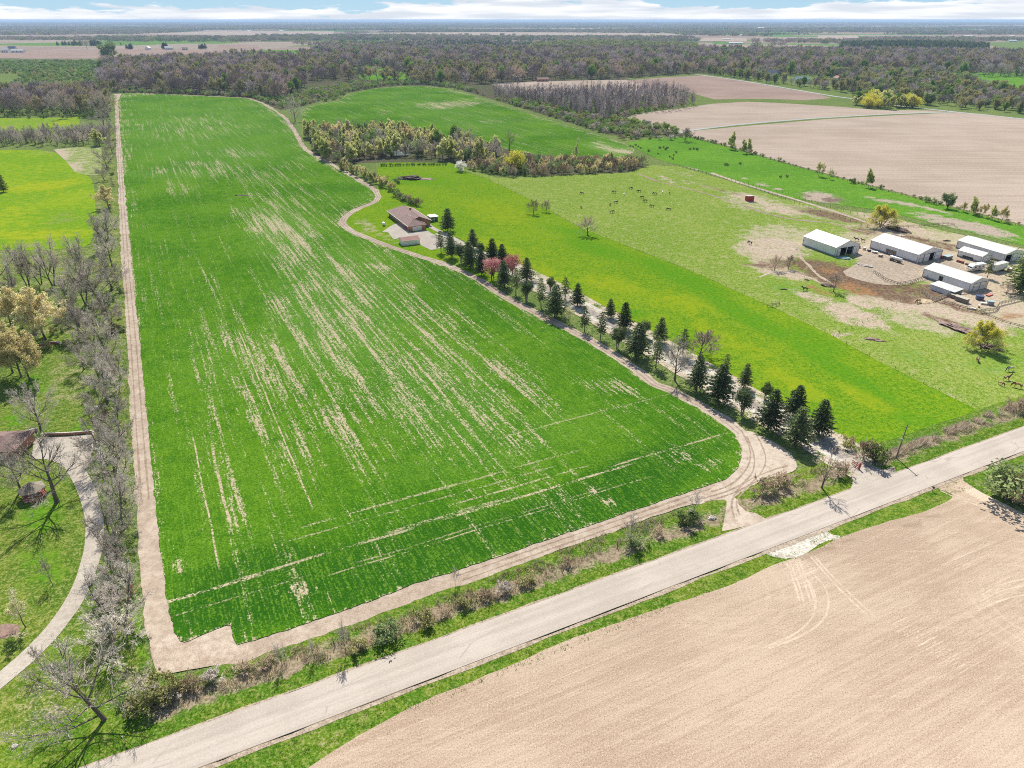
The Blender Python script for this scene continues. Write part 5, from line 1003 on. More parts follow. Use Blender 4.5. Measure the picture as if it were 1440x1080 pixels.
# ------------------------------------------------------------------ buildings
def ribbed(name, ca, cb, period=0.45, amt=0.35, rough=0.5, axis='x'):
    m, t = new_mat(name); P = t.n('ShaderNodeTexCoord').outputs['Object']; x, y, z = t.xyz(P)
    u = t.add(x, y) if axis == 'xy' else (x if axis == 'x' else y)
    wv = t.math('SINE', t.mul(u, 6.2832/period)); n = t.noise(P, 0.35, 4.0, 0.6); st = t.noise(t.map(P, scale=(1.5, 1.5, .12)), 1.0, 3.0)
    c = t.mix(t.step(t.add(t.mul(n, .5), t.mul(st, .5)), 0.36, 0.64), cb, ca)
    c = t.mix(t.mul(t.step(wv, .8, .98), .35), c, tuple(v*.5 for v in cb))
    p = t.n('ShaderNodeBsdfPrincipled'); t.put(p.inputs['Base Color'], c); p.inputs['Roughness'].default_value = rough
    b = t.n('ShaderNodeBump'); t.put(b.inputs['Height'], wv); b.inputs['Distance'].default_value = 0.03; b.inputs['Strength'].default_value = amt; t.links.new(b.outputs[0], p.inputs['Normal'])
    surf(t, p.outputs[0]); return m
M['tin_wall'] = ribbed('white_metal_siding', (0.62, 0.63, 0.66), (0.50, 0.51, 0.53), .45, .5, .5, 'xy')
M['tin_roof'] = ribbed('white_metal_roof', (0.42, 0.415, 0.39), (0.35, 0.34, 0.31), .9, .35, .45, 'y')
M['trim'] = plain('grey_trim', (0.24, 0.24, 0.26), (0.18, 0.18, 0.2))
M['white'] = plain('white_paint', (0.62, 0.62, 0.60), (0.52, 0.51, 0.49), 1.2, .5)
M['offwhite'] = plain('weathered_white', (0.5, 0.49, 0.45), (0.38, 0.36, 0.32), 1.5, .7)
M['dark'] = plain('dark_opening', (0.03, 0.028, 0.026), (0.045, 0.04, 0.036))
M['glass'] = plain('window_glass', (0.03, 0.035, 0.04), (0.04, 0.05, 0.055), 1, .08, 0, .5)
M['brick'] = plain('brown_brick', (0.24, 0.12, 0.075), (0.32, 0.17, 0.11), 6)
M['shingle'] = ribbed('brown_shingles', (0.165, 0.10, 0.085), (0.11, 0.07, 0.062), .3, .3, .9, 'xy')
M['red_shingle'] = ribbed('red_brown_shingles', (0.24, 0.12, 0.095), (0.17, 0.09, 0.075), .3, .3, .9, 'xy')
M['tan_shingle'] = ribbed('tan_shingles', (0.2, 0.17, 0.13), (0.14, 0.12, 0.09), .3, .3, .9, 'xy')
M['wood'] = plain('grey_wood', (0.2, 0.165, 0.13), (0.13, 0.105, 0.08), 4)
M['pale_wood'] = plain('bleached_boards', (0.34, 0.32, 0.25), (0.25, 0.24, 0.18), 3)
M['red'] = plain('red_paint', (0.33, 0.035, 0.03), (0.24, 0.03, 0.026), 3, .6)
M['salmon'] = plain('faded_red_boards', (0.40, 0.13, 0.10), (0.30, 0.09, 0.07), 3, .7)
M['blue_tarp'] = plain('blue_tarp', (0.035, 0.05, 0.11), (0.05, 0.07, 0.15), 3, .5)
M['teal'] = plain('pale_blue_green_panel', (0.26, 0.36, 0.37), (0.18, 0.27, 0.28), 2, .5)
M['steel'] = plain('galvanised_steel', (0.35, 0.36, 0.38), (0.25, 0.26, 0.27), 2, .4, .6)
M['rubber'] = plain('black_rubber', (0.015, 0.015, 0.015), (0.03, 0.03, 0.03))
M['rust'] = plain('rusty_metal', (0.20, 0.085, 0.045), (0.12, 0.06, 0.04), 3)
M['stone'] = plain('pale_stone', (0.36, 0.33, 0.29), (0.26, 0.235, 0.2), 1.5)
M['muck_heap'] = plain('dark_muck', (0.05, 0.033, 0.024), (0.10, 0.068, 0.05), 1.2)
M['brush_heap'] = plain('brown_brush', (0.11, 0.07, 0.052), (0.24, 0.17, 0.14), 1.6)
M['straw'] = plain('old_straw', (0.36, 0.29, 0.17), (0.26, 0.2, 0.12), 2)

def frame_at(p, bearing):
    X, Y = g(*p); return (X, Y, 0), R(bearing)
def poly_solid(mb, pts, th, m=0):
    """flat outline given thickness along its normal (inward)"""
    P = [Vector(p) for p in pts]; n = Vector((0, 0, 0))
    for i in range(len(P)):
        a, b = P[i], P[(i+1) % len(P)]; n += Vector(((a.y-b.y)*(a.z+b.z), (a.z-b.z)*(a.x+b.x), (a.x-b.x)*(a.y+b.y)))
    n.normalize(); Q = [p-n*th for p in P]; mb.face(P, m); mb.face(Q[::-1], m)
    for i in range(len(P)):
        j = (i+1) % len(P); mb.face([P[i], Q[i], Q[j], P[j]], m)
def gable_walls(mb, W, L, E_, Rg, opening=None):
    """shell with gables at y=0 (front, optional opening a,b,h) and y=L"""
    if opening:
        a, b, h = opening; fr = [(0, 0, 0), (a, 0, 0), (a, 0, h), (b, 0, h), (b, 0, 0), (W, 0, 0), (W, 0, E_), (W/2, 0, Rg), (0, 0, E_)]
    else: fr = [(0, 0, 0), (W, 0, 0), (W, 0, E_), (W/2, 0, Rg), (0, 0, E_)]
    poly_solid(mb, fr, .12)
    poly_solid(mb, [(W, L, 0), (0, L, 0), (0, L, E_), (W/2, L, Rg), (W, L, E_)], .12)
    poly_solid(mb, [(0, L, 0), (0, 0, 0), (0, 0, E_), (0, L, E_)], .12); poly_solid(mb, [(W, 0, 0), (W, L, 0), (W, L, E_), (W, 0, E_)], .12)
def gable_roof(mb, W, L, E_, Rg, ov=.35, th=.14, m=0):
    s = (Rg-E_)/(W/2); z0 = .06
    for sx in (-1, 1):
        xe = W/2+sx*(W/2+ov); ze = E_-s*ov+z0
        P = [(xe, -ov, ze), (W/2, -ov, Rg+z0), (W/2, L+ov, Rg+z0), (xe, L+ov, ze)]
        P = P if sx > 0 else P[::-1]
        Q = [(x, y, z-th) for x, y, z in P]
        mb.face(P[::-1] if Vector(P[1]).__sub__(Vector(P[0])).cross(Vector(P[2])-Vector(P[1])).z < 0 else P, m); mb.face(Q, m)
        for i in range(4): j = (i+1) % 4; mb.face([P[i], Q[i], Q[j], P[j]], m)
def barn(label, p, bearing, W, L, E_, Rg, opening=None, doors=(), trims=True, name='barn', wm='tin_wall', rm='tin_roof', cat='barn', windows=(), skirt=True, kind='door'):
    loc, rz = frame_at(p, bearing); o = thing(name, label, cat, loc, rz)
    b = MB(); gable_walls(b, W, L, E_, Rg, opening); b.obj('wall', M[wm], o)
    b = MB(); gable_roof(b, W, L, E_, Rg); b.obj('roof', M[rm], o)
    if opening:
        b = MB(); b.box((W/2, L/2, .02), (W-.3, L-.3, .04)); b.obj('interior_floor', M['muck_heap'], o)
    for (x0, x1, h, off) in doors:
        b = MB(); b.box(((x0+x1)/2, -.09-off, h/2+.05), (x1-x0, .09, h)); d = b.obj(kind, M['white'], o)
        b = MB()
        for zz in (h*.5+.05,): b.box(((x0+x1)/2, -.16-off, zz), (x1-x0-.1, .04, .14))
        for xx in (x0+.08, x1-.08): b.box((xx, -.16-off, h/2+.05), (.14, .045, h))
        b.box(((x0+x1)/2, -.155-off, h), (x1-x0, .05, .13)); b.obj('door_frame', M['trim'], d)
    for (side, y0, y1, z0, z1) in windows:
        b = MB(); b.box((-.04 if side == 'l' else W+.04, (y0+y1)/2, (z0+z1)/2), (.08, y1-y0, z1-z0)); b.obj('window', M['dark'], o)
    if trims:
        b = MB()
        for (x, y) in ((-.03, -.03), (W+.03, -.03), (-.03, L+.03), (W+.03, L+.03)): b.box((x, y, E_/2), (.16, .16, E_))
        b.obj('corner_trim', M['trim'], o)
    if skirt:
        b = MB(); b.box((-.05, L/2, .3), (.06, L-.3, .6)); b.box((W+.05, L/2, .3), (.06, L-.3, .6)); b.obj('base_board', M['trim'], o)  # dark strips at the wall foot, standing in for the shadow there
    return o
barn('white metal barn with wide open front and post, leftmost of the farmyard barns', (1173, 361), 23, 15.2, 20.5, 4.6, 7.2, (3.0, 11.2, 3.9), [(1.2, 3.2, 3.7, .1), (11.3, 13.6, 3.7, .1)])
o = bpy.data.objects['barn']; b = MB(); b.box((7.2, -.02, 1.95), (.28, .28, 3.9)); b.obj('door_post', M['white'], o)
barn('long white metal barn with one dark doorway, in the middle of the farmyard', (1288, 370), 25, 17.0, 25.5, 4.2, 6.6, (8.6, 11.6, 3.8), [(1.5, 4.2, 3.6, .0), (4.5, 8.3, 3.6, .06), (12.0, 16.6, 3.7, .08)])
barn('white metal barn with closed double doors, nearest of the farmyard barns', (1361, 411), 25, 11.8, 21, 4.0, 5.6, None, [(2.4, 6.4, 3.3, 0), (6.6, 10.6, 3.3, 0)], windows=[('l', 11.8, 13.6, 0, 2.9)])
barn('large white metal barn at the back of the farmyard, partly behind the pine', (1410, 369), 22, 13, 24, 4.0, 5.6, (1.0, 5.0, 3.3), [(5.4, 9.0, 3.3, .05)])
barn('small white metal shed with a tall door, in front of the back barn', (1378, 369.5), 27, 7.6, 11, 3.1, 4.3, None, [(1.4, 6.2, 2.7, 0)], name='shed', cat='shed', windows=[('l', 3.5, 8.5, .3, 1.3)])
# lean-to shelter beside the nearest barn
def leanto():
    loc, rz = frame_at((1340, 418), 25); o = thing('run_in_shelter', 'low white lean-to shelter with pale blue wall beside the nearest barn', 'shelter', loc, rz)
    b = MB(); poly_solid(b, [(0, 10.5, 0), (0, 1.6, 0), (0, 1.6, 2.2), (0, 10.5, 2.2)], .1); poly_solid(b, [(5, 10.5, 0), (0, 10.5, 0), (0, 10.5, 2.2), (5, 10.5, 2.7)], .1); poly_solid(b, [(5, 0, 0), (5, 10.5, 0), (5, 10.5, 2.7), (5, 0, 2.7)], .1); b.obj('wall', M['tin_wall'], o)
    b = MB(); P = [(-.35, -.3, 2.27), (5.2, -.3, 2.86), (5.2, 10.8, 2.86), (-.35, 10.8, 2.27)]; poly_solid(b, P, .12); b.obj('roof', M['tin_roof'], o)
    for x in (.05, 2.5, 4.9):
        b = MB(); b.box((x, .05, 1.15), (.16, .16, 2.3)); b.obj('post', M['trim'], o)
leanto()
# brown-roofed house with attached garage
def house():
    loc, rz = frame_at((576, 326), 26.5); o = thing('house', 'brick ranch house with long brown hip roof and attached garage', 'house', loc, rz); W, L, E_ = 9.3, 37.0, 2.9
    b = MB(); a0, a1, h = 1.8, 7.0, 2.45
    poly_solid(b, [(0, 0, 0), (a0, 0, 0), (a0, 0, h), (a1, 0, h), (a1, 0, 0), (W, 0, 0), (W, 0, E_), (0, 0, E_)], .2)
    poly_solid(b, [(W, 0, 0), (W, L, 0), (W, L, E_), (W, 0, E_)], .2); poly_solid(b, [(W, L, 0), (0, L, 0), (0, L, E_), (W, L, E_)], .2)
    poly_solid(b, [(0, L, 0), (0, 8, 0), (0, 8, E_), (0, L, E_)], .2); poly_solid(b, [(0, 4.5, 0), (0, 0, 0), (0, 0, E_), (0, 4.5, E_)], .2)
    poly_solid(b, [(0, 8, 2.3), (0, 4.5, 2.3), (0, 4.5, E_), (0, 8, E_)], .2); b.obj('wall', M['brick'], o)
    b = MB(); ov = .75; Z = E_+.05; WB = 14.2; y0 = 6.5; xr = 8.0; Rg = 5.9; sl_ = (Rg-Z)/(xr+ov); yb = 17.0; g_ = 5.35; yg = 5.2
    poly_solid(b, [(-ov, L+ov, Z), (-ov, y0-ov, Z), (xr, y0-ov, Rg), (xr, L-3, Rg)], .16); poly_solid(b, [(WB+ov, y0-ov, Z), (WB+ov, L+ov, Z), (xr, L-3, Rg), (xr, y0-ov, Rg)], .16); poly_solid(b, [(WB+ov, L+ov, Z), (-ov, L+ov, Z), (xr, L-3, Rg)], .16)
    rf = b.obj('roof', M['shingle'], o)
    b = MB(); e_ = .012; poly_solid(b, [(-ov, -ov, Z+e_), (W+ov, -ov, Z+e_), (W/2, yg, g_)], .14); poly_solid(b, [(-ov, yb, Z+e_), (-ov, -ov, Z+e_), (W/2, yg, g_), (W/2, yb, g_)], .14); poly_solid(b, [(W+ov, -ov, Z+e_), (W+ov, yb, Z+e_), (W/2, yb, g_), (W/2, yg, g_)], .14); b.obj('roof', M['shingle'], o)
    b = MB(); b.tube([(W+ov, -ov, Z+.05), (W/2, yg, g_+.05), (W/2, 10, g_+.05)], [.1]*3, 5); b.tube([(-ov, -ov, Z+.05), (W/2, yg, g_+.05)], [.07]*2, 5); b.tube([(xr, y0-ov, Rg+.04), (xr, L-3, Rg+.04)], [.09]*2, 5); b.obj('ridge_cap', M['red_shingle'], rf)
    b = MB(); b.box((xr+1.0, 24, 5.7), (1.0, 1.0, 1.9)); b.obj('chimney', M['brick'], rf)
    for (x, y) in ((4.4, 18), (5.2, 12), (3.0, 25)):
        b = MB(); b.box((x, y, Z+sl_*(x+ov)+.2), (.35, .35, .5)); b.obj('vent', M['white'], rf)
    b = MB(); poly_solid(b, [(W+.02, y0, 0), (WB, y0, 0), (WB, y0, E_), (W+.02, y0, E_)], .2); poly_solid(b, [(WB, y0, 0), (WB, L, 0), (WB, L, E_), (WB, y0, E_)], .2); poly_solid(b, [(WB, L, 0), (W+.02, L, 0), (W+.02, L, E_), (WB, L, E_)], .2); poly_solid(b, [(-.0, y0-.1, E_), (WB, y0-.1, E_), (xr, y0-.1, Rg-.1)], .15); b.obj('wall', M['brick'], o)
    d = MB(); d.box(((a0+a1)/2, .1, h/2), (a1-a0-.02, .08, h-.02)); dd = d.obj('garage_door', M['white'], o)
    b = MB()
    for k in range(1, 4): b.box(((a0+a1)/2, .045, h*k/4), (a1-a0-.1, .03, .05))
    b.obj('door_panel', M['offwhite'], dd)
    b = MB(); b.box((WB+ov+.06, (L+y0)/2, E_-.05), (.12, L-y0+1.5, .22)); b.box((-ov-.06, L/2, E_-.05), (.12, L+1.5, .22)); b.obj('gutter', M['white'], o)
    for (y0, y1) in ((10, 12), (16, 18.5), (23, 25), (29, 31.5)):
        b = MB(); b.box((-.04, (y0+y1)/2, 1.6), (.08, y1-y0, 1.2)); w_ = b.obj('window', M['white'], o); b = MB(); b.box((-.1, (y0+y1)/2, 1.6), (.05, y1-y0-.2, 1.0)); b.obj('pane', M['glass'], w_)
    b = MB(); b.box((.35, 6.25, 1.05), (.1, 1.0, 2.1)); b.obj('front_door', M['red'], o)
    for y in (4.7, 7.8):
        b = MB(); b.box((-.5, y, 1.4), (.16, .16, 2.8)); b.obj('porch_post', M['wood'], o)
house()
def sunroom():
    loc, rz = frame_at((606, 312), 26.5); o = thing('garden_pavilion', 'small glazed green pavilion with flat white roof beside the brown-roofed house', 'pavilion', loc, rz)
    b = MB(); poly_solid(b, [(-.4, -.4, 2.75), (4.6, -.4, 2.75), (4.6, 5.4, 2.75), (-.4, 5.4, 2.75)], .2); b.obj('roof', M['white'], o)
    for (x, y) in ((0, 0), (4.2, 0), (0, 5), (4.2, 5), (2.1, 0)):
        b = MB(); b.box((x, y, 1.28), (.14, .14, 2.55)); b.obj('post', M['white'], o)
    b = MB(); b.box((2.1, 0, .5), (4.0, .1, 1.0)); b.box((0, 2.5, .5), (.1, 4.8, 1.0)); b.box((4.2, 2.5, .5), (.1, 4.8, 1.0)); b.obj('low_wall', plain('green_boards', (.05, .11, .07), (.04, .08, .05)), o)
    b = MB(); b.box((2.1, 0, 1.8), (4.0, .05, 1.4)); b.box((0, 2.5, 1.8), (.05, 4.8, 1.4)); b.obj('glazing', M['glass'], o)
sunroom()
def garden_shed():
    loc, rz = frame_at((566, 346), 24.3); W, L = 9.0, 6.2; o = thing('storage_shed', 'white storage shed with red-brown roof beside the house forecourt', 'shed', loc, rz)
    b = MB()
    for P in ([(0, 0, 0), (W, 0, 0), (W, 0, 2.5), (0, 0, 2.5)], [(W, L, 0), (0, L, 0), (0, L, 2.5), (W, L, 2.5)], [(0, L, 0), (0, 0, 0), (0, 0, 2.5), (0, L/2, 3.5), (0, L, 2.5)], [(W, 0, 0), (W, L, 0), (W, L, 2.5), (W, L/2, 3.5), (W, 0, 2.5)]): poly_solid(b, P, .1)
    b.obj('wall', M['white'], o); b = MB()
    poly_solid(b, [(-.3, -.3, 2.47), (W+.3, -.3, 2.47), (W+.3, L/2, 3.62), (-.3, L/2, 3.62)], .12); poly_solid(b, [(W+.3, L+.3, 2.47), (-.3, L+.3, 2.47), (-.3, L/2, 3.62), (W+.3, L/2, 3.62)], .12); b.obj('roof', M['red_shingle'], o)
    b = MB(); b.box((W/2, -.34, 2.4), (W+.6, .07, .16)); b.obj('eave_board', M['offwhite'], o)
    b = MB(); b.box((W+.05, 2.0, 1.05), (.08, 1.6, 2.1)); b.obj('door', M['offwhite'], o)
garden_shed()
sheet('forecourt', [(578, 327), (600, 323.5), (609, 329), (640, 342), (628, 347), (606, 352), (592, 345), (590, 338), (566, 334), (553, 337), (546, 327), (537, 326), (549, 318), (560, 313), (567, 313)], 0.055, M['concrete'], jit=.15)
sheet('garden_path', ribbon_poly(spline([(601, 315), (606, 319), (617, 325), (632, 332), (648, 341), (655, 346)], 3), 3.0), 0.057, M['concrete'], world=True)
def tank(label, p, bearing, Ls, r, zc, mat, name='fuel_tank', cat='tank'):
    loc, rz = frame_at(p, bearing); o = thing(name, label, cat, loc, rz)
    b = MB(); b.tube([(-Ls/2-r*.4, 0, zc), (-Ls/2-r*.25, 0, zc), (-Ls/2, 0, zc), (Ls/2, 0, zc), (Ls/2+r*.25, 0, zc), (Ls/2+r*.4, 0, zc)], [r*.3, r*.75, r, r, r*.75, r*.3], 14); b.obj('tank_body', mat, o, True)
    for x in (-Ls*.3, Ls*.3):
        b = MB(); b.box((x, 0, (zc-r*.7)/2), (.25, r*1.5, zc-r*.7)); b.obj('leg', M['trim'], o)
    b = MB(); b.tube([(0, 0, zc+r*.95), (0, 0, zc+r*1.3)], [.2, .18], 8); b.obj('valve_cap', M['steel'], o); return o
tank('white gas tank on legs in the grass left of the house forecourt', (540, 317), 110, 2.6, .75, 1.05, M['white'])

def wheel(parent, x, y, r, w=.28):
    b = MB(); b.tube([(x-w/2, y, r), (x+w/2, y, r)], [r, r], 14); wv = b.obj('wheel', M['rubber'], parent); b = MB(); b.tube([(x-w/2-.02, y, r), (x+w/2+.02, y, r)], [r*.5, r*.5], 10); b.obj('rim', M['steel'], wv)
def camper():
    loc, rz = frame_at((1362, 381.5), 200); o = thing('camper_trailer', 'white camper trailer with two dark front windows parked behind the nearest barn', 'camper', loc, rz)
    prof = [(-.2, .75), (-.35, 1.4), (0.1, 2.4), (.7, 3.0), (1.3, 3.15), (8.2, 3.15), (8.4, 2.9), (8.4, .6), (.2, .6)]; b = MB(); wd = 1.25
    b.face([(-x+.0, -wd, z) for x, z in prof]); b.face([(-x, wd, z) for x, z in prof][::-1])
    for i in range(len(prof)): j = (i+1) % len(prof); b.face([(-prof[i][0], -wd, prof[i][1]), (-prof[i][0], wd, prof[i][1]), (-prof[j][0], wd, prof[j][1]), (-prof[j][0], -wd, prof[j][1])])
    b.obj('body', M['white'], o)
    for y in (-.62, .62):
        b = MB(); b.face([(.22+.02, y-.45, 1.55), (.22+.02, y+.45, 1.55), (-.04+.04, y+.45, 2.25), (-.04+.04, y-.45, 2.25)]); b.face([(.27, y-.5, 1.5), (.27, y+.5, 1.5), (.02, y+.5, 2.3), (.02, y-.5, 2.3)]); b.obj('front_window', M['glass'], o)
    for x0 in (-2.0, -4.6, -6.8):
        for s in (-1, 1):
            b = MB(); b.box((x0, s*(wd+.02), 2.0), (1.1, .05, .7)); b.obj('side_window', M['glass'], o)
    b = MB(); b.box((-4.2, -wd-.02, 1.15), (8.0, .04, .22)); b.box((-4.2, wd+.02, 1.15), (8.0, .04, .22)); b.obj('stripe', M['wood'], o)
    b = MB(); b.box((-3.2, 0, 3.25), (.8, .7, .22)); b.obj('roof_vent', M['offwhite'], o)
    for x in (-4.6, -5.5):
        for s in (-1, 1):
            b = MB(); b.tube([(x, s*1.05-.13, .38), (x, s*1.05+.13, .38)], [.38, .38], 12); b.obj('wheel', M['rubber'], o)
    b = MB(); b.tube([(.3, -.4, .55), (1.5, 0, .5)], [.06, .06], 5); b.tube([(.3, .4, .55), (1.5, 0, .5)], [.06, .06], 5); b.obj('hitch', M['trim'], o)
camper()
def box_trailer(label, p, bearing, L, W, H_, wallm, name='box_trailer'):
    loc, rz = frame_at(p, bearing); o = thing(name, label, 'trailer', loc, rz); b = MB(); b.box((0, 0, .9+H_/2), (L, W, H_)); b.obj('body', M[wallm], o)
    b = MB(); b.box((0, 0, .93+H_), (L+.12, W+.12, .1)); b.obj('roof', M['tin_roof'], o); b = MB(); b.box((0, 0, .78), (L*.95, .9, .2)); b.obj('chassis', M['trim'], o)
    b = MB(); b.box((L/2+.02, 0, .95+H_/2), (.06, W*.92, H_*.94)); b.obj('rear_door', M['offwhite'], o)
    for x in (L*.18, L*.3):
        for s in (-1, 1):
            b = MB(); b.tube([(x, s*(W/2-.15)-.14, .42), (x, s*(W/2-.15)+.14, .42)], [.42, .42], 12); b.obj('wheel', M['rubber'], o)
    return o
box_trailer('white box trailer with pale blue side between camper and dark pine', (1402, 381), 27, 9.5, 2.6, 2.8, 'tin_wall')
def wagon(label, p, bearing, L, W, H_, bodym, topm, name='farm_wagon'):
    loc, rz = frame_at(p, bearing); o = thing(name, label, 'wagon', loc, rz); b = MB()
    for s in (-1, 1): b.box((0, s*W/2, .9+H_/2), (L, .08, H_)); b.box((s*L/2, 0, .9+H_/2), (.08, W-.1, H_))
    b.box((0, 0, .86), (L, W, .08)); b.obj('body', M[bodym], o); b = MB(); b.box((0, 0, .9+H_*.98), (L-.2, W-.2, .2)); b.obj('load', M[topm], o)
    for x in (-L*.32, L*.32):
        for s in (-1, 1):
            b = MB(); b.tube([(x, s*(W/2-.1)-.12, .4), (x, s*(W/2-.1)+.12, .4)], [.4, .4], 12); b.obj('wheel', M['rubber'], o)
    b = MB(); b.tube([(-L/2, 0, .6), (-L/2-1.4, 0, .4)], [.05, .05], 5); b.obj('drawbar', M['rust'], o)
wagon('dark wagon with tan load against the long middle barn', (1254, 358), 115, 5.5, 2.3, 1.5, 'wood', 'straw')
t_ = tank('long white tank wagon on dark wheels in front of the middle barn', (1259, 368), 115, 6.0, .62, 1.75, M['white'], 'tank_wagon', 'wagon')
for x in (-1.9, 1.9):
    for s in (-1, 1):
        b = MB(); b.tube([(x, s*.85-.14, .45), (x, s*.85+.14, .45)], [.45, .45], 12); b.obj('wheel', M['rubber'], t_)
b = MB(); b.box((0, 0, .8), (6.4, 1.6, .18)); b.obj('chassis', M['wood'], t_)
# red field shelter
def red_shelter():
    loc, rz = frame_at((1051.5, 283.5), 10); o = thing('field_shelter', 'small red horse shelter with white sloping roof in the bare paddock', 'shelter', loc, rz); b = MB()
    for P in ([(0, 0, 0), (4, 0, 0), (4, 0, 3.3), (0, 0, 3.3)], [(4, 0, 0), (4, 4, 0), (4, 4, 2.6), (4, 0, 3.3)], [(0, 4, 0), (0, 0, 0), (0, 0, 3.3), (0, 4, 2.6)], [(4, 4, 2.0), (0, 4, 2.0), (0, 4, 2.6), (4, 4, 2.6)]): poly_solid(b, P, .12)
    b.obj('wall', M['red'], o); b = MB(); poly_solid(b, [(-.4, -.4, 3.5), (4.4, -.4, 3.5), (4.4, 4.4, 2.72), (-.4, 4.4, 2.72)], .12); b.obj('roof', M['tin_roof'], o)
    for x in (.1, 3.9):
        b = MB(); b.box((x, 3.9, 1.0), (.16, .16, 2.0)); b.obj('post', M['wood'], o)
red_shelter()
# summerhouse on the left lawn
def summerhouse():
    loc, rz = frame_at((49, 698), 18); o = thing('summerhouse', 'small open summerhouse with tan hip roof and faded red rails on the left lawn', 'summerhouse', loc, rz); b = MB(); n = 6; Rr = 2.5; pts = [(Rr*math.cos(2*math.pi*k/n), Rr*math.sin(2*math.pi*k/n)) for k in range(n)]
    for k in range(n):
        x0, y0 = pts[k]; x1, y1 = pts[(k+1) % n]; b.face([(x0*1.22, y0*1.22, 2.45), (x1*1.22, y1*1.22, 2.45), (0, 0, 4.1)]); b.face([(x0*1.22, y0*1.22, 2.32), (0, 0, 3.95), (x1*1.22, y1*1.22, 2.32)]); b.face([(x0*1.22, y0*1.22, 2.32), (x1*1.22, y1*1.22, 2.32), (x1*1.22, y1*1.22, 2.45), (x0*1.22, y0*1.22, 2.45)])
    b.obj('roof', M['tan_shingle'], o); b = MB(); b.tube([(0, 0, -.05), (0, 0, .35)], [Rr*1.08]*2, 6); b.obj('deck', M['salmon'], o)
    for k in range(n):
        b = MB(); b.box((pts[k][0], pts[k][1], 1.4), (.16, .16, 2.15)); b.obj('post', M['salmon'], o)
        x0, y0 = pts[k]; x1, y1 = pts[(k+1) % n]; b = MB()
        if k == 1: continue
        for zz in (.75, 1.2): b.tube([(x0, y0, zz), (x1, y1, zz)], [.06, .06], 4)
        for q in range(1, 8): u = q/8; b.tube([(x0+(x1-x0)*u, y0+(y1-y0)*u, .35), (x0+(x1-x0)*u, y0+(y1-y0)*u, 1.2)], [.035, .035], 4)
        b.obj('railing', M['salmon'], o)
    b = MB(); b.box((.3, -.4, .75), (1.3, .6, .1)); b.box((.3, -.1, 1.0), (1.3, .1, .5)); b.box((-.2, -.4, .53), (.1, .5, .36)); b.box((.8, -.4, .53), (.1, .5, .36)); b.obj('bench', M['offwhite'], o)
summerhouse()
# house whose roof pokes in at the left edge
def left_house():
    loc, rz = frame_at((24, 646), 95); o = thing('house', 'brown-roofed house cut off by the left picture edge beside the parking pad', 'house', loc, rz); W, L = 9, 14
    b = MB(); gable_walls(b, W, L, 2.8, 2.9); b.obj('wall', M['brick'], o); b = MB(); ov = .6; c = [(-ov, -ov, 2.9), (W+ov, -ov, 2.9), (W+ov, L+ov, 2.9), (-ov, L+ov, 2.9)]; r0, r1 = (W/2, 4.5, 4.6), (W/2, L-4, 4.6)
    for q in ([c[0], c[1], r0], [c[1], c[2], r1, r0], [c[2], c[3], r1], [c[3], c[0], r0, r1], c[::-1]): b.face(q)
    b.obj('roof', M['shingle'], o); b = MB(); b.box((W/2, 6, 4.8), (.9, .9, 1.4)); b.obj('chimney', M['brick'], o)
left_house()
# far houses and farm buildings
HS = [((1092, 113), 98, 'dark-roofed house with steep gable among the far trees', 18, 13, 'trim', 'offwhite'), ((1138, 117.5), 108, 'long white house with pale green roof beside the far road', 26, 10, 'teal', 'white'), ((1178, 113), 106, 'small house behind green bushes beside the far road', 16, 10, 'red_shingle', 'offwhite'), ((730, 111.5), 106, 'white gabled shed at the woods edge behind the pole thicket', 12, 10, 'white', 'white'), ((772, 114.5), 109, 'brown house with pale roof line behind the pole thicket', 22, 10, 'shingle', 'brick'), ((826, 105.5), 102, 'pale house in the woods, behind the tan trees', 18, 10, 'tin_roof', 'white'), ((940, 101), 97, 'long low house at the end of the woods belt', 30, 12, 'tan_shingle', 'offwhite'),
      ((12, 74), 67, 'white farm house at the left end of the brown field', 22, 16, 'tin_roof', 'white'), ((22, 72), 65, 'dark blue-roofed barn behind the white long shed', 24, 16, 'blue_tarp', 'offwhite'), ((33, 74), 69, 'long white shed at the left end of the brown field', 44, 14, 'tin_roof', 'white'), ((187, 69), 63, 'white house with blue roof among dark firs', 18, 14, 'teal', 'white'), ((213, 70), 65, 'white house left of the firs on the far field edge', 22, 14, 'tin_roof', 'white'), ((244, 70), 65, 'pale long house right of the firs on the far field edge', 30, 12, 'tin_roof', 'white'), ((264, 70.5), 66, 'tan house behind the brown field', 20, 12, 'tan_shingle', 'offwhite'),
      ((1045, 62), 59, 'long white greenhouse-like shed beyond the woods belt', 70, 20, 'tin_roof', 'white'), ((1310, 60), 57, 'white house in the far green field at the right', 36, 18, 'tin_roof', 'white'), ((1430, 59), 56, 'white barn in the far green field at the right edge', 40, 20, 'tin_roof', 'white')]
for (p, ty, lab, L, W, rm, wm) in HS:
    Hh = max(5.0, height(p, ty)); brg = random.choice([0, 12, -15, 95])
    barn(lab, p, brg+90, W, L, Hh*.6, Hh, None, [], trims=False, name='farm_building' if 'barn' in lab or 'shed' in lab else 'far_house', wm=wm, rm=rm, cat='building', skirt=False, windows=[('l', L*.15, L*.25, Hh*.2, Hh*.4), ('l', L*.45, L*.55, Hh*.2, Hh*.4), ('l', L*.75, L*.85, Hh*.2, Hh*.4)])
fb = MB(); gable_walls(fb, 30, 70, 7, 10); fbw = fb.mesh('wall', M['white']); fb = MB(); gable_roof(fb, 30, 70, 7, 10, .5); fbr = fb.mesh('roof', M['tin_roof'])
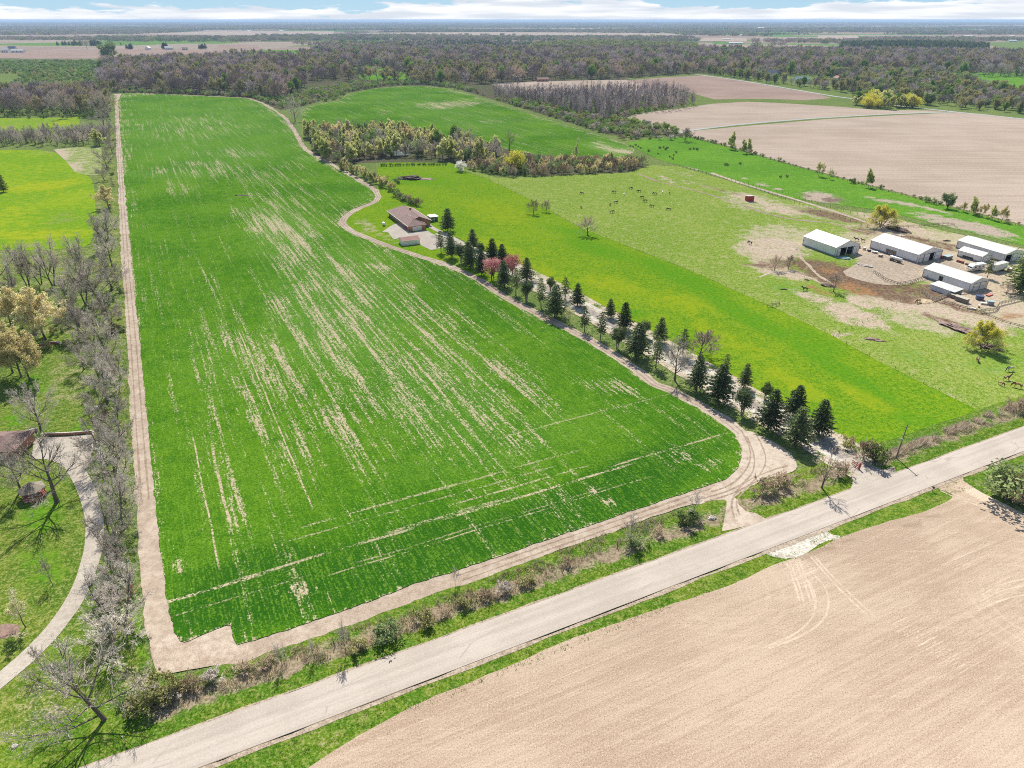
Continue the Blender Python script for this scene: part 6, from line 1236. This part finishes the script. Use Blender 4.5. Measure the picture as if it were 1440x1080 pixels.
for i in range(46):
    y = random.choice([random.uniform(33, 46), random.uniform(38, 58)]); x = random.uniform(-20, 1460)
    o = thing('distant_building', 'white speck of a building far out on the hazy plain', 'building', (*g(x, y), 0), random.uniform(0, 3.1), 'distant white buildings on the plain', random.uniform(.35, .8)*(1.7 if y < 42 else 1)); link('wall', fbw, o); link('roof', fbr, o)
# dark fir rows on the plain
for i in range(46):
    x = random.choice([random.uniform(66, 104), random.uniform(106, 118), random.uniform(128, 140)]) if i < 30 else random.choice([random.uniform(178, 192), random.uniform(226, 236), random.uniform(275, 290)])
    plant('spruce0', 'fir_tree', 'dark fir in the rows beyond the brown field at the upper left', 'tree', (x, 63.5+random.uniform(0, 1.2) if i < 30 else 69.3), h=random.uniform(16, 24), wide=1.5, group='dark firs beyond the brown field')
instancer('fir_plantation', 'dark green fir plantation beyond the woods belt at the right', 'woods', scatter([(1180, 73), (1385, 74), (1388, 68), (1300, 64), (1180, 66)], 20), ['spruce0', 'pine0'], (20, 27), None, 1.5)
instancer('fir_plantation', 'dark green firs beyond the woods belt in the centre', 'woods', scatter([(560, 72), (730, 71), (730, 65), (640, 61), (560, 64)], 26), ['spruce0', 'pine0', 'wood1'], (16, 24), None, 1.3)
instancer('leafing_grove', 'pale green leafing trees beyond the woods belt in the centre', 'woods', scatter([(740, 71), (820, 72), (980, 72), (980, 66), (840, 60), (760, 63)], 24), ['woodbud0', 'greentree0', 'olivetree0'], (16, 22), None, 1.1)

# ------------------------------------------------------------------ fences, poles, small things
post_me = None
def fence(label, pts, spacing, h=1.3, rails=1, mat='wood', name='fence', boards=False, r=.09, zr=0):
    W = [Vector(g(*p)).to_3d() for p in pts]; tot = sum((b-a).length for a, b in zip(W, W[1:])); n = min(95, max(2, int(tot/spacing))); o = thing(name, label, 'fence', (W[0].x, W[0].y, 0))
    b = MB(); b.tube([(0, 0, -.1), (0, 0, h)], [r, r*.9], 5); pm = b.mesh('post', M[mat]); P = []
    for k in range(n+1):
        s = tot*k/n; i = 0; acc = 0
        while i < len(W)-2 and acc+(W[i+1]-W[i]).length < s-1e-6: acc += (W[i+1]-W[i]).length; i += 1
        p = W[i].lerp(W[i+1], min(1, (s-acc)/(W[i+1]-W[i]).length))-W[0]; P.append(p)
        q = link('post', pm, o, p); q.rotation_euler = (random.uniform(-.06, .06), random.uniform(-.06, .06), random.random()*6)
    for q in range(rails):
        z = h*(.92-.8*q/max(1, rails-.001)) if rails > 1 else h*.8; b = MB()
        for a, c in zip(P, P[1:]):
            if boards:
                d = (c-a).normalized(); nn = Vector((-d.y, d.x, 0)); m_ = (a+c)/2; b.box((m_.x+nn.x*.1, m_.y+nn.y*.1, z+random.uniform(-.03, .03)), ((c-a).length, .04, .18), 0, math.atan2(d.y, d.x))
            else: b.tube([a+Vector((0, 0, z)), c+Vector((0, 0, z))], [.009, .009], 3, cap=False)
        b.obj('rail' if boards else 'wire', M[mat] if boards else M['wood'], o)
    return o
fence('wire fence on posts along the pasture side of the farm lane', [(955, 234), (1010, 249), (1057, 263), (1092, 276), (1135, 292), (1184, 306), (1213, 317), (1255, 332)], 4.5, 1.5, 3, r=.13)
fence('wire fence on posts along the far side of the farm lane', [(1030, 252), (1094, 269), (1154, 287), (1193, 299), (1225, 309)], 5, 1.5, 2, r=.12)
fence('wire fence dividing the bright dandelion pasture from the pale horse pasture', [(640, 236), (683, 251), (735, 275), (780, 300), (824, 324), (858, 336), (900, 353), (958, 375), (1020, 402), (1100, 438), (1172, 473), (1230, 505), (1302, 541), (1391, 584)], 5.2, 1.2, 2, r=.06)
fence('grassy fence line running from the pasture corner up to the nearest barn', [(1172, 473), (1210, 455), (1245, 437), (1268, 423), (1292, 412)], 4, 1.2, 2, r=.08)
fence('close-set wooden post fence in front of the gravel yard', [(1228, 384), (1245, 396), (1262, 402), (1280, 399), (1303, 392)], 1.5, 1.6, 2, 'wood', boards=True)
fence('grey board fence round the pen of the lean-to shelter', [(1296, 412), (1312, 424), (1335, 415), (1362, 412)], 2, 1.6, 4, 'pale_wood', boards=True)
fence('pale board fence at the right side of the paddock junk', [(1378, 440), (1399, 438), (1404, 430), (1440, 421)], 2, 1.7, 4, 'pale_wood', boards=True)
fence('dark rail fence along the top of the lower horse paddock', [(1318, 424), (1345, 432), (1378, 441), (1410, 455), (1445, 464)], 2.6, 1.3, 2, 'wood', boards=True)
fence('wire fence behind the farmyard barns', [(1255, 332), (1300, 338), (1340, 346), (1400, 349), (1445, 352)], 4, 1.4, 2, r=.11)
fence('short rail fence around the empty pen behind the middle barn', [(1240, 322), (1300, 319), (1330, 316), (1342, 318)], 3, 1.3, 2, 'wood', boards=True)
fence('broken rail fence beside the pasture corner below the bare pair of trees', [(1079, 432), (1095, 430), (1096, 426)], 2, 1.3, 2, 'wood', boards=True)
fence('wire fence along the verge between pasture and road', [(1240, 643), (1280, 628), (1330, 607), (1391, 584), (1450, 562)], 5, 1.3, 2, r=.07)
fence('wire fence along the foot of the far hedgerow', [(965, 193), (1027, 208), (1100, 230), (1200, 257.5), (1300, 283), (1440, 320)], 5, 1.3, 2, r=.1)
fence('wire fence beside the ditch at the crop end near the rich pasture', [(880, 203), (912, 217), (935, 224), (955, 234)], 6, 1.3, 2, r=.1)
for i, b_ in enumerate([(470, 910), (530, 895), (582, 865), (700, 842), (790, 803), (868, 770), (345, 945), (300, 962), (1060, 696)]):
    loc, rz = frame_at(b_, random.uniform(0, 90)); o = thing('fence_post', f'weathered fence post in the roadside brush, {nth(i+1)} from the lower left' if i < 6 else ('weathered fence post below the bare corner of the field', 'weathered fence post nearest the sprawling tree at the corner', 'old post on the verge between the two field entrances')[i-6], 'post', loc, rz)
    b = MB(); b.tube([(0, 0, -.2), (.05, 0, 1.0), (.12, .03, 1.7)], [.10, .09, .08], 6); b.obj('post', M['wood'], o); b = MB(); b.tube([(.08, .02, 1.2), (1.5, .4, 1.0)], [.012, .012], 3); b.obj('wire', M['steel'], o)
def utility_pole():
    loc, rz = frame_at((1260, 644), 25); o = thing('utility_pole', 'leaning grey utility pole in the brush between pasture and road', 'utility pole', loc, rz); b = MB(); b.tube([(0, 0, -.5), (.15, 0, 5), (.3, 0, 10.2)], [.17, .15, .11], 8); b.obj('pole', M['wood'], o)
    b = MB(); b.box((.28, -.12, 9.6), (1.5, .1, .12)); x_ = b.obj('crossarm', M['wood'], o)
    for x in (-.35, .28, .9):
        b = MB(); b.tube([(x, -.12, 9.66), (x, -.12, 9.85)], [.06, .04], 6); b.obj('insulator', M['stone'], x_)
    b = MB(); b.tube([(-.15, .0, 5.2), (-.15, 0, 6.0)], [.2, .2], 10); b.obj('transformer', M['steel'], o)
    b = MB(); b.tube([(.28, 0, 9.2), (-4.5, .5, 0)], [.025, .025], 4); b.obj('guy_wire', M['steel'], o)
utility_pole()
for p, lab in [((1208, 660), 'red gate post with short red fence panel, on the pasture side of the drive mouth'), ((1189, 667), 'red gate post on the crop side of the drive mouth')]:
    loc, rz = frame_at(p, 115); o = thing('gate_post', lab, 'gate post', loc, rz); b = MB(); b.box((0, 0, .95), (.3, .3, 1.9)); b.obj('post', M['red'], o); b = MB(); b.box((0, 0, 1.95), (.42, .42, .1)); b.obj('cap', M['salmon'], o)
    if 'panel' in lab:
        b = MB()
        for z in (.4, .9, 1.4): b.box((1.2, .16, z), (2.2, .06, .22))
        b.obj('fence_panel', M['salmon'], o)
def mailbox():
    loc, rz = frame_at((1311, 691), 25); o = thing('mailbox', 'dark mailbox on a post at the edge of the road opposite the drive', 'mailbox', loc, rz); b = MB(); b.box((0, 0, .55), (.1, .1, 1.2)); b.obj('post', M['wood'], o); b = MB(); b.tube([(0, -.3, 1.22), (0, .3, 1.22)], [.16, .16], 10); b.box((0, 0, 1.12), (.31, .6, .16)); b.obj('box', M['rubber'], o); b = MB(); b.box((.19, .1, 1.35), (.02, .05, .2)); b.obj('flag', M['red'], o)
mailbox()
loc, rz = frame_at((176, 1045), 20); o = thing('marker_stake', 'thin yellow-white marker stake in the grass beside the road at the lower left', 'stake', loc, rz); b = MB(); b.tube([(0, 0, -.2), (0, 0, 1.5)], [.07, .06], 6); b.obj('stake', plain('yellow_marker', (.55, .42, .10), (.6, .5, .2)), o); b = MB(); b.tube([(0, 0, 1.5), (0, 0, 1.75)], [.075, .07], 6); b.obj('cap', M['white'], o)
def lump(name, label, cat, p, sx, sy, h, mat, rz=0, seed=1, rough=.35, det=3):
    """heap or stone: a rounded mass with an uneven surface"""
    bm = bmesh.new(); bmesh.ops.create_icosphere(bm, subdivisions=det, radius=1)
    for v in bm.verts:
        n = 1+rough*mnoise.noise(v.co*2.1+Vector((seed, 0, 0)))+rough*.7*mnoise.noise(v.co*5+Vector((0, seed, 0))); v.co = Vector((v.co.x*n*sx, v.co.y*n*sy, v.co.z*n*h))
    me = bpy.data.meshes.new(name); bm.to_mesh(me); bm.free(); me.materials.append(mat); return tag(link(name, me, None, (*g(*p), 0), R(rz)), label, cat)
lump('boulder', 'pale boulder in the grass beside the field entrance', 'boulder', (1001, 729), 1.1, .7, .6, M['stone'], 20, 1, .3)
lump('boulder', 'small pale rock in the lawn at the lower left corner', 'boulder', (21, 1050), .55, .4, .35, M['stone'], 0, 2, .3)
lump('muck_heap', 'dark muck heap beside the yellow willow behind the barns', 'heap', (1262, 323.5), 7, 3, 1.5, M['muck_heap'], -65, 3)
lump('brush_heap', 'long brown brush heap left of the yellow bush', 'heap', (1352, 464), 8, 2.6, .9, M['brush_heap'], -62, 4, .6, 4)
lump('brush_heap', 'heap of pale broken branches at the foot of the yellow bush', 'heap', (1389, 488), 4, 2.2, 1.0, M['brush_heap'], -30, 5, .6, 4)
lump('brush_heap', 'dark burnt brush pile in the green pasture behind the house', 'heap', (576, 252), 9, 3.2, 1.8, M['muck_heap'], 0, 6, .6, 4)
lump('ash_patch', 'grey ash and twig pile at the right end of the burnt brush pile', 'heap', (596, 252), 6, 2.4, .5, M['brush_heap'], 0, 7, .6, 4)
lump('brush_heap', 'small grey stick pile in the lower horse pasture', 'heap', (1230, 478), 3.2, 1.0, .5, M['brush_heap'], -20, 8, .6)
lump('soil_heap', 'dark soil heap under the bare tree beside the muck', 'heap', (1164, 402), 3, 1.6, .8, M['muck_heap'], -20, 9, .5)
lump('hay_heap', 'torn straw heap by the fence line corner in front of the lean-to pen', 'heap', (1300, 424), 4, 2, .4, M['straw'], 20, 10, .5)
lump('scrap_heap', 'heap of grey pipes and scrap at the edge of the gravel yard', 'heap', (1216, 373.5), 3.6, 1.2, .5, M['stone'], -50, 11, .8, 4)
lump('scrap_heap', 'pale blue heap of sheeting in front of the open barn', 'heap', (1188, 363.5), 3, 1.5, .7, M['teal'], -20, 12, .7)
lump('stick_pile', 'dark pile of driftwood lying in the green crop', 'heap', (341, 275.5), 5, 1.1, .6, M['brush_heap'], 5, 13, .5)
lump('mulch_bed', 'brown mulch bed under the young tree at the left edge', 'bed', (3, 888), 3.0, 1.8, .15, plain('brown_mulch', (.12, .075, .055), (.2, .13, .10), 3), 0, 14, .3)
# junk in front of the barns: each piece its own thing
def bale(label, p, bearing, sx, sy, sz, mat, mat2, name, cat, lid=True):
    loc, rz = frame_at(p, bearing); o = thing(name, label, cat, loc, rz); b = MB(); b.box((0, 0, sz/2), (sx, sy, sz)); me = b.obj('body', M[mat], o); md = me.modifiers.new('edge', 'BEVEL'); md.width = min(sx, sy, sz)*.12; md.segments = 2
    if lid:
        b = MB(); b.box((0, 0, sz+.06), (sx*1.06, sy*1.06, .12)); b.obj('cover', M[mat2], o)
    for s in (-1, 1):
        b = MB(); b.box((s*sx*.3, -sy/2-.05, sz*.4), (.12, .08, sz*.75)); b.obj('brace', M['trim'], o)
    return o
J = [('dark crate beside the open barn doorway, first in the junk row', (1207, 348.5), 20, 1.6, 1.2, 1.0, 'trim', 'steel', 'crate', 'crate'), ('white appliance in the junk row, second from the open barn', (1215, 351), 40, 1.5, 1.0, 1.1, 'offwhite', 'white', 'appliance', 'appliance'), ('dark bin in the junk row, third from the open barn', (1222, 353.5), 10, 1.4, 1.2, .9, 'rubber', 'steel', 'bin', 'bin'), ('pale crate in the junk row, fourth from the open barn', (1230, 356), -40, 2.2, 1.3, .8, 'stone', 'white', 'crate', 'crate'), ('grey crate at the end of the junk row nearest the dark wagon', (1238, 361), 30, 1.8, 1.2, .9, 'wood', 'stone', 'crate', 'crate'),
     ('blue-green covered box between middle barn and small shed', (1332, 364), 25, 4.0, 2.4, 1.5, 'wood', 'teal', 'covered_box', 'box'), ('red-orange machine box left of the blue-green covered box', (1324, 363), 25, 1.8, 1.6, 1.2, 'red', 'rust', 'machine_box', 'machine'), ('rusty crate in front of the small white shed', (1350, 369), -65, 3.0, 1.4, .9, 'rust', 'salmon', 'crate', 'crate'), ('rusty low rack beside the rusty crate by the small shed', (1362, 373), -65, 2.6, 1.3, .7, 'rust', 'wood', 'low_rack', 'rack'),
     ('brown wooden hutch with pale green lid in the lower junk row', (1352, 424), -62, 4.6, 2.4, 1.7, 'wood', 'pale_wood', 'hutch', 'hutch'), ('weathered board crate left of the brown hutch', (1341, 419), -62, 2.4, 2.0, 1.4, 'brush_heap', 'pale_wood', 'crate', 'crate'), ('dark blue tarp-covered stack in the lower junk row', (1377, 421), -20, 2.6, 2.0, 1.5, 'blue_tarp', 'blue_tarp', 'tarp_stack', 'stack'), ('blue bin with white lid right of the tarp-covered stack', (1392, 428.5), -20, 2.2, 1.8, 1.5, 'trim', 'teal', 'bin', 'bin'), ('white sheet-covered box between tarp stack and blue bin', (1383, 428), -20, 2.0, 1.0, .6, 'offwhite', 'white', 'covered_box', 'box'),
     ('flat pale panels lying in front of the brown hutch', (1366, 434.5), -30, 2.6, 1.4, .35, 'stone', 'offwhite', 'panel_pile', 'panels'), ('small yellow-white panel leaning right of the pale panels', (1376, 432), 60, 1.2, .5, .8, 'straw', 'offwhite', 'panel_pile', 'panels'), ('salmon board pile at the corner of the tan paddock', (1391, 415.5), 30, 3.2, 1.2, .35, 'salmon', 'salmon', 'board_pile', 'boards'), ('pale grey car-sized trailer under the pine at the right edge', (1432, 405), 20, 4.2, 1.8, 1.3, 'steel', 'white', 'small_trailer', 'trailer'), ('cream machine under the big dark pine', (1419, 382), 30, 2.0, 1.5, 1.6, 'straw', 'offwhite', 'machine_box', 'machine'),
     ('dark grey trough in the pasture below the first barn', (1046, 410), 0, .1, .1, .1, 'steel', 'steel', 'trough', 'trough')]
for a in J[:-1]: bale(*a)
lump('log', 'dark log lying in the paddock behind the middle barn', 'log', (1331, 339), 2.2, .7, .6, M['muck_heap'], 0, 15, .3)
lump('log', 'dark log beside the broken rail fence in the pasture', 'log', (1102, 407), 1.6, .5, .4, M['muck_heap'], 10, 16, .3)
# left yard walls
def wall_strip(name, label, pts, h, th, mat):
    W = [Vector(g(*p)).to_3d() for p in pts]; o = thing(name, label, 'wall', (W[0].x, W[0].y, 0)); b = MB(); c_ = MB()
    for a, d in zip(W, W[1:]):
        m_ = (a+d)/2-W[0]; e_ = d-a; b.box((m_.x, m_.y, h/2), (e_.length-.01, th, h), 0, math.atan2(e_.y, e_.x)); c_.box((m_.x, m_.y, h+.05), (e_.length+.02, th+.12, .1), 0, math.atan2(e_.y, e_.x))
    b.obj('wall_body', M[mat], o); c_.obj('coping', M['stone'], o)
wall_strip('retaining_wall', 'low dark brick retaining wall along the back and side of the parking pad', [(60, 613), (95, 612), (132, 609), (131, 640)], .8, .35, 'brick')
wall_strip('garden_wall', 'curved pale low wall at the corner of the brown roof beside the parking pad', [(19, 632), (24, 622), (32, 614), (42, 608.5), (54, 606)], .9, .4, 'stone')
wall_strip('garden_wall', 'low red brick edging under the biggest tan tree', [(56, 487), (66, 484), (76, 483), (84, 484)], .7, .5, 'salmon')
def chair(label, p, rz):
    o = thing('garden_chair', label, 'chair', (*g(*p), 0), R(rz)); b = MB(); b.box((0, 0, .45), (.9, .9, .1)); b.obj('seat', M['white'], o); b = MB(); b.box((0, .45, .9), (.9, .1, .9)); b.obj('backrest', M['white'], o)
    for x in (-.38, .38):
        for y in (-.38, .38): b = MB(); b.box((x, y, .2), (.1, .1, .4)); b.obj('leg', M['white'], o)
chair('white garden chair beside the brick edging, nearer the tan tree', (86, 484), 150); chair('white garden chair beside the brick edging, nearer the hedgerow', (95, 481), 220)
loc, rz = frame_at((139, 585), 10); o = thing('birdhouse', 'white birdhouse on a post among the hedgerow trees above the parking pad', 'birdhouse', loc, rz); b = MB(); b.tube([(0, 0, -.2), (0, 0, 2.4)], [.07, .07], 6); b.obj('post', M['white'], o); b = MB(); gable_walls(b, .9, .9, .7, 1.0); q = b.obj('box', M['white'], o, loc=(-.45, -.45, 2.4)); b = MB(); gable_roof(b, .9, .9, .7, 1.0, .12, .05); b.obj('roof', M['offwhite'], o, loc=(-.45, -.45, 2.4))

# ------------------------------------------------------------------ horses
def horse_mesh(name, graze, mats):
    """one skinned body from a jointed skeleton"""
    V = []; E_ = []; Rr = []
    def v(p, r, par=None):
        V.append(p); Rr.append(r); i = len(V)-1
        if par is not None: E_.append((par, i))
        return i
    pel = v((-.62, 0, 1.22), .27); loin = v((-.2, 0, 1.2), .27, pel); rib = v((.2, 0, 1.14), .30, loin); chest = v((.58, 0, 1.15), .28, rib)
    n1 = v((.88, 0, 1.30) if not graze else (.92, 0, 1.12), .19, chest)
    n2 = v((1.12, 0, 1.6) if not graze else (1.22, 0, .78), .14, n1); pol = v((1.27, 0, 1.84) if not graze else (1.42, 0, .46), .12, n2)
    fc = v((1.45, 0, 1.70) if not graze else (1.48, 0, .26), .10, pol); v((1.66, 0, 1.54) if not graze else (1.46, 0, .06), .065, fc)
    for s in (-1, 1): v((pol and V[pol][0]-.06, s*.06, V[pol][2]+.14) if not graze else (1.38, s*.09, .56), .03, pol)
    for s, dx in ((-1, .08), (1, -.1)):
        a = v((-.72, s*.17, .98), .17, pel); k = v((-.60+dx, s*.18, .74), .11, a); h = v((-.80+dx, s*.17, .50), .065, k); c_ = v((-.74+dx, s*.17, .12), .05, h); v((-.68+dx, s*.17, .03), .06, c_)
        a = v((.55, s*.17, .90), .13, chest); k = v((.56-dx, s*.16, .52), .065, a); c_ = v((.55-dx, s*.16, .12), .045, k); v((.60-dx, s*.16, .03), .06, c_)
    me = bpy.data.meshes.new(name+'_cage'); me.from_pydata(V, E_, []); me.update(); ob = bpy.data.objects.new('cage', me); COL.objects.link(ob); sk = ob.modifiers.new('skin', 'SKIN'); sk.use_smooth_shade = True; me_sv = me.skin_vertices[0].data if me.skin_vertices else None
    if me_sv is None:
        bpy.context.view_layer.objects.active = ob
        bm = bmesh.new(); bm.from_mesh(me); lay = bm.verts.layers.skin.verify(); bm.verts.ensure_lookup_table()
        for i, bv in enumerate(bm.verts): bv[lay].radius = (Rr[i], Rr[i]); bv[lay].use_root = (i == 0)
        bm.to_mesh(me); bm.free()
    else:
        for i, d in enumerate(me_sv): d.radius = (Rr[i], Rr[i]); d.use_root = i == 0
    ob.modifiers.new('sub', 'SUBSURF').levels = 1
    dg = bpy.context.evaluated_depsgraph_get(); out = bpy.data.meshes.new_from_object(ob.evaluated_get(dg)); out.name = name; bpy.data.objects.remove(ob); out.materials.clear(); out.materials.append(mats); return out
def coat(name, a, b, scale=2.0, lo=.38, hi=.62):
    m, t = new_mat(name); P = t.n('ShaderNodeTexCoord').outputs['Object']; c = t.mix(t.step(t.noise(P, scale, 2.0), lo, hi), a, b); p = t.n('ShaderNodeBsdfPrincipled'); t.put(p.inputs['Base Color'], c); p.inputs['Roughness'].default_value = .6; surf(t, p.outputs[0]); return m
CO = {'black': coat('black_coat', (.012, .010, .009), (.025, .02, .017)), 'bay': coat('bay_coat', (.11, .04, .018), (.17, .065, .03)), 'chestnut': coat('chestnut_coat', (.22, .085, .035), (.28, .12, .055)), 'grey': coat('pale_grey_coat', (.5, .47, .42), (.62, .6, .56)), 'pinto': coat('pinto_coat', (.55, .52, .48), (.06, .03, .02), 1.6, .5, .54)}
HM = {(c_, gz): horse_mesh(f'{c_}_horse_body', gz, CO[c_]) for c_ in CO for gz in (0, 1)}
b = MB(); b.tube([(-.86, 0, 1.3), (-1.0, 0, 1.1), (-1.02, 0, .75), (-.98, 0, .5)], [.05, .08, .07, .02], 6); tail_me = {k: b.mesh('tail', CO['black' if k != 'grey' else 'grey']) for k in CO}
def mane(gz):
    b = MB(); P = [(.62, 0, 1.42), (.9, 0, 1.47), (1.1, 0, 1.75), (1.22, 0, 1.96)] if not gz else [(.62, 0, 1.42), (.95, 0, 1.31), (1.28, 0, .93), (1.46, 0, .58)]
    for a, c_ in zip(P, P[1:]): b.box(((a[0]+c_[0])/2, .0, (a[2]+c_[2])/2), (abs(c_[0]-a[0])+.05, .07, abs(c_[2]-a[2])+.1))
    return b
mane_me = {(k, gz): mane(gz).mesh('mane', CO['black' if k != 'grey' else 'grey']) for k in CO for gz in (0, 1)}
def horse(p, col, gz, head, label, group='horses at grass', sc=1.08):
    o = thing('horse', label, 'horse', (*g(*p), 0), R(head), group, sc); link('body', HM[(col, gz)], o); link('mane', mane_me[(col, gz)], o); link('tail', tail_me[col], o)
herd = [((168, 0), 0)]
HL = [((818.5, 273.5), 'black', 1, 150, 'dark horse grazing at the far left of the herd, upper of two'), ((817.5, 293), 'black', 1, 100, 'dark horse grazing at the far left of the herd, lower of two'), ((864, 271.5), 'black', 1, 170, 'dark horse grazing alone above the brown horse in the herd'), ((877.5, 275), 'grey', 0, 60, 'pale grey horse standing near the top of the herd, left one'), ((886.5, 266.5), 'black', 1, 10, 'dark horse grazing topmost in the herd'), ((899, 270.5), 'black', 1, 165, 'dark horse grazing just right of the topmost one'), ((903, 279), 'black', 1, 200, 'dark horse grazing in the herd centre, upper of a close pair'), ((907.5, 284), 'black', 1, 190, 'dark horse grazing in the herd centre, lower of a close pair'), ((921, 274), 'black', 1, 160, 'dark horse grazing right of the herd centre beside the pale ones'), ((931.5, 272), 'grey', 0, 90, 'pale grey horse standing at the right of the herd'), ((941.5, 272.5), 'black', 0, 80, 'slim dark horse standing farthest right in the upper herd'), ((858, 289), 'bay', 1, 250, 'brown horse grazing in the left half of the herd'), ((865.5, 286), 'black', 1, 20, 'dark horse grazing right beside the brown horse'), ((860, 299.5), 'black', 1, 10, 'dark horse grazing lowest in the left half of the herd'), ((917, 291.5), 'black', 1, 150, 'dark horse grazing low in the herd, left of the last one'), ((940.5, 296), 'black', 1, 175, 'dark horse grazing at the lower right end of the herd'),
      ((1054.5, 343.5), 'black', 1, 120, 'dark horse on the worn ground left of the first barn'), ((1131.5, 409), 'black', 0, 175, 'big black horse standing by the pale bare ground in the pasture'), ((1204, 339), 'black', 0, 170, 'dark horse behind the open barn, left of a pair'), ((1213, 340.5), 'bay', 0, 190, 'dark brown horse behind the open barn, right of a pair'), ((1291, 426), 'chestnut', 1, 200, 'chestnut horse on the straw by the lean-to pen'),
      ((1374, 508), 'bay', 1, 245, 'brown horse grazing below the yellow bush'), ((1420, 521.5), 'pinto', 1, 190, 'black and white horse grazing near the right edge'), ((1415, 534.5), 'bay', 0, 10, 'dark brown horse walking below the black and white one'), ((1406.5, 541.5), 'chestnut', 1, 300, 'small chestnut foal beside the dark brown horse'), ((1430, 545), 'chestnut', 1, 150, 'chestnut horse grazing lowest at the right edge')]
for p, c_, gz, hd, lab in HL: horse(p, c_, gz, hd, lab, sc=.85 if 'foal' in lab else 1.15)

# ------------------------------------------------------------------ brush and rough grass nobody could count
def tufts(name, label, polys, per_m2, hs, mat, spread=.35, blades=6, w_=.05, world=False, cap=60000, mats=None):
    mb = MB(); mats = mats or [mat]
    for poly in polys:
        W = np.array([p if world else g(*p) for p in poly]); x0, y0 = W.min(0); x1, y1 = W.max(0); n = int((x1-x0)*(y1-y0)*per_m2); q = rng.uniform((x0, y0), (x1, y1), (min(n, cap*4), 2)); q = q[inside(q, W)][:cap]
        Q2 = np.stack(px(q[:, 0], q[:, 1]), 1) if len(q) else q
        for ex in EXC:
            kk = ~inside(Q2, np.array(ex)); q = q[kk]; Q2 = Q2[kk]
        for X, Y in q:
            if mnoise.noise(Vector((X*.25, Y*.25, 2.0))) < -.18: continue
            h = random.uniform(*hs); mi = random.randrange(len(mats))
            for k in range(blades):
                a = random.uniform(0, 6.28); r = random.uniform(0, spread); b0 = Vector((X+math.cos(a)*r, Y+math.sin(a)*r, 0)); a2 = random.uniform(0, 6.28); tp = b0+Vector((math.cos(a2)*h*.45, math.sin(a2)*h*.45, h*random.uniform(.6, 1.1))); s = Vector((-math.sin(a2), math.cos(a2), 0))*w_
                mb.face([b0-s, b0+s, tp], mi)
    return tag(mb.obj(name, [M[m] for m in mats]), label, 'grass', kind='stuff')
tufts('roadside_brush', 'dry brown weeds and stems along the field side of the verge', [[(255, 962), (300, 952), (362, 925), (442, 902), (503, 880), (570, 860), (639, 835), (723, 800), (779, 778), (890, 736), (960, 718), (978, 724), (900, 756), (800, 800), (720, 838), (640, 866), (560, 900), (480, 926), (400, 948), (320, 974), (250, 996), (190, 1010), (170, 990), (205, 965)], [(1060, 690), (1110, 672), (1160, 655), (1200, 650), (1206, 658), (1160, 676), (1110, 694), (1072, 704), (1058, 700)], [(1235, 640), (1280, 622), (1340, 598), (1391, 580), (1440, 562), (1500, 540), (1500, 556), (1440, 582), (1391, 600), (1330, 620), (1270, 646), (1240, 656)]], 4.5, (.4, 1.2), 'dry_stem', .5, 6, .04, mats=['dry_stem', 'twig_tan', 'dry_stem', 'leaf_olive', 'leaf_dull'])
tufts('fence_row_brush', 'grey-brown brush grown through the wire fence between pasture and road', [[(1228, 646), (1280, 624), (1340, 600), (1391, 581), (1440, 563), (1520, 535), (1520, 545), (1440, 573), (1391, 592), (1330, 614), (1270, 638), (1236, 652)]], 10, (.9, 1.9), 'twig_tan', .5, 6, .035, mats=['twig_tan', 'twig_brown', 'twig', 'dry_stem'])
M['tuft_grass'] = leaf_mat('verge_blades', (0.12, 0.215, 0.012), (0.2, 0.28, 0.02), 0.35); M['tuft_dark'] = leaf_mat('rank_blades', (0.07, 0.16, 0.012), (0.12, 0.21, 0.018), 0.35)
tufts('verge_grass', 'rough green grass on both verges of the road', [[along(-90, wroad/2+.35), along(330, wroad/2+.35), along(330, wroad/2+3.2), along(-90, wroad/2+3.2)]], 3.4, (.12, .35), 'tuft_grass', .3, 5, .04, world=True, mats=['tuft_grass', 'tuft_dark', 'tuft_grass'])
VG = [[along(d0, -wroad/2-1.2), along(d1, -wroad/2-1.2), along(d1, -wroad/2-4.6), along(d0, -wroad/2-4.6)] for d0, d1 in ((-50, 129), (150, 192))]
tufts('verge_grass', 'rough green grass between road and tilled soil', VG, 3.2, (.12, .35), 'tuft_grass', .3, 5, .04, world=True, mats=['tuft_grass', 'tuft_dark'])
tufts('hedgerow_grass', 'rough grass and weeds between left track and hedgerow', [[(181, 480), (187, 600), (189, 700), (191, 780), (198, 860), (212, 920), (222, 948), (190, 1000), (150, 985), (150, 900), (160, 800), (152, 700), (145, 600), (140, 480)]], 1.6, (.2, .7), 'tuft_grass', .4, 5, .05, mats=['tuft_grass', 'leaf_dull', 'dry_stem'])

# ------------------------------------------------------------------ the air between here and the horizon
hz = MB(); hz.box((0, 34000, 51.0), (146000, 74600, 105.0)); m_ = bpy.data.materials.new('haze_air'); m_.use_nodes = True; m_.node_tree.nodes.clear(); t_ = NT(m_.node_tree)
pv = t_.n('ShaderNodeVolumePrincipled'); pv.inputs['Color'].default_value = (0.46, 0.64, 0.88, 1); pv.inputs['Density'].default_value = 5e-5; pv.inputs['Anisotropy'].default_value = 0.0
on = t_.n('ShaderNodeOutputMaterial'); t_.links.new(pv.outputs[0], on.inputs['Volume']); tag(hz.obj('haze', m_), 'pale blue haze over the plain', 'haze', kind='stuff')
scene.cycles.volume_bounces = 0
